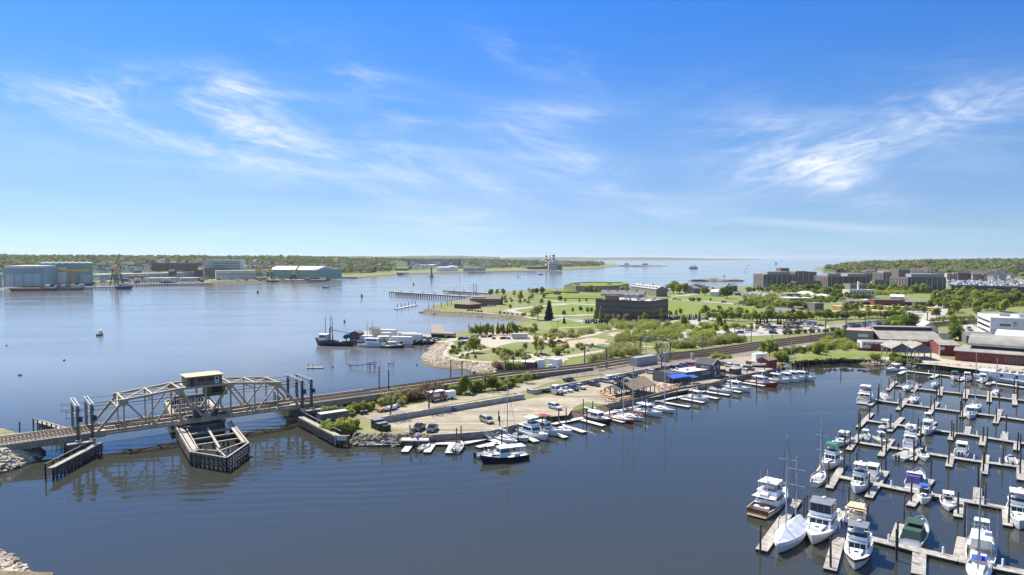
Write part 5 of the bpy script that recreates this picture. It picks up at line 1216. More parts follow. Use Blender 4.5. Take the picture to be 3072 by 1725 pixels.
sea_wall('retaining_wall','long concrete retaining wall with grassy top along the gravel lot',gp('D',(790,545),(1200,470),(1500,425),(2160,312)),1.5,cap=M_conc)
sea_wall('retaining_wall','short end wall of the grassy strip',gp('D',(2160,312),(2085,283)),1.2)
sea_wall('retaining_wall','concrete wall stepping along the car row',gp('D',(2195,252),(2260,268),(2576,205))+gp('E',(330,345),(700,275),(1010,208)),1.3,cap=M_conc)
sea_wall('sea_wall','low timber-topped sea wall below the parked van',gp('D',(1240,672),(1580,655),(1840,632),(2060,575),(2230,542)),.35,t=.8,m=M_conc_d,cap=M_wood_grey)
sea_wall('sea_wall','dark sea wall below the picnic deck',gp('E',(650,505),(900,455),(1250,365),(1540,322),(1700,275),(1850,245),(2050,205)),.4,t=.8,m=M_conc_d,cap=M_wood_dark)
def stone_mesh(sd):
 rr=random.Random(sd);bm=bmesh.new();bmesh.ops.create_icosphere(bm,subdivisions=1,radius=.5)
 for v in bm.verts:v.co=Vector((v.co.x*rr.uniform(.8,1.3),v.co.y*rr.uniform(.75,1.2),v.co.z*rr.uniform(.55,.95)))
 me=bpy.data.meshes.new('stone');bm.to_mesh(me);bm.free();me.materials.append(M_stone);return me
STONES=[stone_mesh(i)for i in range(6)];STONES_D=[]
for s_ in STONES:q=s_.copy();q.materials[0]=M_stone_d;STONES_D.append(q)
def riprap(nm,lbl,line,n,smin,smax,wd,zr=(0,1.8),meshes=STONES,maxparts=300):
 """loose boulders down a bank: line of world points along the foot; wd inland width"""
 o=thing(nm,lbl,'riprap',(line[0].x,line[0].y,0));org=Vector((line[0].x,line[0].y,0));seg=[(a,b)for a,b in zip(line,line[1:])];Ls=[(b-a).length for a,b in seg];tot=sum(Ls);rest=[]
 for i in range(n):
  d=random.random()*tot
  for(a,b),L in zip(seg,Ls):
   if d<=L:break
   d-=L
  p=a.lerp(b,d/L);t=(b-a).normalized();nr=Vector((-t.y,t.x,0));k=random.random();p=p+nr*wd*k;z=min(1,wd*k/zr[0])*zr[1]+random.uniform(-.12,.22);s=random.uniform(smin,smax)*(1.25-.5*random.random()**2)
  if i<maxparts:
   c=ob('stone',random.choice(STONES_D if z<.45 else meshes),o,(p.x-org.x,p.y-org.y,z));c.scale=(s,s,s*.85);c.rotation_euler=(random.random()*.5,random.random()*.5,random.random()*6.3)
  else:rest.append((Vector((p.x-org.x,p.y-org.y,z)),s))
 if rest:
  m=MB()
  for c,s in rest:
   me=random.choice(meshes);rz=Matrix.Rotation(random.random()*6.3,3,'Z');m.add([c+rz@(v.co*s)for v in me.vertices],[tuple(f.vertices)for f in me.polygons])
  stuff(m.build('small_stones',meshes[0].materials[0],o))
 return o
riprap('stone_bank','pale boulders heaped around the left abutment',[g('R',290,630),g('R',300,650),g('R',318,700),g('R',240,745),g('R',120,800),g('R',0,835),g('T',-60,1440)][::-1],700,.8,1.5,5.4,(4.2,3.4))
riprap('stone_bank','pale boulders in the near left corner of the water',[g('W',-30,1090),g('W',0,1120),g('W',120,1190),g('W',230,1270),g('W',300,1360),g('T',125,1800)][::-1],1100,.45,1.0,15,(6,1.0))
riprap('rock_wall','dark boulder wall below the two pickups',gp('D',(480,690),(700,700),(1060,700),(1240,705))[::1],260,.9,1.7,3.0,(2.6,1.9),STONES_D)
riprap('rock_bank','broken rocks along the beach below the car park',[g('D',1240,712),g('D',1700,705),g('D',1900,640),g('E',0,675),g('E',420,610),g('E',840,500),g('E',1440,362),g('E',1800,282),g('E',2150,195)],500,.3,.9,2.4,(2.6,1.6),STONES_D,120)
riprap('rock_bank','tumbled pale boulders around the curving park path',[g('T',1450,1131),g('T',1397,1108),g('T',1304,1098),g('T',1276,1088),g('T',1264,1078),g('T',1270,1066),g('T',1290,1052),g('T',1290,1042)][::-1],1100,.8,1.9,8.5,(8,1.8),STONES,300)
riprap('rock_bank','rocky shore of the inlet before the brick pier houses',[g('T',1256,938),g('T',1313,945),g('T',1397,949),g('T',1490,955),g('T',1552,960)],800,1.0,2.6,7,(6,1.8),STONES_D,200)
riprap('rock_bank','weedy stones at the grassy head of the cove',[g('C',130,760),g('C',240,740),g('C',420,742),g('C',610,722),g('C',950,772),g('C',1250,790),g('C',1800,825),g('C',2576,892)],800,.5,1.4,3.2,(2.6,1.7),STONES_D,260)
UC=MB().box((0,0,0),(1,1,1))
UCM={}
def cube(par,nm,c,d,m):
 if m.name not in UCM:UCM[m.name]=UC.mesh('unit_'+m.name,m)
 return ob(nm,UCM[m.name],par,c,0,d)
def building(nm,lbl,cat,a,b,depth,h,wall,roof='flat',rm=None,rh=2.0,eave=.3,z=LZ,wins=(),parapet=0,group=None,trim=None):
 """a, b: ground points at the foot of the face turned to the viewer; windows (face, nx, nz, w, h, z0, dz, material[, x0, x1])"""
 d=b-a;L=math.hypot(d.x,d.y);rz=math.atan2(d.y,d.x)
 o=thing(nm,lbl,cat,(a.x,a.y,z),rz,group);rm=rm or M_conc
 MB().box((L/2,depth/2,h/2-.2),(L,depth,h+.4)).build('wall',wall,o)
 e=eave
 if roof=='flat':
  MB().box((L/2,depth/2,h+.12),(L-.4,depth-.4,.1)).build('roof',rm,o)
  if parapet:
   for(cx,cy,sx_,sy_)in((L/2,.15,L+.1,.34),(L/2,depth-.15,L+.1,.34),(.15,depth/2,.34,depth-.5),(L-.15,depth/2,.34,depth-.5)):MB().box((cx,cy,h+parapet/2),(sx_,sy_,parapet)).build('parapet',trim or wall,o)
 elif roof=='gable':
  m=MB().extx([(-e,h-.05),(depth/2,h+rh),(depth+e,h-.05),(depth+e,h+.12),(depth/2,h+rh+.22),(-e,h+.12)],-e,L+e);m.build('roof',rm,o)
  MB().extx([(.02,h-.01),(depth/2,h+rh-.04),(depth-.02,h-.01)],.02,L-.02).build('gable',wall,o)
 elif roof=='gabley':
  m=MB().ext([(-e,h-.05),(L/2,h+rh),(L+e,h-.05),(L+e,h+.12),(L/2,h+rh+.22),(-e,h+.12)],-e,depth+e);m.build('roof',rm,o)
  MB().ext([(.02,h-.01),(L/2,h+rh-.04),(L-.02,h-.01)],.02,depth-.02).build('gable',wall,o)
 elif roof=='hip':
  k=min(L,depth)/2*.95
  if L>=depth:P=[(-e,-e,h),(L+e,-e,h),(L+e,depth+e,h),(-e,depth+e,h),(k,depth/2,h+rh),(L-k,depth/2,h+rh)];F=[(0,1,5,4),(1,2,5),(2,3,4,5),(3,0,4),(3,2,1,0)]
  else:P=[(-e,-e,h),(L+e,-e,h),(L+e,depth+e,h),(-e,depth+e,h),(L/2,k,h+rh),(L/2,depth-k,h+rh)];F=[(0,1,4),(1,2,5,4),(2,3,5),(3,0,4,5),(3,2,1,0)]
  MB().add(P,F).build('roof',rm,o)
 elif roof=='arch':
  n=10;P=[(depth/2-(depth/2+e)*math.cos(math.pi*i/n),h+rh*math.sin(math.pi*i/n))for i in range(n+1)]
  MB().extx(P,-e,L+e).build('roof',rm,o)
 for wn in wins:
  f,nx,nz,ww,wh,z0,dz,wmat=wn[:8];x0,x1=wn[8:10]if len(wn)>8 else(.03,.97)
  LL=L if f in 'fb' else depth
  for k in range(nz):
   for i in range(nx):
    u=LL*(x0+(x1-x0)*(i+.5)/nx);zz=z0+k*dz+wh/2
    if f=='f':c,dd=(u,-.02,zz),(ww,.12,wh)
    elif f=='b':c,dd=(u,depth+.02,zz),(ww,.12,wh)
    elif f=='l':c,dd=(-.02,u,zz),(.12,ww,wh)
    else:c,dd=(L+.02,u,zz),(.12,ww,wh)
    cube(o,'window',c,dd,wmat)
 o['L']=L;o['D']=depth;return o
M_shingle=mat('grey_shingle',(.115,.11,.115),.9,var=.25,scale=2.5);M_roofdark=mat('dark_roof',(.075,.072,.072),.9,var=.2,scale=1.2);M_brownroof=mat('brown_shingle_roof',(.23,.165,.115),.9,var=.15,scale=1)
M_white_roof=mat('white_membrane',(.62,.60,.57),.8,var=.12,scale=.25)
M_timber=mat('warm_timber',(.48,.27,.12),.7,var=.25,scale=2)
ra,rb=g('E',1170,322,LZ),g('E',1540,268,LZ)
b=building('restaurant','low grey shingled restaurant with pale flat roof on the waterfront','restaurant',ra,rb,8,3.0,M_shingle,'flat',M_white_roof,wins=[('f',5,1,.8,1.0,1.6,1,M_white,.74,.98),('f',5,1,.6,.8,1.7,1,M_glass,.74,.98)],parapet=.25)
MB().box((3.8,3.6,3.3),(7.4,7,.25)).build('low_roof',M_roofdark,b)
for x,y in((5,3),(6.5,5),(10,6),(12,3)):MB().box((x,y,3.6),(.9,.7,.7)).build('roof_vent',M_steel,b,bevel=.05)
MB().box((-.4,4.2,2.6),(.1,6,2.8)).build('gable_side',M_shingle,b)
fnt=dirn(ra,rb)
o=thing('awning','bright blue awning in front of the restaurant','awning',(ra.x,ra.y,LZ),fnt)
MB().add([(-2.0,-3.2,2.6),(6.4,-3.2,2.6),(6.4,-.1,3.3),(-2.0,-.1,3.3),(-2.0,-3.2,2.5),(6.4,-3.2,2.5),(6.4,-.1,3.2),(-2.0,-.1,3.2)],[(0,1,2,3),(7,6,5,4),(0,4,5,1),(1,5,6,2),(2,6,7,3),(3,7,4,0)]).build('canopy',M_blueh,o)
for i in range(6):MB().box((-1.3+i*1.4,-3.25,2.4),(1.3,.05,.4)).build('valance',M_blueh,o)
MB().add([(6.5,-4.4,2.2),(9.4,-4.4,2.2),(9.4,-1.8,2.7),(6.5,-1.8,2.7),(6.5,-4.4,2.1),(9.4,-4.4,2.1),(9.4,-1.8,2.6),(6.5,-1.8,2.6)],[(0,1,2,3),(7,6,5,4),(0,4,5,1),(1,5,6,2),(2,6,7,3),(3,7,4,0)]).build('lower_canopy',M_blueh,o)
for x,y in((-1.9,-3.1),(2,-3.1),(6.3,-3.1),(9.3,-4.3),(6.6,-4.3)):MB().tube((x,y,0),(x,y,2.3),.06).build('post',M_wood_grey,o)
ha,hb=g('E',1475,272,LZ),g('E',1608,240,LZ)
ha,hb=g('B',1500,925,LZ),g('B',1640,935,LZ)
b=building('shingled_house','two-storey grey shingled house with dark gable roof above the dock','house',g('B',1562,950,LZ),g('B',1645,922,LZ),6.2,4.7,M_shingle,'gabley',M_roofdark,1.7,.3,wins=[('f',2,1,1.1,1.2,3.0,1,M_white,.15,.9),('f',2,1,.85,.95,3.12,1,M_glass,.15,.9),('f',1,1,1.1,1.8,.3,1,M_white,.2,.6),('l',2,1,1.2,1.2,3.0,1,M_white,.1,.7),('l',2,1,.95,.95,3.12,1,M_glass,.1,.7)])
L_=b['L']
for s in(0,1):MB().bar((-.35 if s==0 else L_+.35,-.34,4.75),(L_/2,-.34,6.5),.08,.25).build('barge_board',M_white,b)
for y in(1.2,4.5):MB().box((-1.3,y,2.9),(2.5,.1,.1)).build('balcony_rail',M_white,b)
MB().box((-1.3,2.9,2.2),(2.6,4,.2)).build('balcony',M_wood_grey,b)
MB().box((L_/2,-1.3,.8),(L_+1,2.4,.15)).build('porch_deck',M_wood_grey,b)
pa,pb=g('E',868,378,4.3),g('E',1048,330,4.3)
d_=pb-pa;L_=d_.length
o=thing('pavilion','open-sided pavilion with large brown shingle roof','pavilion',(pa.x,pa.y,LZ),dirn(pa,pb))
MB().extx([(0,2.5),(4.5,4.7),(9,2.5),(9,2.68),(4.5,4.92),(0,2.68)],-.6,L_+.5).build('roof',M_brownroof,o)
MB().extx([(.3,2.52),(4.5,4.6),(8.7,2.52)],-.4,-.2).build('gable',M_shingle,o)
for i in range(6):
 for y in(.4,4.5,8.6):MB().box((-.2+i*(L_+.4)/5,y,1.3),(.22,.22,2.8)).build('post',M_wood_dark,o)
for k in range(2):MB().tube((-.2,.3,.55+k*.5),(L_,.3,.55+k*.5),.05,n=4).build('rail',M_timber,o)
MB().box((L_/2,4.5,.06),(L_+.6,9,.12)).build('floor',M_wood_grey,o)
sg=MB().box((1.6,4.4,5.2),(3.2,.1,.6)).build('roof_sign',M_grey,o)
for i in range(7):MB().box((.3+i*.43,4.33,5.2),(.28,.04,.36)).build('lettering',M_white,sg)
o=thing('small_shelter','small grey-roofed shelter in front of the big pavilion','shelter',g('E',705,425,LZ),EA)
MB().extx([(-2.6,2.3),(0,3.4),(2.6,2.3),(2.6,2.42),(0,3.55),(-2.6,2.42)],-2.6,2.6).build('roof',M_shingle,o)
for x in(-2.4,2.4):
 for y in(-2.3,2.3):MB().box((x,y,1.15),(.15,.15,2.3)).build('post',M_wood_dark,o)
dk=thing('picnic_deck','timber picnic deck with railings above the dock','deck',g('E',735,452,LZ));org=g('E',735,452,LZ)
DP=[g('E',x,y,LZ)-org for x,y in((575,425),(620,470),(760,478),(900,440),(890,415),(720,440),(640,405))]
MB().prism([(p.x,p.y)for p in DP],-.2,.25).build('deck',M_wood_pale,dk)
m=MB()
for a,b in zip(DP[:5],DP[1:5]):
 for k in(.7,1.2):m.tube((a.x,a.y,k),(b.x,b.y,k),.05,n=4)
 for i in range(6):q=a.lerp(b,i/5);m.tube((q.x,q.y,.2),(q.x,q.y,1.25),.06,n=4)
m.build('railing',M_timber,dk)
dk=thing('waterfront_deck','timber dining deck under the blue awning','deck',g('E',1110,360,LZ));org=g('E',1110,360,LZ)
DP=[g('E',x,y,LZ)-org for x,y in((1050,350),(1080,395),(1240,355),(1300,320),(1170,322),(1090,300))]
MB().prism([(p.x,p.y)for p in DP],-.2,.25).build('deck',M_wood_pale,dk);m=MB()
for a,b in zip(DP[:4],DP[1:4]):
 for k in(.7,1.2):m.tube((a.x,a.y,k),(b.x,b.y,k),.05,n=4)
 for i in range(6):q=a.lerp(b,i/5);m.tube((q.x,q.y,.2),(q.x,q.y,1.25),.06,n=4)
m.build('railing',M_timber,dk)
def picnic(lbl,p,hd,m):
 o=thing('picnic_table',lbl,'picnic table',p,hd,'picnic tables on the decks');MB().box((0,0,.76),(1.8,.8,.07)).build('table_top',m,o)
 for s in(-1,1):
  MB().box((0,s*.68,.45),(1.8,.28,.06)).build('bench',m,o);MB().bar((s*.6,-.7,.42),(s*.6,.7,.42),.09,.08).build('cross_bar',m,o)
  for t in(-1,1):MB().bar((s*.6,t*.75,0),(s*.6,t*.25,.74),.08,.08).build('leg',m,o)
M_pic2=mat('orange_timber',(.55,.33,.15),.7,var=.2)
for i,(x,y)in enumerate(sorted([(600,412),(625,430),(655,445),(686,455),(740,460),(780,452),(820,445),(850,432),(640,395),(697,398),(790,430)])):picnic('timber picnic table on the west deck, %s from the left'%nth(i),g('E',x,y,LZ+.25),EA+random.uniform(-.3,.3),M_pic2)
for i,(x,y)in enumerate([(1075,345),(1105,365),(1130,335),(1160,355),(1200,345),(1230,335)]):picnic('timber picnic table on the awning deck, %s from the left'%nth(i),g('E',x,y,LZ+.25),EA+random.uniform(-.3,.3),M_pic2)
for i,(x,y)in enumerate([(583,398),(615,383),(648,376),(1200,300),(1180,312)]):
 o=thing('orange_barrel','round orange-brown barrel near the decks, %s from the left'%nth([0,1,2,4,3][i]),'barrel',g('E',x,y,LZ));MB().lathe([(.32,0),(.4,.45),(.32,.9)],n=12).build('staves',M_timber,o);MB().lathe([(.385,.28),(.395,.34)],n=12).build('hoop',M_steel_d,o)
b=building('red_shed','small dark red shed beside the boats on the yard','shed',g('B',2110,850,LZ),g('B',2190,835,LZ),5,2.8,mat('red_shed_wood',(.22,.05,.035),.8),'gable',M_brownroof,1.0)
b=building('white_trailer','long white box trailer under the green tree','trailer',g('B',1990,795,LZ),g('B',2090,790,LZ),3,3.2,M_white,'flat',M_white_roof)
o=thing('work_boat','white open boat stored ashore before the white trailer','boat',g('B',2035,825,LZ+.5),R(-12));
bb=Boat('stored_boat','white motorboat standing ashore next to the red shed','motorboat',mar('T',1,1),0,7,2.4,.9,M_gel);bb.o.location=g('B',2040,828,LZ+.6);bb.o.rotation_euler=(0,0,R(-15));bb.make_hull(.5,.3);bb.windshield(.6,2,1.1,.5)
bpy.data.objects.remove(o)
b=building('yard_skip','long dark timber skip at the edge of the yard','skip',g('B',1890,812,LZ),g('B',2010,835,LZ),3,1.3,M_wood_dark,'flat',M_soil)
b=building('ticket_booth','tiny grey booth with pale roof near the dock wall','booth',g('B',1790,918,LZ),g('B',1850,905,LZ),2.6,2.2,M_shingle,'hip',M_conc,.8)
for i,(x,y,c)in enumerate([(2215,850,'yellow'),(2240,830,'orange'),(2265,845,'rusty'),(2285,855,'grey'),(2260,870,'black'),(2300,840,'white'),(2205,875,'blue'),(2245,865,'brown')]):
 mm={'yellow':mat('yellow_gear',(.6,.42,.05),.7),'orange':M_orange,'rusty':M_rust,'grey':M_grey,'black':M_black,'white':M_white,'blue':M_blueh,'brown':M_timber}[c]
 o=thing('gear_bin','heap of fishing gear in a %s bin at the far end of the quay'%c,'gear bin',g('B',x,y,LZ),random.random()*3);MB().box((0,0,.5),(1.3,1.1,1.0),top=(1.06,1.06)).build('bin',mm,o);MB().lathe([(.5,1.0),(.4,1.2),(.1,1.3)],n=8).build('contents',M_wood_dark,o)
def hut(lbl,f,a,b_,depth,h,m,roof=None,rt='flat'):return building('equipment_hut',lbl,'hut',gl(f,*a),gl(f,*b_),depth,h,m,rt,roof or m,.5,.15)
h_=hut('long corrugated grey equipment hut beside the tracks','B',(838,840),(1040,808),3.2,3.4,M_grey,M_steel)
for i in range(14):MB().box((h_['L']*(i+.5)/14,-.04,1.7),(h_['L']/28,.08,3.2)).build('corrugation',M_grey,h_)
hut('tall grey equipment cabin behind the bare tree','B',(1085,795),(1143,790),3,3.6,M_grey,M_steel)
hut('brick trackside hut with white roof','A',(2125,870),(2265,875),5,3.0,M_brick_d,M_white_roof)
hut('white box cabin right of the brick trackside hut','A',(2297,862),(2370,858),3,3.4,M_white,M_white)
hut('second white cabin behind the trackside fence','A',(2400,830),(2487,842),3,2.8,M_white,M_white)
hut('low white cabinet before the second white cabin','A',(2398,858),(2440,858),1.5,1.4,M_white,M_white)
hut('small grey signal cabinet on the near track shoulder','A',(2488,908),(2508,906),1,2.6,M_grey,M_grey)
hut('small grey signal cabinet by the weedy bank','B',(1372,770),(1392,768),1.2,2.6,M_grey,M_grey)
def fence(lbl,pts,h=1.8,sp=3.0):
 o=thing('chain_fence',lbl,'fence',pts[0]);org=pts[0]
 for a,b in zip(pts,pts[1:]):
  a,b=a-org,b-org;n=max(1,int((b-a).length/sp))
  for i in range(n):q=a.lerp(b,i/n);MB().tube(q,q+Vector((0,0,h)),.05,n=5).build('post',M_rust,o)
  for z in(.1,h*.5,h):MB().tube(a+Vector((0,0,z)),b+Vector((0,0,z)),.022,n=4).build('rail',M_rust,o)
fence('rusty chain fence between the tracks and the grassy strip',gp('B',(30,960),(330,925),(480,905),(500,870)))
fence('chain fence around the white trackside cabins',gp('A',(2330,770),(2480,800),(2560,815),(2576,850)))
JK=[(500,490,'brown stack of old pallets beside the grey-blue container',M_wood_dark),(600,465,'dark steel drum among the bushes',M_steel_d),(640,460,'second dark drum right of the first',M_rust),(760,440,'pink tarpaulin heap near the upturned boat',mat('pink_tarp',(.45,.2,.2),.8)),(800,440,'orange tarpaulin scrap beside the pink heap',M_orange),(1490,432,'blue waste bin against the retaining wall',M_blueh)]
for x,y,l,mm in JK:
 o=thing('junk_item',l,'bin' if 'bin' in l else 'junk',gl('D',x,y),random.random());MB().lathe([(.5,0),(.58,.6),(.5,1.1)],n=9).build('body',mm,o);MB().lathe([(.52,1.1),(.3,1.2)],n=9).build('top',mm,o)
bb=Boat('upturned_boat','pale boat lying among the bushes beside blue tarpaulin','boat',(0,0),0,6.5,2.1,.8,M_gel);bb.o.location=gl('D',850,415,.3);bb.o.rotation_euler=(0,0,RA);bb.make_hull(.5,.2)
o=thing('blue_tarp','crumpled blue tarpaulin at the bow of the pale boat','tarpaulin',gl('D',925,398));MB().lathe([(1.3,0),(1.0,.7),(.5,1.0),(.1,1.1)],n=9).build('fold',M_blueh,o)
def person(lbl,p,hd,shirt,trousers,h=1.75):
 V=[(0,0,.95),(0,0,1.2),(0,0,1.42),(0,0,1.52),(0,0,1.64),(.0,.2,1.42),(.05,.27,1.16),(.14,.28,.95),(0,-.2,1.42),(.05,-.27,1.16),(.14,-.28,.95),(0,.1,.9),(.03,.12,.5),(0,.13,.06),(.14,.13,.03),(0,-.1,.9),(.03,-.12,.5),(0,-.13,.06),(.14,-.13,.03)]
 E=[(0,1),(1,2),(2,3),(3,4),(2,5),(5,6),(6,7),(2,8),(8,9),(9,10),(0,11),(11,12),(12,13),(13,14),(0,15),(15,16),(16,17),(17,18)]
 Rr=[.15,.15,.14,.06,.1,.06,.05,.035,.06,.05,.035,.1,.07,.05,.04,.1,.07,.05,.04]
 me=bpy.data.meshes.new('person');me.from_pydata(V,E,[]);me.materials.append(trousers)
 o=ob('person',me,None,p,hd);tag(o,lbl,'person')
 sk=o.modifiers.new('skin','SKIN');me.skin_vertices[0].data[0].use_root=True
 for i,r in enumerate(Rr):me.skin_vertices[0].data[i].radius=(r,r)
 o.modifiers.new('sub','SUBSURF').levels=1;o.modifiers['sub'].render_levels=2
 MB().lathe([(.02,-.08),(.09,-.02),(.105,.06),(.09,.15),(.03,.2)],(.01,0,1.64),n=12).build('head',mat('skin_tone',(.45,.27,.19),.6),o,smooth=True)
 MB().lathe([(.105,.08),(.115,.13),(.09,.2),(.02,.225)],(-.01,0,1.635),n=12).build('hair',M_black,o,smooth=True)
 MB().lathe([(.18,.92),(.19,1.1),(.205,1.3),(.2,1.42),(.1,1.5)],n=12).build('shirt',shirt,o,smooth=True)
 for s in(-1,1):MB().tube((0,s*.17,1.44),(.05,s*.27,1.18),.085,.075,n=8).build('sleeve',shirt,o,smooth=True)
person('person in red shirt and dark trousers standing on the fifth dock',g('F',1012,1195,.55),R(200),M_redc,M_navyf)
M_soil_d=mat('stained_deck',(.24,.20,.155),.9,var=.25,scale=.5)
M_ribbon=mat('green_ribbon_glass',(.05,.10,.095),.12,var=.35,scale=.6,spec=.7)
M_slate=mat('slate_roof',(.16,.155,.15),.85,var=.15,scale=.6);M_fort=mat('fort_granite',(.26,.225,.18),.9,var=.18,scale=.7)
M_cream_w=mat('cream_wall',(.58,.54,.46),.85,var=.08,scale=.4);M_pf=mat('dark_brown_brick',(.165,.14,.125),.85,var=.14,scale=.5)
M_pf_l=mat('grey_screen_panel',(.34,.32,.30),.7,var=.06);M_win_l=mat('bright_window',(.42,.46,.48),.15,spec=.7);M_corr=mat('grey_corrugated',(.27,.25,.215),.85,var=.18,scale=.25,bump=.2)
M_brick_red=mat('painted_red_brick',(.20,.055,.045),.85,var=.25,scale=.6);M_white_w=mat('white_wall',(.66,.65,.63),.8,var=.1,scale=.5)
M_yellow=mat('bus_yellow',(.72,.42,.03),.45);M_reddoor=mat('red_door',(.24,.05,.04),.7)
b=building('brick_office','red-brown brick office block with three ribbons of green glass','office building',gl('B',440,372),gl('B',975,402),31,13.2,M_brick_d,'flat',M_white_roof,parapet=.7,wins=[('f',18,3,2.05,1.7,2.6,3.6,M_ribbon,.005,.995),('r',13,3,2.0,1.7,2.6,3.6,M_ribbon,.06,.94)])
MB().box((8,10,14.8),(8,7,3)).build('penthouse',M_brick_d,b)
for i in range(16):MB().box((random.uniform(14,40),random.uniform(5,27),13.9),(random.uniform(1,3),random.uniform(1,2.5),random.uniform(.8,1.6))).build('roof_unit',random.choice([M_white,M_steel,M_greyc]),b)
b=building('long_hall','long white-walled building with slate roof and dormers behind the brick office','building',gl('B',488,168),gl('B',905,176),14,3.8,M_cream_w,'gable',M_slate,4,.5,wins=[('f',16,1,1.0,1.3,1.5,1,M_glass)])
for i in range(4):MB().box((b['L']*(.14+.22*i),7,8.1),(2.2,2.2,1.2)).build('cupola',M_cream_w,b);MB().box((b['L']*(.14+.22*i),7,8.8),(2.6,2.6,.2)).build('cupola_roof',M_slate,b)
for i in range(3):MB().box((b['L']*(.62+.11*i),-2.5,2.1),(6,5,4.2)).build('flat_wing',M_cream_w,b)
b=building('stone_quarters','three-storey stone quarters with pale dormered roof near the river','building',gl('B',782,122),gl('B',1025,160),13,8,M_fort,'gable',M_pf_l,3.2,.4,wins=[('f',13,3,1.0,1.4,1.0,2.4,M_glass),('r',3,3,1.0,1.4,1.0,2.4,M_glass)])
for i in range(9):MB().box((b['L']*(.06+.11*i),2.4,9.6),(1.5,2.4,1.4)).build('dormer',M_roofdark,b)
for x in(.3,.68):MB().box((b['L']*x,6.5,11.6),(1.4,1.2,2)).build('chimney',M_brick_d,b)
o=thing('stone_fort','low granite fort with grass growing on its ramparts','fort',gl('B',155,102));org=gl('B',155,102)
FP_=[gl('B',x,y)-org for x,y in((155,102),(268,114),(480,116),(650,108),(745,88),(700,72),(400,66),(230,78))]
hF=7.0
for i,(a,b_)in enumerate(zip(FP_,FP_[1:]+FP_[:1])):
 MB().bar((a.x,a.y,hF/2-.2),(b_.x,b_.y,hF/2-.2),5,hF).build('rampart',M_fort,o)
 MB().bar((a.x,a.y,hF+.2),(b_.x,b_.y,hF+.2),3.6,.7).build('parapet_grass',M_lawn,o)
MB().prism([(p.x,p.y)for p in FP_],2,hF-.6).build('terreplein',M_lawn,o)
for x,y in((16,-3),(60,10)):MB().box((x,y+15,hF+.8),(6,3,1.4)).build('gun_house',M_fort,o)
MB().tube((48,12,hF),(48,12,hF+13),.12).build('flagpole',M_white,o)
o=thing('blockhouse','round grey stone blockhouse left of the fort','blockhouse',gl('B',65,138));MB().lathe([(5,-.5),(5,3.8)],n=10).build('drum_wall',M_fort,o);MB().lathe([(5.4,3.8),(1.2,5.2),(.7,5.3),(.7,6)],n=10).build('roof',M_slate,o)
def mound(lbl,f,x,y,rx,ry,h):
 p=gl(f,x,y);m=MB();m.lathe([(1,0),(.85,.35),(.6,.7),(.3,.94),(.05,1)],n=20);o=m.build('earth_mound',M_lawn,None,smooth=True);o.location=p;o.scale=(rx,ry,h);tag(o,lbl,'mound')
mound('grassy mound between the blockhouse and the fort','B',172,124,15,12,5);mound('grassy mound left of the round blockhouse','B',0,132,13,11,4.5)
mound('low grassy rise before the fort','B',330,170,45,24,2.5)
b=building('pier_house','small brick pier house with grey hip roof beside the inlet','house',gl('A',1490,272),gl('A',1640,282),14,3.8,M_brick,'hip',mat('brown_slate',(.20,.17,.14),.9,var=.15),3.0,.6,wins=[('f',5,1,1.2,1.4,1.2,1,M_glass)])
b=building('pier_office','long two-storey brick building with dormers behind the small pier house','building',gl('A',1640,236),gl('A',1935,240),12,5.2,M_brick,'gable',mat('brown_slate',(.20,.17,.14),.9),2.9,.4,wins=[('f',12,2,1.0,1.3,.9,2.4,M_white_w),('f',12,2,.7,1.1,1.0,2.4,M_glass)])
for i in range(4):MB().box((b['L']*(.12+.1*i),2.5,6.7),(3,3,1.3)).build('dormer',M_white_w,b)
o=thing('radio_mast','thin twin lattice radio mast behind the pier houses','mast',gl('A',1690,165));
for x in(-1.5,1.5):m=MB();lattice(m,(x,0,0),(x,0,15),.7,16,.09);m.build('lattice_mast',M_steel,o)
def pile_pier(lbl,pts,wd,z,nm='timber_pier',lampn=0):
 o=thing(nm,lbl,'pier',(pts[0].x,pts[0].y,0));org=Vector((pts[0].x,pts[0].y,0));a,b=pts[0]-org,pts[1]-org;a.z=b.z=0;L=(b-a).length;u=(b-a)/L;nr=Vector((-u.y,u.x,0))
 MB().bar(a+Vector((0,0,z)),b+Vector((0,0,z)),wd,.6).build('deck',M_wood_grey,o);MB().bar(a-nr*wd/2+Vector((0,0,z-.6)),b-nr*wd/2+Vector((0,0,z-.6)),.4,.7).build('edge_beam',M_wood_dark,o)
 n=int(L/4)
 for i in range(n+1):
  for s in(-.46,.46):q=a+u*L*i/n+nr*wd*s;MB().tube((q.x,q.y,-2),(q.x,q.y,z),.42,n=6).build('pile',M_tar,o)
 for i in range(int(L/22)):q=a+u*(i+.5)*22+nr*wd*.3;MB().box((q.x,q.y,z+.7),(3,1.2,.8),math.atan2(u.y,u.x)).build('deck_fitting',M_wood_dark,o)
 for i in range(lampn):q=a+u*L*(i+.5)/lampn;MB().tube((q.x,q.y,z),(q.x,q.y,z+7),.1).build('lamp_post',M_steel_d,o)
pile_pier('long dark timber pier reaching into the river',[g('A',898,140),g('A',1625,188)],11,3.4,lampn=1);pile_pier('second timber pier with lamps behind the long one',[g('A',1415,124),g('A',1830,152)],11,3.2,lampn=6)
o=thing('floating_breakwater','pale floating dock held by six tall dark piles','dock',g('A',925,284));a,b_=Vector((0,0,0)),g('A',1122,244)-g('A',925,284)
MB().bar(a+Vector((0,0,.3)),b_+Vector((0,0,.3)),3,.7).build('deck',M_dockw,o)
for i in range(6):q=a.lerp(b_,.06+.178*i);MB().tube((q.x,q.y+1.8,-2),(q.x,q.y+1.8,4.4),.28,n=8).build('pile',M_steel_d,o)
o=thing('ruined_wharf','isolated derelict concrete wharf block in the water','wharf',g('A',1265,545));org=g('A',1265,545)
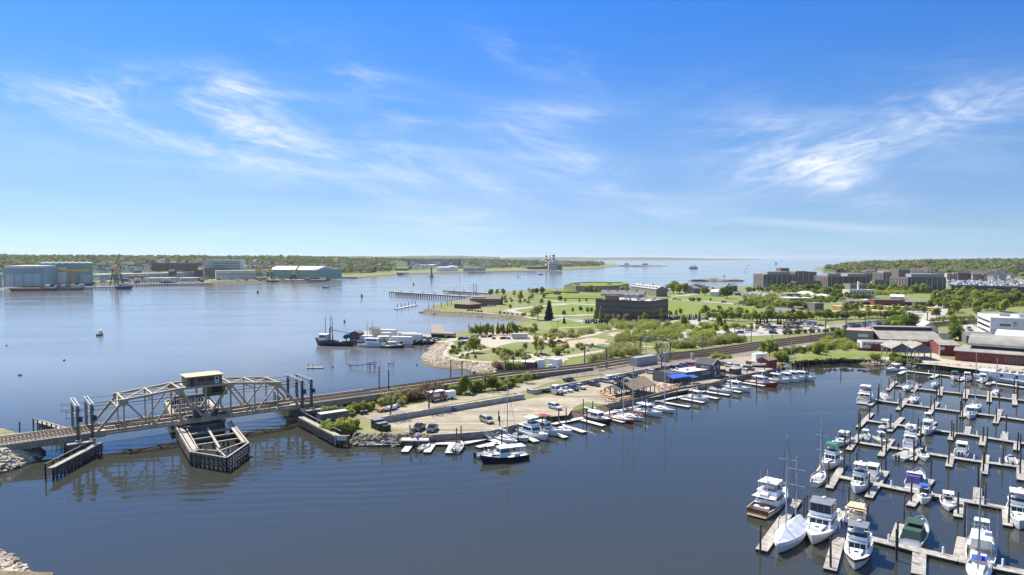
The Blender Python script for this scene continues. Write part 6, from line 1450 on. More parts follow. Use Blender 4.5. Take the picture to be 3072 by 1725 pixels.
W_=[g('A',x,y,4.2)-g('A',1265,545)for x,y in((1262,432),(1365,430),(1395,488),(1500,506),(1480,520),(1268,512))]
MB().prism([(p.x,p.y)for p in W_],3.4,4.2).build('deck',M_soil_d,o)
MB().prism([(W_[i].x*.98,W_[i].y*.98)for i in(0,1,2,5)],-1,3.4,sc1=1.0).build('bulkhead',M_wood_dark,o)
for i in range(8):q=W_[2].lerp(W_[3],i/7);MB().tube((q.x,q.y-.5,-1),(q.x,q.y-.5,3.5),.3).build('pile',M_tar,o)
for i,(x,y)in enumerate([(1245,300),(1290,285),(1365,275),(1428,262),(1462,258),(1632,525),(1690,520),(1740,515)]):
 p=g('A',x,y+10);q=ob('mooring_piling',PMESH,None,p);q.scale=(1.6,1.6,1.7);tag(q,'dark mooring pile near the %s, %s from the left'%(('rocky point',nth(i))if i<5 else('poplar row',nth(i-5))),'piling','dock pilings')
o=thing('fishing_dock','wooden fishing dock crowded with white trailers','dock',g('A',1000,600));org=g('A',1000,600,1.7)
D_=[g('A',x,y,1.7)-org for x,y in((480,545),(470,598),(600,612),(1060,632),(1290,622),(1420,590),(1330,560),(1180,548),(920,530),(600,515))]
MB().prism([(p.x,p.y)for p in D_],1.3,1.7).build('deck',M_wood_grey,o)
for a,b_ in zip(D_[1:5],D_[2:5]):
 for i in range(9):q=a.lerp(b_,i/9);MB().tube((q.x,q.y,-2),(q.x,q.y,2.1),.3).build('pile',M_tar,o)
def tr(lbl,a,b_,dp,h,m=M_white_w,rf='flat',rm=None,nm='storage_trailer',cat='trailer',z=1.7):
 return building(nm,lbl,cat,g('A',*a,z),g('A',*b_,z),dp,h,m,rf,rm or m,1.0,.1,z)
tr('long white trailer at the back of the fishing dock',(735,540),(918,545),3,3.4);tr('shorter white trailer before the back one',(778,560),(870,562),3,2.8);tr('pale trailer with rounded load at the dock middle',(945,560),(1127,560),3,2.6,M_cream_w)
tr('white trailer nearest the dock root',(975,585),(1175,586),3,3.2);tr('white open-topped container along the dock edge',(872,610),(1072,615),3,3.2,M_white_w);tr('grey gear shed behind the trawler',(480,588),(575,590),6,4,M_shingle,'gabley',M_slate,'gear_shed','shed')
tr('tan hut with sloped roof on the dock',(700,560),(776,555),5,4.4,M_cream_w,'gable',M_brownroof,'dock_hut','hut');tr('low white hut between trailers and boats',(575,590),(690,592),4,2.6,M_white_w,nm='dock_hut',cat='hut');tr('cream hut behind the white boat',(745,600),(860,598),5,2.6,M_cream_w,nm='dock_hut',cat='hut')
b=Boat('trawler','dark blue fishing trawler with tall gallows and masts','trawler',mar('A',318,630),HD('A',(480,630),(155,622)),20,6.0,2.0,M_navy,2.0,.85,2.2,rake=1.6);b.make_hull(.55,1.2,cap=M_rust,deck=M_rust)
b.cab('wheelhouse',2.5,7.0,4.6,4.2,2.6,5.6,.4,.1,side=3,front=4,zw=(.5,.85),m=M_cream);b.slab('wheelhouse_roof',2.0,6.9,4.6,5.6,.2,M_white)
for x,h in((4.0,12.5),(1.2,13.5),(.2,12.5)):MB().tube((x,0,2),(x,0,2+h),.2,.12).build('mast',M_steel_d,b.o)
m=MB()
for s in(-1,1):m.bar((1,s*2.6,1.5),(1,s*1.2,9),.3,.3);m.bar((-8.5,s*2.6,1.5),(-8.5,s*2.4,6),.35,.35)
m.bar((1,-1.3,9),(1,1.3,9),.3,.3);m.bar((-8.5,-2.4,6),(-8.5,2.4,6),.35,.35);m.build('gallows',M_steel_d,b.o)
MB().tube((-7.5,-1.8,4.6),(-7.5,1.8,4.6),1.1,n=12).build('net_drum',M_greend,b.o);MB().tube((1,0,8),(-9,0,6.4),.15).tube((1.5,0,6),(10,0,3.6),.05).build('boom',M_steel_d,b.o)
for x in(-2,-4.5,-6):MB().box((x,.5*x%1.5,1.8),(1.5,2,1.1)).build('deck_gear',random.choice([M_orange,M_rust,M_cream]),b.o)
b=Boat('fishing_vessel','white fishing vessel with two masts moored at the dock','fishing boat',mar('A',695,646),HD('A',(560,640),(830,650)),15,4.4,1.5,M_white_w,1.2,.8,2.2);b.make_hull(.35,.9,cap=M_cream)
b.cab('deckhouse',-3,4.2,3.4,3.2,2.0,4.4,.4,.1,side=5,front=3,zw=(.5,.85));b.slab('roof',-3.6,4.2,3.7,4.4,.15)
for x in(-2.5,.5):MB().tube((x,0,2),(x,0,13),.14,.08).build('mast',M_wood_dark,b.o)
lobster('navy lobster boat among the docked fishing boats',mar('A',905,655),HD('A',(820,650),(990,655)),12,M_navy);console('small white skiff at the end of the fishing boats',mar('A',1018,645),.2,6.5,False,1);lobster('white inner boat behind the navy lobster boat',mar('A',920,630),HD('A',(820,650),(990,655)),10)
o=thing('derelict_raft','half-sunk wooden raft drifting beyond the bridge','raft',g('A',150,850));
for i in range(6):MB().box((0,-1.0+i*.4,.2),(6.5,.32,.3),random.uniform(-.03,.03)).build('log',M_wood_pale,o)
for x in(-3.1,-1.4):MB().tube((x,.9,-1),(x,.9,1.6),.13).build('pile',M_tar,o)
o=thing('derelict_trestle','broken timber trestle sticking out of the river','trestle',g('A',600,850));m_=M_wood_dark
for i in range(16):x=random.uniform(-14,14);x=random.uniform(4,16)if i<9 else x;MB().tube((x,random.uniform(-3,3),-1),(x+random.uniform(-.6,.6),random.uniform(-3,3),random.uniform(2,6)if i<9 else random.uniform(.8,3)),.16).build('leaning_pile',m_,o)
MB().bar((-12,0,1.2),(8,1,2.6),.4,.4).bar((-14,-1,3),(-9,2,1),.3,.3).bar((5,-1.5,3.5),(14,1.5,3.6),.35,.35).bar((5,1.5,2.3),(14,-1.5,2.4),.3,.3).build('fallen_beam',m_,o)
o.scale=(.46,.46,.62)
o=thing('derelict_dolphin','two piles joined by a beam in the river','dolphin',g('A',877,822));MB().tube((-2.2,0,-1),(-2.2,0,2.2),.2).tube((2.4,0,-1),(2.4,0,2.8),.2).build('pile',m_,o);MB().bar((-2.4,0,.8),(2.6,0,1.0),.5,.5).build('beam',m_,o);o.scale=(.5,.5,.6)
def buoy(lbl,p,r=.7,h=1.6,m=M_black):
 o=thing('river_buoy',lbl,'buoy',p);MB().lathe([(r,-.3),(r,h*.55),(r*.3,h*.6),(r*.25,h)],n=10).build('float',m,o);MB().lathe([(r*.3,h),(r*.3,h+.3)],n=8).build('lantern',M_white,o)
for i,(f,x,y,r,h,m,t)in enumerate([('A',430,408,1.4,4,M_steel_d,'large dark can buoy off the trawler'),('R',152,114,.9,1.2,M_black,'small black mooring buoy nearest the left edge'),('R',474,3,.9,1.0,M_black,'small black mooring buoy, second from the left'),('A',316,842,.7,1.2,M_black,'small black buoy beside the drifting raft'),('A',1130,822,.7,1,M_black,'small black buoy off the boulder point'),('A',598,165,1.3,3.4,M_steel_d,'dark buoy in mid river before the long pier'),('A',1098,46,1.5,4,M_steel_d,'dark buoy far up river'),('T',57,1127,.8,1.2,M_black,'small black buoy above the stony bank'),('T',20,1037,.8,1.2,M_black,'black buoy, topmost at the left edge'),('T',192,1082,.8,1.1,M_black,'black buoy left of the small motorboat'),('T',1084,905,1.0,2,M_redc,'small red buoy off the long pier')]):buoy(t,g(f,x,y),r*.5,h*.5,m)
lobster('small dark motorboat alone in the open river',mar('T',302,1006),R(100),8,M_navy);lobster('motorboat trailing a white wake in mid river',mar('A',250,75),R(178),11,M_navy)
b=building('brick_hall','low red brick hall with dark roof beside the big lawn','hall',gl('B',2035,362),gl('B',2300,380),13,4.2,M_brick,'gable',M_slate,3,.4,wins=[('f',9,1,1.1,1.8,1.2,1,M_glass)])
for x in(.12,.95):MB().box((b['L']*x,6.5,7.4),(1.4,1.4,1.6)).build('chimney',M_brick,b)
def campus(lbl,a,b_,dp,h,f,tiers,z=LZ,fl=5):
 o=building('campus_block',lbl,'office building',gl('O',*a),gl('O',*b_),dp,h,M_pf,'flat',M_pf_l,parapet=1.0,wins=[('f',f,fl,2.2,2.0,2.2,(h-3)/fl,M_glass),('f',f//2,fl,1.3,1.7,2.3,(h-3)/fl,M_win_l,.02,.98),('l',6,fl,2.2,2.0,2.2,(h-3)/fl,M_glass),('r',5,fl,2.0,2.0,2.2,(h-3)/fl,M_glass)])
 for x0,x1,y0,y1,hh,m in tiers:MB().box((o['L']*(x0+x1)/2,dp*(y0+y1)/2,h+hh/2),(o['L']*(x1-x0),dp*(y1-y0),hh)).build('roof_tier',m,o)
 return o
campus('dark campus block nearest the water with stepped roof',(697,302),(928,302),40,18.6,12,[(.15,.86,.1,.6,5,M_pf_l),(.7,.98,.5,.9,9.5,M_pf)])
campus('dark campus block set back behind the first one',(925,268),(1080,268),34,18.6,8,[(.1,.6,.2,.8,2.5,M_pf_l)])
campus('glass link between the campus blocks',(930,306),(1160,304),14,10,12,[],fl=2)
campus('second dark campus block in the middle of the campus',(1160,310),(1466,310),40,17,15,[(.03,.34,.1,.6,4.8,M_pf_l),(.5,.97,.1,.6,4.6,M_pf_l)])
campus('dark campus block between the second and the last one',(1560,262),(1736,262),34,16.5,9,[(.1,.8,.2,.8,3,M_pf_l)])
campus('last dark campus block beside the parking deck',(1735,330),(2012,330),40,18,14,[(.14,.9,.1,.6,4.8,M_pf_l),(0,.3,.5,.9,10,M_pf)])
campus('low glass link in front of the set-back campus blocks',(1500,282),(1735,284),14,8,11,[],fl=2)
b=building('parking_deck','long dark parking deck topped with parked cars','car park',gl('O',2050,332),gl('O',2600,348),60,8.8,M_pf,'flat',M_asph,parapet=1)
for k in range(3):
 for i in range(24):cube(b,'opening',(b['L']*(i+.5)/24,-.1,1.6+k*2.7),(b['L']/24*.84,.3,1.3),M_black)
o=thing('apartment_block','white apartment block with many balconies before the wooded point','apartments',gl('O',2015,240),0)
o['label']='white apartment block with many bays before the wooded point';
for i in range(10):MB().box((i*5.6,(i%2)*2,6.6),(5.3,12,13.2)).build('bay',M_cream_w,o)
for i in range(10):
 for k in range(6):cube(o,'window',(i*5.6,(i%2)*2-6.02,1.6+k*2.1),(2.6,.2,1.1),M_glass)
def dome(lbl,x,y,r,h):
 o=thing('white_dome',lbl,'tank',gl('O',x,y));MB().lathe([(1*r,0),(r,h*.35),(r*.94,h*.42),(r*.6,h*.8),(r*.25,h*.97),(.3,h)],n=24).build('shell',M_white,o);
 for i in range(12):a=i*.5236;MB().box((r*math.cos(a),r*math.sin(a),h*.17),(.3,.8,h*.33),a).build('rib',M_conc,o)
dome('larger shallow white dome roof behind the trees',1000,362,12,6.5);dome('smaller shallow white dome roof right of the larger',1120,374,10,5)
building('cream_block','square cream building in front of the middle campus block','building',gl('O',1322,335),gl('O',1440,335),18,10.5,M_fort,'flat',M_white_roof,parapet=.8,wins=[('f',4,2,1.6,2,2.5,4,M_glass)])
b=building('white_hall','white hall with arched windows and a chimney behind round trees','building',gl('O',1318,370),gl('O',1500,370),16,8,M_cream_w,'flat',M_white_roof,parapet=.8,wins=[('f',8,1,1.4,2.6,4,5,M_glass)]);MB().box((b['L']*.45,6,13),(1.6,1.6,9)).build('chimney',M_white_w,b)
building('tan_shed','brown flat shed beside the larger dome','shed',gl('O',862,372),gl('O',960,372),16,5,M_fort,'flat',M_conc)
building('low_warehouse','low pale-roofed warehouse before the domes','warehouse',gl('O',885,402),gl('O',1058,400),22,4,M_fort,'flat',M_white_roof)
building('dark_shed','dark low building at the far corner of the big lawn','building',gl('C',335,172),gl('C',432,172),22,5,M_pf,'flat',M_slate)
b=building('bus_depot','long dark bus depot with white roof strip behind the yellow buses','depot',gl('C',700,128),gl('C',1530,138),22,3.6,M_pf,'flat',M_slate,wins=[('f',22,1,3,1.4,1.2,1,M_black)]);MB().box((b['L']*.46,11,4.4),(b['L']*.42,9,.6)).build('roof_strip',M_white_roof,b)
building('brick_block','plain dark red brick block beside the yellow buses','building',gl('C',970,140),gl('C',1300,144),16,5.4,M_brick_red,'flat',M_slate,parapet=.5)
building('white_shed','white shed right of the round trees','shed',gl('C',1145,62),gl('C',1290,66),12,2.6,M_white_w,'gable',M_white_roof,2)
def bus(lbl,p,hd):
 o=thing('school_bus',lbl,'bus',p,hd,'yellow school buses parked in rows');MB().box((-.6,0,1.75),(9.4,2.4,2.3)).build('body',M_yellow,o,bevel=.15);MB().box((4.7,0,1.2),(1.5,2.1,1.2)).build('bonnet',M_yellow,o,bevel=.15);MB().box((-.6,0,2.93),(9.0,2.2,.1)).build('roof',M_cream,o)
 for s in(-1,1):MB().box((-.8,s*1.2,2.25),(8.4,.06,.7)).build('window_row',M_glass,o)
 MB().box((4.12,0,2.2),(.08,2.0,.9)).build('windscreen',M_glass,o)
 for x in(3.9,-3.2):
  for s in(-1,1):MB().tube((x,s*.9,.5),(x,s*1.22,.5),.5,n=10).build('wheel',M_tyre,o)
for i in range(17):bus('yellow school bus in the right-hand row, %s from the left'%nth(i),gl('C',880+i*42,165+i*1.6),R(-78))
for i in range(6):bus('yellow school bus in the left-hand row, %s from the left'%nth(i),gl('C',580+i*36,172+i),R(-78))
c_=gl('C',2212,458);u_=Vector((.905,-.425,0));
b=building('white_office','three-storey pale office with slot windows at the edge of town','office building',c_,c_+u_*60,37,9.6,M_white_w,'flat',M_white_roof,parapet=.8,wins=[('f',2,2,5.0,1.3,2.6,3.1,M_ribbon,0,.45),('f',3,2,5.0,1.3,2.6,3.1,M_ribbon,.5,1),('l',9,3,3.4,1.2,1.3,2.9,M_glass)])
for x,y in((10,20),(18,14),(24,22),(22,8)):MB().box((x,y,10.7),(5,3.2,1.8)).build('roof_unit',M_steel,b)
building('roofless_brick','brown brick shell with a white patch beside the tracks','warehouse',gl('C',672,530),gl('C',962,545),14,6.4,M_fort,'flat',M_soil,wins=[('f',1,1,4.4,1.5,3.4,1,M_white_w,.45,.8),('f',2,1,3,2,.4,1,M_reddoor,.3,.8)])
b=building('long_warehouse','long warehouse with faded grey roof and dark clerestory','warehouse',gl('C',1048,560),gl('C',1692,575),28,3.2,M_brick_red,'gable',M_corr,4.0,.6);MB().box((b['L']/2,14,7.4),(b['L'],4.4,1.5)).build('clerestory',M_roofdark,b);MB().box((b['L']/2,14,8.25),(b['L']+.6,5.4,.3)).build('clerestory_roof',M_corr,b)
b=building('white_works','long low white-washed works with red doors','works',gl('C',838,612),gl('C',1485,632),9,4.0,M_white_w,'flat',M_corr,wins=[('f',10,1,.9,.7,2.7,1,M_reddoor,.02,.75)]);MB().box((b['L']*.24,-.06,1.6),(4.4,.2,3.0)).build('door',M_reddoor,b);MB().box((b['L']*.43,-.06,1.0),(2.6,.2,1.8)).build('door',M_reddoor,b);MB().box((b['L']*.06,-.06,.6),(6,.2,1.2)).build('red_plinth',M_reddoor,b)
building('brick_wing','dull brick wing between the white works and the red warehouse','works',gl('C',1485,622),gl('C',1665,626),9,4.4,M_brick_red,'flat',M_slate)
b=building('red_works','dark red gabled works with grey roof by the yard','works',gl('C',1668,665),gl('C',1880,672),16,4.6,M_brick_red,'gable',M_corr,1.4,.3);MB().box((b['L']*.15,-.08,3.2),(b['L']*.22,.2,1.3)).build('pale_panel',M_white_w,b);MB().box((.1,-.1,2.1),(.4,.4,4.8)).build('white_edge',M_white_w,b)
o=thing('open_shed','open boat shed with twin grey gables standing on posts','shed',gl('C',1160,705),dirn(gl('C',1160,705),gl('C',1585,715)));L_=(gl('C',1585,715)-gl('C',1160,705)).length
for k in range(2):
 x0=k*L_/2;m=MB();m.ext([(x0-.3,4.4),(x0+L_/4,6.6),(x0+L_/2+(.3 if k else 0),4.4),(x0+L_/2+(.3 if k else 0),4.65),(x0+L_/4,6.9),(x0-.3,4.65)],-.4,13);m.build('roof',M_corr,o)
 MB().ext([(x0+.05,3.0),(x0+L_/2-.05,3.0),(x0+L_/2-.05,4.35),(x0+L_/4,6.55),(x0+.05,4.35)],0,.15).build('gable_cladding',mat('blue_grey_cladding',(.13,.145,.16),.8,var=.15),o)
for x in(.2,L_/2,L_-.2):
 for y in(.2,6.5,12.5):MB().box((x,y,2.2),(.35,.35,4.4)).build('post',M_wood_grey,o)
b=building('brick_warehouse','huge dark red brick warehouse with rounded grey roof at the yard','warehouse',gl('C',1838,722),gl('C',2800,800),26,4.2,M_brick_red,'flat',M_corr);Lb=b['L']
MB().extx([(-.6,4.1),(4.2,5.4),(4.2,5.6),(-.6,4.4)],-.6,Lb+1).build('skirt_roof',M_corr,b);MB().box((Lb/2+2.5,14.5,5.4),(Lb-5,20,2.6)).build('clerestory',M_roofdark,b)
P_=[(14.5-11.4*math.cos(math.pi*i/12),6.6+3.8*math.sin(math.pi*i/12))for i in range(13)]
MB().extx(P_,4,Lb+1).build('arched_roof',M_corr,b)
for i in range(14):MB().box((Lb*.58+i*.9,-.05,2.0),(.5,.2,2.8)).build('door_panel',M_pf,b)
building('gabled_house','small house with rusty pink and grey gable roof behind the warehouse','house',gl('C',1492,420),gl('C',1655,425),20,3,M_cream_w,'gabley',mat('pink_roof',(.36,.27,.22),.9,c2=(.45,.43,.40),scale=.12),3.0,.4)
building('brick_outbuilding','low tan outbuilding with chimney right of the small house','outbuilding',gl('C',1665,500),gl('C',1810,508),9,3.6,M_cream_w,'flat',M_brownroof);building('grey_roof_house','grey low roofed house before the pale office','house',gl('C',1958,535),gl('C',2260,545),12,3.6,M_slate,'gable',M_slate,1.6)
building('white_gable','white gabled house behind the big brick warehouse','house',gl('C',2262,535),gl('C',2600,560),14,4,M_white_w,'gable',M_white_roof,2.4)
building('prefab_office','flat white prefab beside the office car park','prefab',gl('C',1968,478),gl('C',2100,482),6,3,M_white_w,'flat',M_steel)
for i in range(14):
 x=520+i*17+random.uniform(-5,5);y=352+random.uniform(-7,10);p=gl('O',x,y)
 o=thing('stored_boat','white boat on stands in the far boatyard, %s from the left'%nth(i),'boat',(p.x,p.y,LZ+1.2),random.uniform(-.4,.4),'boats stored ashore');L_=random.uniform(9,13)
 m=MB();m.hexa([(-L_/2,-1.2,-.8),(L_/2-2.5,-.3,-.8),(L_/2-2.5,.3,-.8),(-L_/2,1.2,-.8),(-L_/2,-1.7,1.2),(L_/2,-.25,1.6),(L_/2,.25,1.6),(-L_/2,1.7,1.2)]);m.build('hull',random.choice([M_gel,M_gel,M_navy,M_wrap]),o);MB().box((-.6,0,1.8),(4,2,1)).build('cabin',M_gel,o)
 if i%2:MB().tube((0,0,1),(0,0,14),.13).build('mast',M_alu,o)
 for s in(-1,1):MB().bar((s*2.5,-1.3,-1.2),(s*2.5,1.3,-1.2),.3,.9).build('cradle',M_wood_dark,o)
building('boat_shed','dark boat shed at the river edge','shed',gl('B',1393,132),gl('B',1450,130),16,6,M_shingle,'gable',M_slate,3);building('white_shed','small white-roofed shed between the round trees','shed',gl('B',1550,158),gl('B',1620,160),14,5,M_white_w,'gable',M_white_roof,2.5)
building('boat_shed','grey shed at the far boatyard','shed',gl('B',1750,112),gl('B',1810,112),16,7,M_shingle,'gable',M_slate,3)
CK=['sedan','suv','suv','sedan','van','pickup'];CC=['white','silver','grey','black','navy','dark grey','red','white','silver','blue'];ADJ={'sedan':'saloon','suv':'suv','van':'van','pickup':'pickup'}
def lot(where,spots,hd,grp,detail=False):
 S=sorted(spots,key=scrx)
 for i,p in enumerate(S):
  k,c=random.choice(CK),random.choice(CC);car('%s %s %s, %s from the left'%(c,ADJ[k],where,nth(i)),k,c,p,hd+random.uniform(-.06,.06)+(math.pi if random.random()<.3 else 0),grp,detail)
lot('in the near row of the station car park',[gl('B',2090+i*30,466+i*.4)for i in range(4)]+[gl('B',2210+i*32,468)for i in range(4)]+[gl('B',2345+i*30,470-i)for i in range(3)],-.9,'cars in the station car park')
lot('in the back row of the station car park',[gl('B',2040+i*27,445-i*.6)for i in range(3)]+[gl('B',2290+i*28,432-i)for i in range(10)],-.9,'cars in the station car park')
lot('scattered at the front of the station car park',[gl('B',2160,522),gl('B',2105,488),gl('B',2150,488),gl('B',1740,520),gl('B',1830,518),gl('B',2550,480),gl('C',360,392),gl('C',120,375),gl('C',400,355)],-.5,'cars in the station car park')
lot('in the long front row beside the tracks',[gl('C',660+i*24,372-i*2.2)for i in range(20)],R(80),'cars in the long car park')
lot('in the long back row beside the tracks',[gl('C',700+i*24,345-i*2.2)for i in range(20)],R(80),'cars in the long car park')
lot('in the left block of the curving car park',[gl('C',30+i*26,330+(i%2)*22+i)for i in range(13)],R(60),'cars in the station car park')
lot('parked before the brick office',[gl('B',330+i*27,404+(i%3)*3)for i in range(28)],R(80),'cars before the brick office')
lot('parked beside the brick office',[gl('B',1160+i*21,375+(i%2)*10)for i in range(18)],R(70),'cars beside the brick office')
lot('along the far lawn road',[gl('B',1205,190),gl('B',1250,195),gl('B',1680,220),gl('B',1800,238),gl('B',1840,240),gl('B',1880,244),gl('B',1910,248)]+[gl('C',80+i*30,165+i*3.2)for i in range(14)],R(-8),'cars along the lawn road')
lot('parked along the bus yard kerb',[gl('C',650+i*32,198+i*2)for i in range(20)],R(-8),'cars along the bus yard')
lot('in the office yard at the town edge',[gl('C',1985+i*9,385+i*12)for i in range(6)]+[gl('C',2100+i*55,455+i*5)for i in range(7)],R(60),'cars at the pale office')
lot('by the brick pier houses',[gl('A',1670+i*28,262-i*1.5)for i in range(8)],R(30),'cars by the pier houses')
lot('in the sandy yard by the fishing dock',[gl('A',1205,575),gl('A',1255,578),gl('A',1320,580),gl('A',1600,622),gl('A',2360,630),gl('A',2500,612),gl('A',1565,575)],R(10),'cars by the fishing dock')
for i in range(12):
 x=1580+i*62+random.uniform(-20,20);p=gl('A',x,552+random.uniform(-4,22));mm=random.choice([M_blueh,M_rust,M_white,M_yellow,M_greyc,M_redc,M_black])
 o=thing('stored_gear','stack of stored marine gear before the poplars, %s from the left'%nth(i),'gear',p,random.random()*3);MB().box((0,0,.6),(random.uniform(2,4.5),1.8,1.2),top=(.8,.7)).build('load',mm,o,bevel=.1);MB().box((0,0,.1),(3,2,.2)).build('pallet',M_wood_dark,o)
container('cream caravan-like trailer beside the poplars',gl('A',2125,570),0,M_cream_w,8,2.8,nm='site_trailer',cat='trailer');box_trailer('white camper on the edge of the station car park',gl('B',1910,492),R(20),6,2.4,2.6)
for i in range(24):
 x=500+i*32+random.uniform(-12,12);p=g('A',x,600+random.uniform(-8,14),1.7);mm=random.choice([M_black,M_rust,M_wood_dark,M_greend,M_orange,M_steel_d,M_blueh]);h=random.uniform(.8,2.0)
 o=thing('dock_gear','dark heap of nets and traps on the fishing dock, %s from the left'%nth(i),'fishing gear',p,random.random()*3,'gear along the fishing dock');MB().lathe([(1.1,0),(.95,h*.6),(.4,h)],n=7).build('heap',mm,o);MB().box((1.0,.4,.5),(1.2,.8,1.0)).build('trap',M_wood_dark,o)
def fbm(x,y,s,seed=0):
 v=0;a=1
 for k in range(4):
  v+=a*(math.sin(x/s*(2**k)*1.3+seed+k*1.7)*math.cos(y/s*(2**k)*1.1+seed*2+k));a*=.55
 return v
M_forest_floor=ground_mat('forest_floor',[(.06,.08,.02),(.09,.11,.03),(.13,.14,.05)],.01,fine=.3)
GR=[g('T',-700,900),g('T',-200,874),g('T',0,864),g('T',36,859),g('T',278,851),g('T',390,848),g('T',632,850),g('T',800,846),g('T',978,840),g('T',1024,834),g('T',1075,835),g('T',1179,826),g('T',1238,823),g('T',1397,817),g('T',1596,814),g('T',1700,810),g('T',1755,807),g('T',1815,803),g('T',1860,799),Vector((700,4600,0)),Vector((400,5600,0)),Vector((-3000,6500,0)),Vector((-6500,5200,0)),Vector((-3500,1400,0))]
land('far_shore',GR,2.5,5,M_rough,M_mud,step=30,jit=.1)
def ridge(name,x0,x1,y0,y1,zf,nx=60,ny=26,m=M_forest_floor):
 V=[];F=[]
 for j in range(ny+1):
  for i in range(nx+1):
   t,q=i/nx,j/ny;Y=y0(t)+(y1(t)-y0(t))*q;X=(x0+(x1-x0)*t-CX)/FP*Y;V.append((X,Y,zf(t,q,X,Y)))
 for j in range(ny):
  for i in range(nx):a=j*(nx+1)+i;F.append((a,a+1,a+nx+2,a+nx+1))
 me=bpy.data.meshes.new(name);me.from_pydata(V,[],F);me.materials.append(m);me.polygons.foreach_set('use_smooth',[True]*len(F));return struct(ob(name,me))
def lerpl(P,t):
 for(a,va),(b,vb)in zip(P,P[1:]):
  if t<=b:return va+(vb-va)*(t-a)/(b-a)
 return P[-1][1]
HX0,HX1=-300,1800
HF=[(0,1280),(.15,1320),(.3,1400),(.5,1480),(.62,1750),(.72,2200),(.85,2700),(1,3300)]
HB=[(0,2700),(.5,2800),(.62,3400),(.8,4300),(1,4400)]
HT=[(0,44),(.14,42),(.3,36),(.42,37),(.5,36),(.6,33),(.66,28),(.78,24),(.9,16),(1,6)]
def hz(t,q,X,Y):return 2+(lerpl(HT,t)+fbm(X,Y,160,3)*2.5)*(1-(1-min(1,q*1.15))**1.8)if q>0 else 1.0
ridge('hill',HX0,HX1,lambda t:lerpl(HF,t),lambda t:lerpl(HB,t),hz)
def hill_at(px,Y):
 t=(px-HX0)/(HX1-HX0);a,b=lerpl(HF,t),lerpl(HB,t);q=(Y-a)/(b-a);X=(px-CX)/FP*Y
 return max(2.5,hz(t,max(0.001,min(1,q)),X,Y))
ridge('hill',150,1500,lambda t:6200,lambda t:8200,lambda t,q,X,Y:(-1 if q in(0,)else 1)*1+(58+fbm(X,0,500,1)*7+fbm(X,Y,60,5)*2)*math.sin(math.pi*min(1,q*.55+.01))if q>0 else-2,90,6)
ridge('hill',1500,2290,lambda t:11000,lambda t:14000,lambda t,q,X,Y:((46+fbm(X,0,900,7)*7+fbm(X,Y,120,5)*2.5)*math.sin(math.pi*min(1,q*.55+.01))*min(1,(1-t)*2.2+.02))if q>0 else-2,120,6)
ridge('hill',2470,3700,lambda t:1650-300*t,lambda t:3300,lambda t,q,X,Y:(1.0 if q==0 else 2+(10+12*min(1,t*2.2)+fbm(X,Y,150,2)*2)*math.sin(math.pi*min(1,q*.7))*min(1,t*9)),50,16)
def point_at(px,Y):
 t=(px-2470)/1230;a,b=1650-300*t,3300;q=(Y-a)/(b-a)
 return 1.8 if q<=0 else 2+(10+12*min(1,t*2.2))*math.sin(math.pi*min(1,q*.7))*min(1,t*9)
M_canopy=None
def canopy_mat(name):
 m=bpy.data.materials.new(name);m.use_nodes=True;t=m.node_tree;n=t.nodes;b=n['Principled BSDF'];b.inputs['Roughness'].default_value=.8;b.inputs['Specular IOR Level'].default_value=.15
 a=n.new('ShaderNodeAttribute');a.attribute_name='species';t.links.new(a.outputs['Color'],b.inputs['Base Color'])
 tr=n.new('ShaderNodeBsdfTranslucent');t.links.new(a.outputs['Color'],tr.inputs[0]);ms=n.new('ShaderNodeMixShader');ms.inputs[0].default_value=.3
 t.links.new(b.outputs[0],ms.inputs[1]);t.links.new(tr.outputs[0],ms.inputs[2]);t.links.new(ms.outputs[0],n['Material Output'].inputs[0]);return m
M_canopy=canopy_mat('far_canopy')
SPEC=np.array([(.20,.235,.06),(.23,.25,.07),(.16,.205,.05),(.12,.16,.045),(.27,.27,.09),(.08,.115,.035),(.12,.05,.045)])
SPW=np.array([.24,.2,.2,.14,.12,.07,.03])
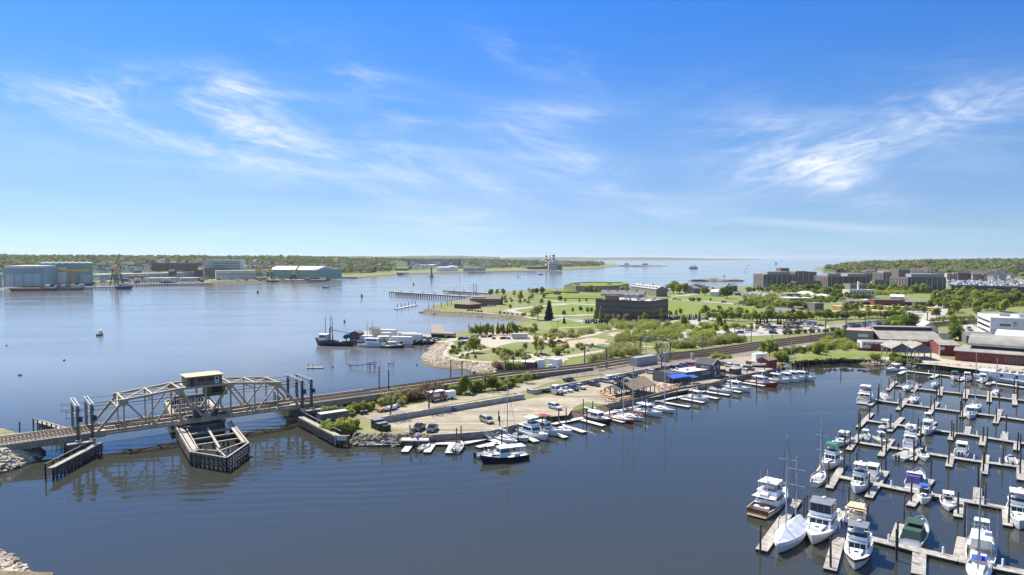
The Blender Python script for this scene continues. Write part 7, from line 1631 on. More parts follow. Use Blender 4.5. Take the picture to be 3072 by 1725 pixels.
def canopy(name,label,cen,rad,hgt,k,leaf,seed=1,red=1.0):
 """cen: (n,3) trunk feet; one mesh of n*k leaf quads"""
 rg=np.random.default_rng(seed);n=len(cen);cen=np.array(cen);N=n*k
 d=rg.normal(size=(N,3));d/=np.linalg.norm(d,axis=1,keepdims=True);d[:,2]=np.where(d[:,2]<-.25,-d[:,2],d[:,2])
 rr=rg.uniform(.55,1.05,size=(N,1));tr_=np.repeat(np.arange(n),k)
 R3=np.stack([rad,rad,hgt*.42],1)[tr_];C=cen[tr_]+np.stack([np.zeros(N),np.zeros(N),(hgt*.58)[tr_]],1)
 lob=1+.22*np.sin(d[:,:1]*5+tr_[:,None]*1.7)*np.cos(d[:,1:2]*4+tr_[:,None]*.9)
 P=C+d*rr*R3*lob
 nrm=d+rg.normal(size=(N,3))*.55;nrm[:,2]+=.35;nrm/=np.linalg.norm(nrm,axis=1,keepdims=True)
 up=rg.normal(size=(N,3));a=np.cross(nrm,up);a/=np.linalg.norm(a,axis=1,keepdims=True)+1e-9;b=np.cross(nrm,a)
 s=(leaf[tr_]*rg.uniform(.6,1.3,N))[:,None]
 V=np.stack([P-a*s-b*s,P+a*s-b*s*.8,P+a*s*.8+b*s,P-a*s+b*s*.9],1).reshape(-1,3)
 me=bpy.data.meshes.new(name);me.vertices.add(4*N);me.vertices.foreach_set('co',V.ravel().astype('f4'));me.loops.add(4*N);me.loops.foreach_set('vertex_index',np.arange(4*N,dtype='i4'))
 me.polygons.add(N);me.polygons.foreach_set('loop_start',np.arange(0,4*N,4,dtype='i4'));me.polygons.foreach_set('loop_total',np.full(N,4,'i4'));me.update(calc_edges=True)
 w_=SPW.copy();w_[-1]*=red;w_/=w_.sum();sp=rg.choice(len(SPEC),n,p=w_);colr=SPEC[sp]*rg.uniform(.8,1.2,(n,1))
 ca=me.color_attributes.new('species','FLOAT_COLOR','POINT');cc=np.concatenate([np.repeat(colr[tr_],4,0),np.ones((4*N,1))],1);ca.data.foreach_set('color',cc.ravel().astype('f4'))
 me.materials.append(M_canopy);o=ob(name,me);o['kind']='stuff';o['label']=label;o['category']='woods';return o
rg=np.random.default_rng(5)
def scatter(n,px0,px1,yf,yb,zf,clear=()):
 out=[]
 while len(out)<n:
  px=rg.uniform(px0,px1);t=rg.random();Y=yf(px)+(yb(px)-yf(px))*t;
  if any(a<=px<=b and c<=Y<=d for a,b,c,d in clear):continue
  out.append(((px-CX)/FP*Y,Y,zf(px,Y)-.5))
 return out
tt=lambda px:(px-HX0)/(HX1-HX0)
CLR=[(0,290,0,1500),(270,470,0,1600),(440,600,0,1540),(610,740,0,1520),(720,1020,0,1440),(1180,1400,0,3000),(1560,1700,0,2800)]
C1=scatter(4300,HX0,1020,lambda p:lerpl(HF,tt(p))+60,lambda p:lerpl(HB,tt(p))-200,hill_at,CLR);n_=len(C1)
canopy('far_woods','spring green woods covering the hills beyond the shipyard',C1,rg.uniform(4.5,7.5,n_),rg.uniform(11,17,n_),44,rg.uniform(1.0,1.5,n_),11)
C2=scatter(1900,1000,1810,lambda p:lerpl(HF,tt(p))-150,lambda p:lerpl(HB,tt(p))-300,hill_at,CLR);n_=len(C2)
canopy('far_woods','green woods behind the oil tanks and smokestacks',C2,rg.uniform(6,10,n_),rg.uniform(11,17,n_),40,rg.uniform(1.5,2.1,n_),12)
C3=scatter(1500,2520,3500,lambda p:1500 if p<2800 else 1350,lambda p:2900,point_at);n_=len(C3)
canopy('far_woods','green and dark red woods covering the right-hand point',C3,rg.uniform(7,12,n_),rg.uniform(13,21,n_),90,rg.uniform(1.1,1.7,n_),13,red=2.2)
C4=scatter(420,2480,2780,lambda p:1700+max(0,2560-p)*6,lambda p:2700,point_at);n_=len(C4)
canopy('far_woods','trees on the low tip of the right-hand point',C4,rg.uniform(6,10,n_),rg.uniform(11,16,n_),60,rg.uniform(1.3,1.9,n_),14,red=4)
M_ship=mat('blue_grey_steel_wall',(.23,.34,.35),.7,var=.08,scale=.05);M_shipg=mat('green_steel_wall',(.19,.34,.29),.7,var=.08,scale=.05);M_shipl=mat('pale_steel_wall',(.40,.46,.46),.7,var=.06,scale=.05)
M_cy=mat('crane_yellow',(.62,.36,.05),.6,var=.15);M_lroof=mat('light_metal_roof',(.55,.53,.50),.7,var=.08,scale=.05)
def gs(x,y):return g('L',x,y,2.5)
b=building('ship_hall','blue-grey ship assembly hall with four tall doors at the left edge','ship hall',gs(25,302),gs(332,298),110,27,M_ship,'flat',M_lroof,z=2.5)
for i in range(4):MB().box((b['L']*(.17+.217*i),-.4,9),(b['L']*.2,.8,18)).build('hall_door',M_shipl,b)
MB().box((b['L']*.5,-.6,23),(b['L']*.98,1.2,3)).build('lintel_band',M_ship,b)
for i in range(2):MB().extx([(0,27),(110,27),(110,30),(0,30)],b['L']*(.5*i+.02),b['L']*(.5*i+.48)).build('roof_bay',M_lroof,b)
b=building('ship_hall','taller green ship assembly hall with white door','ship hall',gs(300,285),gs(702,278),120,33.5,M_shipg,'flat',M_lroof,z=2.5)
MB().box((b['L']*.3,-.4,13.5),(b['L']*.4,.8,26)).build('hall_door',M_white_w,b);MB().box((b['L']*.86,-.4,8),(b['L']*.2,.8,14)).build('hall_door',M_shipl,b)
for i in range(7):MB().box((b['L']*(.1+.13*i),40,34.9),(4,4,2.6)).build('roof_vent',M_white,b)
building('ship_annex','grey annex at the outer side of the ship hall','building',gs(-40,310),gs(20,306),60,18,M_shipl,'flat',M_lroof,z=2.5)
def gantry_crane(lbl,p,h,legw,boom,az,el_,m=M_cy,legs=True,sc_=1.0):
 o=thing('harbour_crane',lbl,'crane',p);o.scale=(.82,.82,.82)
 if legs:
  for sx_ in(-1,1):
   for sy_ in(-1,1):MB().bar((sx_*legw,sy_*legw,0),(sx_*legw*.55,sy_*legw*.55,h),1.4,1.4).build('leg',M_black,o)
  MB().box((0,0,h*.55),(legw*2,legw*2,1.2)).build('portal_beam',M_black,o);MB().box((0,0,h+.8),(legw*1.6,legw*1.6,1.6)).build('turntable',m,o)
  for s in(-1,1):MB().bar((s*legw,-legw,0),(-s*legw*.55,-legw*.55,h),.8,.8).build('leg_brace',M_black,o)
 else:m_=MB();lattice(m_,(0,0,0),(0,0,h),3,8,.5);m_.bar((0,0,0),(0,0,h),1.6,1.6);m_.build('tower',m,o)
 MB().box((0,0,h+4),(5.5,5,6)).build('machinery_house',m,o);MB().bar((0,0,h+4),(-4,1,h+15),1,1).build('a_frame',m,o)
 d=Vector((math.cos(az)*math.cos(el_),math.sin(az)*math.cos(el_),math.sin(el_)));q=Vector((0,0,h+4));mm=MB();lattice(mm,q,q+d*boom,2.0,12,.35);mm.bar(q,q+d*boom,.9,.9);mm.build('boom',m,o)
 MB().tube(Vector((-4,1,h+15)),q+d*boom,.15,n=4).build('boom_cable',M_black,o);MB().tube(q+d*boom,q+d*boom-Vector((0,0,boom*.3)),.15,n=4).build('hoist_rope',M_black,o);return o
gantry_crane('yellow luffing crane with raised boom right of the ship halls',gs(880,292),21,8,34,R(70),R(78))
gantry_crane('yellow portal crane with its boom reaching furthest up right',gs(2038,252),18,8,44,R(15),R(56));gantry_crane('yellow portal crane left of the furthest reaching one',gs(1958,248),16,7,32,R(10),R(48));gantry_crane('smaller yellow portal crane before the arched hall',gs(2215,250),12,6,24,R(5),R(50))
o=thing('hammerhead_crane','yellow hammerhead crane with level jib before the green hall','crane',gs(553,285));m_=MB();lattice(m_,(0,0,0),(0,0,22),2.6,6,.5);m_.bar((0,0,0),(0,0,22),1.2,1.2);m_.build('tower',M_cy,o)
m_=MB();lattice(m_,(-24,0,21.5),(25,0,21.5),2.2,18,.4);m_.bar((-24,0,21.5),(25,0,21.5),1,1);m_.build('jib',M_cy,o);MB().box((-19,0,21.5),(8,4,4)).build('counterweight',M_cy,o)
def barge(lbl,a,b_,wd,h,m,gear=0):
 p,q=g('L',*a),g('L',*b_);L=(q-p).length;o=thing('barge',lbl,'barge',((p.x+q.x)/2,(p.y+q.y)/2,0),dirn(p,q));MB().hexa([(-L/2+3,-wd/2,-1),(L/2-3,-wd/2,-1),(L/2-3,wd/2,-1),(-L/2+3,wd/2,-1),(-L/2,-wd/2,h),(L/2,-wd/2,h),(L/2,wd/2,h),(-L/2,wd/2,h)]).build('hull',m,o)
 for i in range(gear):x=random.uniform(-.45,.45)*L;s=random.uniform(2,6);MB().box((x,random.uniform(-.3,.3)*wd,h+s*.4),(s,s*.8,s*.8)).build('deck_cargo',random.choice([M_white,M_shipl,M_grey,M_rust,M_white]),o,bevel=.2)
 return o
barge('long rust-red barge before the blue-grey hall',(95,335),(432,332),18,4,mat('barge_red',(.12,.05,.04),.8),4);barge('grey-green barge crowded with white tanks',(432,330),(622,328),22,4,mat('barge_green',(.10,.12,.11),.8),16);barge('black barge at the tip of the crane pier',(882,322),(985,318),14,4.5,M_black,3)
pile_pier('low shipyard pier below the luffing crane',[g('L',640,322),g('L',880,318)],14,3,'shipyard_pier');pile_pier('long low shipyard wharf in the middle of the far bank',[g('L',960,300),g('L',1595,288)],16,3,'shipyard_wharf');pile_pier('right-hand shipyard wharf under the portal cranes',[g('L',1600,268),g('L',2460,262)],16,3,'shipyard_wharf')
for i,(a,b_,dp,h,m,rm,t)in enumerate([((745,250),(1538,226),30,10,M_shipl,M_lroof,'very long low white-roofed workshop'),((975,255),(1135,252),25,8,M_brownroof,M_brownroof,'brown low shed before the long workshop'),((1115,268),(1355,262),22,7,M_cream_w,M_lroof,'pale low shed on the quay'),((1390,262),(1520,258),22,6,M_shipl,M_lroof,'grey quay shed right of the pale one'),((1545,238),(1690,236),30,22,M_pf,M_slate,'dark brown workshop left of the white tower'),((1630,250),(1932,246),25,17,M_cream_w,M_lroof,'cream concrete workshop below the white tower'),((1800,235),(1905,232),25,18,M_cream_w,M_lroof,'cream block with pale roof beside the cranes'),((2030,225),(2150,222),40,15,M_shipl,M_lroof,'grey machine shop behind the cranes'),((700,245),(745,246),25,10,M_pf,M_lroof,'small dark block beside the green hall')]):
 building('shipyard_workshop',t+' in the shipyard','workshop',gs(*a),gs(*b_),dp,h,m,'flat',rm,z=2.5,wins=[('f',14,1,3,1.6,h*.55,1,M_glass)]if i in(0,5)else())
def up(f,x,y,Y):
 """point on the wooded hills: reading x, y at a distance Y"""
 ox,oy,s=FR[f];px=ox+x/s;py=oy+y/s;return Vector(((px-CX)/FP*Y,Y,HC-(py-HZY)*Y/FP))
b=building('white_tower','white seven-storey office slab with dark window bands','office building',up('L',1608,205,1420),up('L',1815,205,1420),26,30,M_white_w,'flat',M_conc,z=up('L',1608,205,1420).z)
for k in range(7):cube(b,'window_band',(b['L']/2,-.2,4+k*3.5),(b['L']*.98,.5,1.6),M_glass)
MB().box((-9,13,15),(18,24,30)).build('stair_wing',M_shipl,b);MB().box((b['L']*.3,13,31.5),(20,10,3)).build('roof_plant',M_grey,b)
for a,b_,h,t in(((1142,182),(1302,182),17,'long dark brick mill block on the hillside'),((1310,180),(1478,184),16,'second dark brick mill block right of the first'),((1385,185),(1475,186),9,'low red brick wing below the mill blocks')):
 p,q=up('L',*a,1480),up('L',*b_,1480);building('mill_block',t,'building',p,q,30,h,M_brick_d,'flat',M_slate,z=p.z,wins=[('f',16,4,2.4,2.2,3,h/4.6,M_glass)])
b=building('arched_hall','green-walled hall with pale arched roof at the end of the yard','ship hall',gs(2390,246),gs(2532,240),120,18,M_shipg,'flat',M_lroof,z=2.5)
MB().ext([(-2+(b['L']+4)*i/10,18+7*math.sin(math.pi*i/10))for i in range(11)],-2,122).build('arched_roof',M_lroof,b);MB().box((b['L']*.5,-.4,8),(b['L']*.8,.8,15)).build('hall_door',M_shipl,b)
building('green_side_hall','long green flank of the arched hall','ship hall',gs(2150,238),gs(2388,246),60,20,M_shipg,'flat',M_lroof,z=2.5)
HM=[M_white_w,M_cream_w,M_white_w,M_shipl,M_brick_d]
def house(lbl,p,s,m,rm,rz):
 o=thing('far_house',lbl,'house',p,rz,'small houses on the far hills');MB().box((0,0,s*.3),(s,s*.7,s*.9)).build('wall',m,o);MB().extx([(-s*.42,s*.7),(0,s*1.1),(s*.42,s*.7)],-s*.55,s*.55).build('roof',rm,o)
 for x in(-.28,0,.28):cube(o,'window',(x*s,-s*.355,s*.4),(s*.12,.1,s*.16),M_glass)
i=0
HS=[]
for _ in range(60):px=rg.uniform(290,1000);Y=rg.uniform(1400,1900);HS.append((px,Y))
for _ in range(64):px=rg.uniform(1010,1780);Y=lerpl(HF,tt(px))+rg.uniform(-220,600);HS.append((px,Y))
for i,(px,Y)in enumerate(sorted(HS)):house('small pale house among the far-bank trees, %s from the left'%nth(i),((px-CX)/FP*Y,Y,hill_at(px,Y)+4.5),rg.uniform(10,16),HM[int(rg.integers(5))],[M_slate,M_brownroof,M_roofdark][int(rg.integers(3))],rg.uniform(-.6,.6))
HS=sorted([(rg.uniform(2560,3060),rg.uniform(1180,1700))for _ in range(56)])
for i,(px,Y)in enumerate(HS):house('small house at the foot of the wooded point, %s from the left'%nth(i),((px-CX)/FP*Y,Y,point_at(px,Y)+3),rg.uniform(10,16),[M_shipl,M_cream_w,M_brick_d,M_slate,M_fort][int(rg.integers(5))],[M_slate,M_brownroof,M_roofdark][int(rg.integers(3))],rg.uniform(-.6,.6))
def car_mass(name,lbl,pts,seed):
 m=MB();rr=random.Random(seed)
 for p in pts:
  rz=rr.choice([0.1,1.67])+rr.uniform(-.1,.1);k=rr.choice([0,0,0,1,1,2,2,3]);m.box((p[0],p[1],p[2]+.75),(4.5,1.8,.9),rz,k);m.box((p[0],p[1],p[2]+1.4),(2.4,1.6,.6),rz,k,top=(.75,.85))
 return stuff(m.build(name,[carpaint('white'),carpaint('silver'),carpaint('dark grey'),carpaint('tan')]),lbl,'cars')
def area(f,x0,x1,y0,y1,n,zz=None,Y=None):
 out=[]
 for _ in range(n):
  x,y=rg.uniform(x0,x1),rg.uniform(y0,y1);p=g(f,x,y,zz)if zz is not None else up(f,x,y,Y);out.append(p)
 return out
car_mass('far_parked_cars','countless pale parked cars on the hillside lots',area('L',710,1140,150,188,420,Y=1420)+area('L',1500,1570,145,160,40,Y=1440)+area('L',1830,2150,140,158,160,Y=1460),3)
car_mass('far_parked_cars','countless parked cars filling the campus lots',area('O',2020,2576,240,292,480,zz=3.5),4)
car_mass('far_parked_cars','cars packed on top of the parking deck',area('O',2070,2560,268,282,120,zz=LZ+9),6)
for i in range(70):
 x=720+i*25+rg.uniform(-12,12);y=(272 if x<1560 else 258)-rg.uniform(0,26);p=gs(x,y);s=rg.uniform(3,8)
 o=thing('quay_cargo','small block of cargo on the shipyard quay, %s from the left'%nth(i),'cargo',p,rg.uniform(-.3,.3),'cargo along the shipyard quay');MB().box((0,0,s*.3),(s*1.4,s*.8,s*.6)).build('load',[M_white_w,M_shipl,M_pf,M_rust,M_cream_w,M_black][int(rg.integers(6))],o,bevel=.2);MB().box((0,0,s*.68),(s*1.0,s*.6,s*.14)).build('cover',[M_white_w,M_conc,M_slate][int(rg.integers(3))],o)
def gm(x,y):return g('M',x,y,3)
def tank(lbl,x,y,r,h):o=thing('storage_tank',lbl,'tank',gm(x,y));MB().lathe([(r,-2),(r,h),(r*.6,h*1.08),(.5,h*1.14)],n=28).build('shell',M_white,o);MB().lathe([(r+.25,h*.95),(r+.25,h)],n=28).build('rim',M_conc,o)
for x,y,r,h,t in((662,168,22,14,'large white oil tank at the left'),(745,165,20,14,'second white oil tank'),(828,184,24,12,'third white oil tank, nearer the shore'),(895,182,20,14,'rightmost white oil tank')):tank(t+' on the far bank',x,y,r,h)
p,q=up('M',560,140,2600),up('M',955,140,2600);b=building('research_block','wide dark research building with central arch on the far ridge','building',p,q,60,22,M_pf,'flat',M_slate,z=p.z-2,wins=[('f',24,3,8,2.6,4,6,M_win_l)]);MB().lathe([(34,22),(30,26),(18,29),(2,30)],(b['L']*.47,30,0),n=20).build('central_dome',M_roofdark,b)
for i,(a,b_,dp,h,m,t)in enumerate([((200,196),(282,196),25,7,M_cream_w,'cream shed on the grassy far bank'),((355,182),(415,182),30,12,M_fort,'brown shed uphill of the cream shed'),((465,180),(558,180),40,14,M_fort,'wide brown shed below the research building'),((478,205),(560,205),25,7,M_cream_w,'cream shed at the waterside bank'),((980,184),(1066,184),40,22,M_cream_w,'pale terminal shed with green end'),((1090,182),(1150,180),40,20,M_shipl,'second terminal shed with blue stripe'),((1425,162),(1505,162),40,14,M_white_w,'white shed left of the smokestacks'),((1745,150),(1800,150),40,26,M_cream_w,'tan block right of the smokestacks'),((1530,170),(1625,168),40,18,M_pf,'dark boiler shed beside the smokestacks')]):
 building('terminal_shed',t,'shed',gm(*a),gm(*b_),dp,h*.55,m,'flat',M_lroof,z=3,wins=[('f',8,1,4,1.6,h*.2,1,M_glass)])
b=building('power_station','grey power station block under the smokestacks','power station',gm(1625,176),gm(1692,176),40,24,M_shipl,'flat',M_slate,z=3,wins=[('f',6,3,4,3,4,6.5,M_pf)]);MB().box((b['L']*1.3,20,9),(b['L']*.5,30,18)).build('boiler_wing',M_pf,b)
M_rs=mat('stack_red',(.42,.05,.03),.7)
for x,r,t in((1607,3.4,'left red and white striped smokestack'),(1635,1.8,'thin grey smokestack between the striped ones'),(1662,5,'tallest red and white striped smokestack')):
 p=gm(x,168);o=thing('smokestack',t,'smokestack',p);H=49 if r!=5 else 51
 for k in range(6):z0,z1=H*(.28+.12*k),H*(.28+.12*(k+1));MB().lathe([(r*(1.25-.05*k),z0),(r*(1.2-.05*k),z1)],n=14).build('stripe',M_rs if k%2 else M_white,o)
 MB().lathe([(r*1.5,0),(r*1.25,H*.28)],n=14).build('shaft',M_conc,o)
pile_pier('long oil pier on dolphins along the far bank',[g('M',1020,202),g('M',1530,202)],14,5,'oil_pier')
def islet(lbl,f,x,y,rx,ry,h):
 p=g(f,x,y);bm=bmesh.new();bmesh.ops.create_icosphere(bm,subdivisions=3,radius=1);rr=random.Random(int(x))
 for v in bm.verts:k=1+.3*fbm(v.co.x*3,v.co.y*3+v.co.z,1,x);v.co=Vector((v.co.x*k,v.co.y*k,v.co.z*k*(1 if v.co.z>0 else .3)))
 me=bpy.data.meshes.new('islet');bm.to_mesh(me);bm.free();me.materials.append(M_stone_d);o=ob('rock_islet',me,None,p);o.scale=(rx,ry,h);return tag(o,lbl,'rock')
islet('long low bare rock islet off the campus','O',360,247,42,12,4.5);islet('small rock islet near the shore trees','O',218,290,18,10,4);islet('flat rock at the river mouth, left of the lighthouse islet','M',2230,146,60,25,5);islet('rock islet with trees at the river mouth','M',2360,148,90,30,6)
canopy('islet_trees','tiny trees on the river mouth rocks',[tuple(g('M',2340+i*5,146,3))for i in range(6)]+[tuple(g('M',2205+i*6,144,3))for i in range(4)],np.full(10,7.),np.full(10,12.),60,np.full(10,1.6),17,red=0)
o=thing('lighthouse','square brick lighthouse standing on a base in the open sea','lighthouse',g('O',787,126));o.scale=(.55,.55,.5);MB().box((0,0,4),(22,22,9)).build('base',M_conc,o);MB().box((0,0,15),(15,15,13)).build('house',M_brick,o);MB().box((0,0,23),(15,15,4),top=(.6,.6)).build('mansard_roof',M_slate,o);MB().lathe([(2.2,25),(2.2,29),(.3,31)],n=8).build('lantern',M_white,o)
for k in range(3):
 for x in(-4.5,0,4.5):cube(o,'window',(x,-7.55,10.5+k*4),(1.6,.2,2.2),M_glass)
o=thing('ferry','white passenger ferry crossing the sound','ferry',g('O',192,157),R(178));MB().hexa([(-17,-5,-1),(15,-4,-1),(15,4,-1),(-17,5,-1),(-18,-5.5,4),(19,-3,5),(19,3,5),(-18,5.5,4)]).build('hull',M_navy,o)
for z,l,nm in((4,30,'main_deck'),(7,26,'upper_deck'),(10,9,'bridge')):MB().box((0 if z<9 else 8,0,z+1.4),(l,9,2.8)).build(nm,M_white,o);MB().box((0 if z<9 else 8,-4.6,z+1.6),(l*.9,.2,1.1)).build('window_row',M_glass,o)
MB().tube((-6,0,10),(-6,0,15),1.4,n=10).build('funnel',M_navy,o)
for x,y,L,mh,t in((575,157,12,17,'distant sailboat beyond the ferry'),(565,183,10,14,'distant sailboat below the wake'),(677,213,9,15,'bare-masted sailboat off the campus')):sailboat('white '+t,mar('O',x,y),.3,L,mh=mh)
lobster('distant white motorboat throwing up spray',mar('O',590,137),.2,14);lobster('small dark tug far up the river',mar('M',1562,212),.1,18,M_redh,house=M_redc)
o=thing('channel_light','small dark channel light tower near the oil terminal','beacon',g('M',741,232));MB().lathe([(4,-1),(4,5),(3,6)],n=10).build('base',M_conc_d,o);MB().lathe([(2,6),(1.6,18),(2.2,19),(1,22)],n=8).build('tower',M_steel_d,o)
for i,(f,x,y)in enumerate([('L',1945,348),('M',215,378),('M',606,286),('M',1393,230),('O',812,153),('O',415,215)]):buoy('tiny dark buoy in the far channel, %s from the left'%nth(i),g(f,x,y),1.2,4,M_black)
M_foam=mat('wake_foam',(.80,.82,.84),.7,var=.05)
def wake(lbl,a,b_,wd,n,spread=1.0):
 m=MB();d=b_-a;L=d.length;u=d/L;nr=Vector((-u.y,u.x,0))
 for i in range(n):
  t=random.random()**1.3;c=a+d*t+nr*random.gauss(0,wd*(.15+spread*t));s=random.uniform(.5,2.2)*(1+L/400);h=random.uniform(.15,.4)*(1-.5*t)*(1+L/500)
  m.add([c-u*s-nr*h,c+u*s-nr*h*.6,c+u*s*.8+nr*h,c-u*s+nr*h*.7],[(0,1,2,3)])
 for i,v in enumerate(m.v):m.v[i]=(v[0],v[1],.03+.00002*i%.02)
 return stuff(m.build('wake',M_foam),lbl,'wake')
wake('white wake trailing behind the river motorboat',g('A',275,72),g('A',960,44),1.2,500,.5);wake('spray wake of the distant motorboat',g('O',600,135),g('O',700,145),6,200,.5);wake('pale wake line astern of the ferry',g('O',225,152),g('O',640,146),3,400,.6)
def leafm(n,c,c2):return mat(n,c,.75,c2=c2,scale=.9,trans=.45,rnd=.22,spec=.15)
M_lf=leafm('spring_leaves',(.23,.285,.045),(.36,.39,.08));M_lfd=leafm('deep_leaves',(.15,.22,.038),(.23,.295,.06));M_lfy=leafm('yellow_green_leaves',(.30,.33,.06),(.40,.41,.10));M_lfo=leafm('olive_leaves',(.30,.305,.09),(.41,.395,.15));M_lfb=leafm('brown_buds',(.17,.12,.065),(.23,.17,.10));M_con=leafm('conifer_needles',(.025,.045,.02),(.045,.07,.03));M_pink=leafm('pink_blossom',(.30,.17,.15),(.36,.24,.2))
M_bark=mat('bark',(.13,.105,.085),.95,var=.3,scale=4)
def leaves(cen,rad,k,leaf,seed,shell=.5):
 rg=np.random.default_rng(seed);cen=np.array(cen,float);rad=np.array(rad,float);n=len(cen);wv=(rad[:,0]*rad[:,1]*rad[:,2])**(2/3);idx=rg.choice(n,k,p=wv/wv.sum())
 d=rg.normal(size=(k,3));d/=np.linalg.norm(d,axis=1,keepdims=True);P=cen[idx]+d*rad[idx]*rg.uniform(shell,1.06,(k,1))
 nr=d+rg.normal(size=(k,3))*.7;nr[:,2]+=.4;nr/=np.linalg.norm(nr,axis=1,keepdims=True);a=np.cross(nr,rg.normal(size=(k,3)));a/=np.linalg.norm(a,axis=1,keepdims=True)+1e-9;b=np.cross(nr,a);s=leaf*rg.uniform(.55,1.35,(k,1))
 return np.stack([P-a*s-b*s*.7,P+a*s-b*s,P+a*s*.8+b*s,P-a*s*.9+b*s*.8],1).reshape(-1,3)
def qmesh(nm,V,m):
 N=len(V)//4;me=bpy.data.meshes.new(nm);me.vertices.add(4*N);me.vertices.foreach_set('co',V.ravel().astype('f4'));me.loops.add(4*N);me.loops.foreach_set('vertex_index',np.arange(4*N,dtype='i4'));me.polygons.add(N);me.polygons.foreach_set('loop_start',np.arange(0,4*N,4,dtype='i4'));me.polygons.foreach_set('loop_total',np.full(N,4,'i4'));me.update(calc_edges=True);me.materials.append(m);return me
def limbs(h,r,sp,n,seed,sub=False,tip=None):
 rr=random.Random(seed);m=MB();m.tube((0,0,-.3),(0,0,h*.45),r,r*.7,n=7);ends=[]
 for i in range(n):
  a=6.283*i/n+rr.random();z0=h*rr.uniform(.25,.5);q=Vector((math.cos(a)*sp*rr.uniform(.5,1),math.sin(a)*sp*rr.uniform(.5,1),h*rr.uniform(.55,.95)));p=Vector((0,0,z0));m.tube(p,q,r*.5,r*.18,n=5);ends.append(q)
  if sub:
   for k in range(5):
    s=p.lerp(q,rr.uniform(.35,1));e=s+Vector((rr.uniform(-1,1),rr.uniform(-1,1),rr.uniform(.3,1.2)))*h*.16;m.tube(s,e,r*.2,r*.06,n=4);ends.append(e)
    for _ in range(3):e2=e+Vector((rr.uniform(-1,1),rr.uniform(-1,1),rr.uniform(0,1)))*h*.09;m.tube(s.lerp(e,.7),e2,r*.08,r*.03,n=3);ends.append(e2)
 m.tube((0,0,h*.45),(0,0,h*.9),r*.7,r*.15,n=6);return m.mesh('trunk',M_bark),ends
TP={}
def proto(key,h,w_,lm,k,leaf,seed,kind='broad'):
 rr=random.Random(seed)
 if kind=='broad':
  C,Rd=[],[]
  for i in range(11):a=rr.random()*6.28;zz=rr.uniform(.32,.84);d=rr.uniform(.1,.7)*w_*(1 if zz<.65 else .6);s=rr.uniform(.34,.54)*w_;C.append((math.cos(a)*d,math.sin(a)*d,h*zz));Rd.append((s,s,s*.85))
  tm,_=limbs(h,h*.025,w_*.7,6,seed)
 elif kind=='poplar':
  C=[(rr.uniform(-.1,.1)*w_,rr.uniform(-.1,.1)*w_,h*(.2+.75*i/6))for i in range(7)];Rd=[(w_*(1-i/9),w_*(1-i/9),h*.12)for i in range(7)];tm,_=limbs(h,h*.018,w_*.5,5,seed)
 elif kind=='conifer':
  C=[(0,0,h*(.08+.9*i/8))for i in range(9)];Rd=[(w_*(1-i/9.2),w_*(1-i/9.2),h*.08)for i in range(9)];tm,_=limbs(h,h*.02,w_*.3,4,seed)
 elif kind=='shrub':
  C,Rd=[],[]
  for i in range(7):a=rr.random()*6.28;d=rr.uniform(0,.6)*w_;s=rr.uniform(.35,.55)*w_;C.append((math.cos(a)*d,math.sin(a)*d,h*rr.uniform(.25,.6)));Rd.append((s,s,h*rr.uniform(.28,.42)))
  tm,_=limbs(h*.8,h*.03,w_*.5,5,seed)
 else:
  tm,ends=limbs(h,h*.026,w_*.8,8,seed,True);C=[tuple(e)for e in ends];Rd=[(.35,.35,.3)]*len(C)
 TP[key]=(qmesh('crown',leaves(C,Rd,k,leaf,seed,.45 if kind!='bare' else 0),lm),tm,h)
proto('b1',8,3.4,M_lf,1500,.26,1);proto('b2',8,3.8,M_lf,1500,.27,2);proto('b3',8,3.0,M_lfd,1400,.26,3);proto('b4',8,3.6,M_lfd,1500,.27,4);proto('y1',8,2.8,M_lfy,700,.27,5);proto('y2',8,3.4,M_lfo,800,.25,6);proto('y3',8,3.0,M_lf,750,.26,7)
proto('p1',7,1.1,M_lf,650,.22,8,'poplar');proto('p2',7,.9,M_lfd,600,.22,9,'poplar');proto('c1',8,1.6,M_con,1100,.24,10,'conifer');proto('s1',3,2.0,M_lfo,800,.17,11,'shrub');proto('s2',3,2.2,M_lfy,850,.17,12,'shrub');proto('s3',3,1.9,M_lf,800,.17,13,'shrub');proto('s4',3,1.9,M_lfd,800,.17,14,'shrub');proto('s5',3,2.2,M_lfb,600,.15,15,'shrub');proto('k1',9,4.0,M_lfb,700,.12,16,'bare');proto('k2',9,3.6,M_lfo,600,.13,17,'bare');proto('r1',6,2.4,M_pink,700,.22,18)
NM={'b':('broadleaf_tree','tree'),'y':('young_tree','tree'),'p':('poplar_tree','tree'),'c':('conifer_tree','conifer'),'s':('round_shrub','shrub'),'k':('bare_tree','tree'),'r':('blossom_tree','tree')}
def plant(lbl,key,p,h,group=None,wide=1.0):
 cm_,tm,H=TP[key];nm,cat=NM[key[0]];s=h/H;o=thing(nm,lbl,cat,p,random.random()*6.28,group);o.scale=(s*wide*random.uniform(.82,1.3),s*wide*random.uniform(.82,1.3),s*random.uniform(.9,1.1));o.rotation_euler=(random.uniform(-.05,.05),random.uniform(-.05,.05),random.random()*6.28);ob('crown',cm_,o);ob('trunk',tm,o);return o
def grove(where,items,group=None):
 """items: (frame, x, y, height, kind)"""
 it=sorted([(gl(f,x,y),h,k)for f,x,y,h,k in items],key=lambda q:scrx(q[0]))
 W={'b':'leafy','y':'slender young','p':'narrow upright','c':'dark pointed','s':'rounded','k':'nearly bare','r':'pink-blossomed'}
 for i,(p,h,k)in enumerate(it):plant('%s green %s %s, %s from the left'%(W[k[0]],NM[k[0]][1],where,nth(i))if k[0]not in 'kr' else '%s tree %s, %s from the left'%(W[k[0]],where,nth(i)),k,p,h,group or 'trees '+where)
rv=random.Random(3)
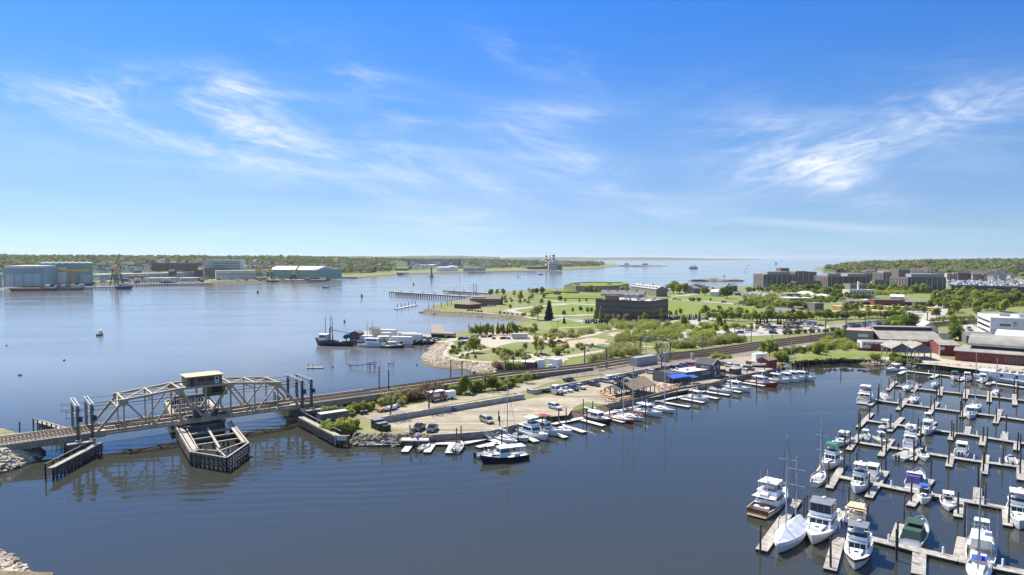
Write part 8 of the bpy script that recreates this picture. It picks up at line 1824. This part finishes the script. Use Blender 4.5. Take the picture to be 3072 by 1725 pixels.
BR,YG,SH=['b1','b2','b3','b4'],['y1','y2','y3','b1'],['s1','s3','s4','s1']
def row(f,x0,x1,n,y0,y1,h0,h1,kinds):return[(f,x0+(x1-x0)*(i+.5)/n+rv.uniform(-.3,.3)*(x1-x0)/n,y0+(y1-y0)*(i+.5)/n+rv.uniform(-3,3),rv.uniform(h0,h1),rv.choice(kinds))for i in range(n)]
def blob(f,x0,x1,y0,y1,n,h0,h1,kinds):return[(f,rv.uniform(x0,x1),rv.uniform(y0,y1),rv.uniform(h0,h1),rv.choice(kinds))for _ in range(n)]
D='D'
grove('beside the causeway',[(D,1600,258,6.2,'b1'),(D,1490,262,3.6,'s3'),(D,1540,268,3.0,'s2'),(D,1700,245,4,'s4'),(D,1785,232,7,'k2'),(D,1860,222,5.2,'b3'),(D,1940,222,3.4,'s2'),(D,1995,205,3.6,'s2'),(D,2040,190,4.2,'s3'),(D,2190,160,4.6,'y2'),(D,1740,235,3.4,'s1'),(D,1245,432,9.0,'k1'),(D,872,500,7.4,'k2'),(D,820,400,3.8,'s1'),(D,1050,340,3.4,'s5'),(D,1110,330,4,'s5'),(D,1180,310,4.4,'s5'),(D,1300,280,4,'s5'),(D,1000,355,2.6,'s3'),(D,1350,265,3,'s5'),(D,985,385,2.2,'s1'),(D,1040,300,3.4,'s1'),(D,290,470,3.2,'s3'),(D,240,455,2.4,'s1'),(D,330,458,2.4,'s2'),(D,900,350,3.6,'s5'),(D,950,330,3.4,'s5')])
grove('by the grey-blue container',[(D,x,y,h,'s2')for x,y,h in((250,612,2.6),(300,632,3),(355,645,3.2),(410,640,3.4),(470,628,3.4),(520,600,2.8),(440,590,3),(380,605,2.8))])
grove('in the low hedge by the viaduct',[(D,x,y,h,'s2')for x,y,h in((425,468,2.4),(480,455,2.8),(535,445,2.9),(590,435,2.9),(640,428,2.9),(690,410,2.6),(500,470,2.2))])
A='A'
grove('in the poplar row by the inlet',row(A,1650,2110,18,535,525,4.5,7.2,['p1','p2','p1','y3'])+row(A,2100,2220,4,515,520,4,6,YG))
grove('on the sandy park',[(A,1675,702,6.8,'b2'),(A,1482,668,2.4,'s4'),(A,1466,708,2.2,'s4'),(A,1545,642,2.8,'s4'),(A,1620,740,1.8,'s4'),(A,1690,755,1.6,'s4'),(A,1570,738,1.5,'s1'),(A,2172,695,4.4,'y2'),(A,2290,708,8.6,'y3'),(A,2330,720,7.4,'y1'),(A,2440,690,7.2,'y3'),(A,2485,725,4.2,'s3'),(A,2275,520,6,'y1'),(A,2240,530,5,'y3'),(A,1925,700,3,'s1'),(A,2000,725,3.6,'s3'),(A,1880,700,2.6,'s5'),(A,2100,735,3,'s1'),(A,1930,870,3.8,'s5'),(A,1900,850,3.4,'s1'),(A,2050,885,4.6,'s3'),(A,2100,875,4,'s1'),(A,1985,885,6.5,'k2'),(A,2010,890,3.2,'s4')])
grove('around the inlet lawn',[(A,2300,388,10.4,'y2'),(A,2250,380,7,'y1'),(A,2395,392,13,'c1'),(A,2412,372,12,'c1'),(A,2545,330,4,'y3'),(A,2550,420,3,'c1'),(A,2050,455,3,'s1'),(A,2030,445,3,'s1')]+row(A,1600,1760,6,300,312,1.5,2.4,SH)+row(A,1900,2200,7,318,350,1.5,2.6,SH))
grove('between pier houses and fort',[(A,1845,150,8,'b1'),(A,1905,146,8,'y1'),(A,1960,146,7.5,'b1'),(A,2135,205,11,'y3'),(A,2070,160,8,'y1'),(A,2215,155,9,'k2'),(A,2250,140,8,'b2'),(A,2285,140,8,'b3'),(A,2335,138,9.5,'b4'),(A,2360,165,4,'s4'),(A,1990,240,6,'y2'),(A,1980,210,7,'y1'),(A,2030,270,4,'s3'),(A,2510,200,5,'b3')]+blob(A,2020,2350,165,240,14,3,6,YG))
B='B'
grove('along the fort wall',[(B,x,y,h,k)for x,y,h,k in((345,118,8.6,'b1'),(392,122,8.6,'b2'),(440,124,8,'b1'),(492,126,8.4,'b3'),(700,118,8,'b2'),(735,112,8,'b1'),(680,112,7,'b3'),(98,205,6.4,'b3'),(145,215,5,'y1'),(285,220,4,'b3'),(350,215,5,'y3'))])
grove('beside the stone quarters',[(B,1190,128,18,'b1'),(B,1250,134,13,'b2'),(B,1310,134,13,'b2'),(B,1130,135,9,'y1'),(B,1345,128,8,'y3'),(B,1500,152,13,'b4'),(B,1575,130,8,'y1'),(B,1710,180,14,'b4'),(B,1660,165,8,'b3'),(B,1350,200,4,'s4'),(B,1388,203,4.5,'s4'),(B,1440,205,4,'s3'),(B,1550,205,3.6,'b3'),(B,1050,130,5,'y1')])
grove('around the brick office',[(B,487,385,8.5,'p1'),(B,810,392,8,'p1'),(B,1075,408,8,'p1'),(B,915,405,7,'y3'),(B,1300,455,9.5,'y3'),(B,935,345,7,'y1'),(B,555,390,5,'r1'),(B,610,395,5,'r1'),(B,660,392,5,'r1'),(B,740,395,5,'r1'),(B,865,400,4,'y1'),(B,1440,410,8,'p2'),(B,1470,340,6.5,'y3'),(B,435,400,7,'p1'),(B,710,425,6,'p1'),(B,220,320,5,'y1'),(B,360,325,6,'y3'),(B,295,305,4.5,'b3'),(B,135,340,4.5,'b3'),(B,400,320,5,'y1')])
grove('in the hedge before the brick office',row(B,330,620,11,418,424,2.6,3.6,['c1'])+[(B,138,422,5,'c1')])
grove('in the hedge beside the brick office',row(B,1150,1430,15,366,372,2.4,3.4,['c1']))
grove('left of the red brick hall',row(B,1500,2480,22,390,405,5,9,YG)+row(B,1480,2000,9,335,350,5,8,YG)+[(B,2130,372,10,'y2'),(B,2290,392,7,'y1'),(B,2000,432,4.4,'c1'),(B,2032,430,4.6,'c1'),(B,2072,432,4.2,'c1'),(B,2098,432,4.2,'c1'),(B,2200,432,5,'c1'),(B,2225,434,4.4,'c1'),(B,1690,440,4.5,'c1'),(B,1660,440,4.5,'c1'),(B,1220,350,5,'y1'),(B,1160,335,4,'s4'),(B,1260,340,6,'y3')])
grove('around the station car park',[(B,1870,505,5.5,'y2'),(B,1945,498,5.5,'y1'),(B,2000,512,5,'y2'),(B,1785,512,7,'y2'),(B,1695,525,6.5,'y3'),(B,1600,518,6,'y1'),(B,1630,440,7,'y3'),(B,2260,490,5,'y1'),(B,2290,515,4,'s5')]+row('C',0,660,13,440,400,2,3.4,['s1','s5','s4','s3']))
grove('near the boat yard',[(B,1078,848,10.6,'k1'),(B,2120,745,8.2,'y1'),(B,2060,735,6.5,'y1'),(B,2180,740,7,'y3'),(B,2215,785,5,'s3'),(B,2260,790,4,'s4')])
grove('beside the bus yard',row('C',20,1320,30,290,265,5,8.5,YG)+row('C',60,380,8,150,160,5,8,BR)+row('C',620,1540,14,178,205,5,8,YG))
grove('around the old works',[('C',1180,385,9,'b4'),('C',1260,395,9.5,'b3'),('C',1340,385,11,'b4'),('C',1390,365,9,'b2'),('C',1210,400,7,'b2'),('C',1570,165,9,'b3'),('C',1770,195,13,'b4'),('C',1830,215,10,'b2'),('C',1640,260,7,'b3'),('C',1780,260,8,'y3'),('C',1820,385,9,'b2'),('C',1800,420,6,'y2'),('C',1840,500,10,'b4'),('C',1800,505,6,'b3'),('C',2530,465,10,'b4'),('C',2010,445,3,'s4'),('C',1720,330,6,'k2'),('C',2330,535,4,'s3'),('C',2290,530,3.4,'s3'),('C',970,712,3.6,'s3'),('C',1175,710,3.6,'s4'),('C',1235,715,3,'s4'),('C',1430,745,2.4,'s2'),('C',385,655,6,'b2'),('C',590,500,6,'b3'),('C',640,490,6,'b2'),('C',2080,245,8,'b3'),('C',2330,195,9,'b4'),('C',1930,330,4,'s4'),('C',1030,520,3,'s3'),('C',1860,700,2,'s3')])
O='O'
grove('in front of the campus blocks',row(O,740,1310,30,322,330,6,12,BR+['y1','y3'])+row(O,1440,1890,24,330,336,6,12,BR+['y1','y3'])+row(O,900,1310,14,345,352,5,9,BR)+[(O,1795,336,13,'y3'),(O,1848,334,13,'y3')])
grove('around the white domes',row(O,570,860,11,330,330,6,10,BR)+row(O,1180,1330,6,372,376,5,8,BR)+[(O,x,385,7,'b4')for x in(1355,1385,1418,1450)]+row(O,560,900,16,405,440,4,8,BR+SH)+row(O,900,1250,9,395,400,4,7,BR))
grove('in the leafy streets',blob(O,1900,2576,355,445,60,7,12,BR+['y1','y3','b2'])+row(O,2080,2560,16,338,345,4,8,BR)+blob('C',1900,2560,130,215,16,6,11,BR))
def thicket(lbl,f,poly,n,h0,h1,m,seed,leaf=.2,k=190):
 P=[gl(f,x,y)for x,y in poly];xs=[p.x for p in P];ys=[p.y for p in P];rr=random.Random(seed);C,Rd=[],[]
 def inside(x,y):
  c=False;j=len(P)-1
  for i in range(len(P)):
   if(P[i].y>y)!=(P[j].y>y)and x<(P[j].x-P[i].x)*(y-P[i].y)/(P[j].y-P[i].y)+P[i].x:c=not c
   j=i
  return c
 t=0
 while len(C)<n and t<20000:
  t+=1;x,y=rr.uniform(min(xs),max(xs)),rr.uniform(min(ys),max(ys))
  if inside(x,y):h=rr.uniform(h0,h1);C.append((x,y,LZ+h*.45));Rd.append((h*.62,h*.62,h*.52))
 o=ob('shrub_thicket',qmesh('thicket',leaves(C,Rd,n*k,leaf,seed,.5),m));return stuff(o,lbl,'thicket')
thicket('olive thicket below the brick office',B,[(280,480),(560,440),(850,420),(1100,425),(1340,450),(1340,510),(1000,490),(640,475),(400,535),(280,545)],62,1.8,4.2,M_lfo,31)
thicket('fresh green thicket mixed into the olive one below the office',B,[(560,440),(850,415),(1340,450),(1340,500),(700,470)],40,2.4,5.2,M_lf,32)
thicket('broad olive thicket left of the pale path fork',B,[(600,560),(760,520),(1000,505),(1240,510),(1270,560),(1200,592),(900,610),(620,610)],60,1.6,3.6,M_lfo,33);thicket('green patches in the broad olive thicket',B,[(600,560),(800,520),(1240,515),(1200,590),(650,600)],36,2,4.4,M_lf,34)
thicket('long thicket hugging the tracks left of the tall gantry',B,[(360,795),(560,725),(620,655),(860,665),(900,712),(560,765),(400,795)],60,2,4.2,M_lfo,35);thicket('long thicket hugging the tracks right of the tall gantry',B,[(1130,655),(1300,600),(1600,590),(1700,545),(1880,575),(1860,605),(1500,648),(1180,672)],70,2,4.0,M_lfo,36);thicket('dark green bushes in the right-hand trackside thicket',B,[(1130,655),(1600,600),(1880,580),(1860,605),(1180,670)],30,2,3.8,M_lfd,37)
thicket('shrubs between the path fork and the car park',B,[(1340,560),(1380,500),(1600,510),(1560,570),(1350,595)],30,2,4.2,M_lf,38)
thicket('yellow-green thicket at the head of the cove','C',[(330,600),(400,515),(550,515),(800,575),(830,605),(500,612),(440,640)],55,1.8,3.8,M_lfy,39);thicket('dark bushes along the quay road','C',[(0,640),(330,600),(430,650),(120,655),(20,665)],26,1.6,3.2,M_lfd,40);thicket('weedy bushes behind the shingled house',B,[(1560,735),(1740,750),(1700,778),(1580,772)],14,1,2,M_lfy,41)
thicket('scrub on the sandy park',A,[(1870,690),(2090,690),(2320,735),(2250,770),(1980,765)],26,1.2,2.6,M_lfo,42);thicket('low scrub inside the path loop',A,[(1450,700),(1520,655),(1800,640),(1800,665),(1520,725),(1700,765),(1560,770)],26,.6,1.3,M_lfo,43);thicket('scrub along the dry field',A,[(2300,560),(2576,510),(2576,560),(2350,590)],20,1,2.6,M_lfo,44);thicket('scrub left of the dry field path',B,[(0,490),(280,500),(270,560),(0,560)],24,1,3,M_lfo,45);thicket('scrub around the small parked boats',B,[(0,640),(330,610),(500,640),(340,700),(60,720)],26,.8,2.2,M_lfo,46)
thicket('weeds under the causeway wall',D,[(1430,262),(1700,232),(2100,165),(2300,110),(2280,90),(1900,165),(1450,240)],46,1,2.4,M_lf,47);thicket('brown scrub on the bank beside the viaduct',D,[(900,370),(1150,320),(1400,268),(1400,250),(1150,295),(900,345)],36,1.2,2.6,M_lfb,48)
thicket('brown reeds along the cove head','C',[(30,755),(250,728),(620,705),(940,722),(940,740),(600,725),(260,745)],60,.5,1.1,M_lfb,49,.12);thicket('bushes under the open boat shed','C',[(1150,720),(1250,700),(1420,720),(1500,750),(1250,745)],20,.8,2,M_lfd,50)
thicket('leafy undergrowth around the campus lawns',O,[(560,395),(880,385),(1300,385),(1300,400),(900,415),(860,440),(700,445),(600,420)],90,2,5,M_lfd,51,.5,80);thicket('hedges and gardens at the right edge of town',O,[(1880,375),(2200,365),(2576,365),(2576,440),(2300,440),(2000,430)],150,1.5,5,M_lf,52,.4,90);thicket('bushes along the far lawn road',B,[(1840,215),(2050,250),(2300,290),(2250,300),(2000,275),(1830,235)],50,1.5,4,M_lfd,53,.3,120);thicket('bushes beside the curving tracks','C',[(1000,375),(1450,320),(2000,280),(2080,255),(1900,265),(1400,300),(1000,350)],46,1,2.6,M_lfo,54,.25,120)
thicket('green gardens between the domes and the lawn',O,[(560,380),(900,360),(1180,372),(1180,392),(900,385),(700,405),(580,400)],70,2,6,M_lf,55,.45,90);thicket('young growth around the pale path fork',B,[(1350,470),(1440,440),(1620,430),(1600,450),(1450,500),(1380,520)],24,1.5,3.6,M_lf,56);thicket('bushes filling the slope before the campus',O,[(780,318),(1300,322),(1300,340),(1000,350),(780,335)],80,3,6,M_lf,57,.5,80);thicket('bushes along the campus lawn',O,[(1440,330),(1760,335),(1760,350),(1500,352)],50,3,6,M_lf,58,.5,80);thicket('gardens before the parking deck',O,[(2020,335),(2576,352),(2576,372),(2300,362),(2020,348)],60,2,5,M_lfd,59,.5,80)
hb=MB().box((0,12050,42),(53400,24900,96)).build('haze',M_white);hb['kind']='stuff';hb['label']='thin sea haze over the river and sound';hb['category']='haze'
hm=bpy.data.materials.new('haze');hm.use_nodes=True;hn=hm.node_tree.nodes;hn.clear();ho=hn.new('ShaderNodeOutputMaterial');hv=hn.new('ShaderNodeVolumePrincipled');hv.inputs['Color'].default_value=(.86,.92,1,1);hv.inputs['Density'].default_value=3.5e-5;hv.inputs['Anisotropy'].default_value=.3;hm.node_tree.links.new(hv.outputs[0],ho.inputs['Volume']);hb.data.materials[0]=hm
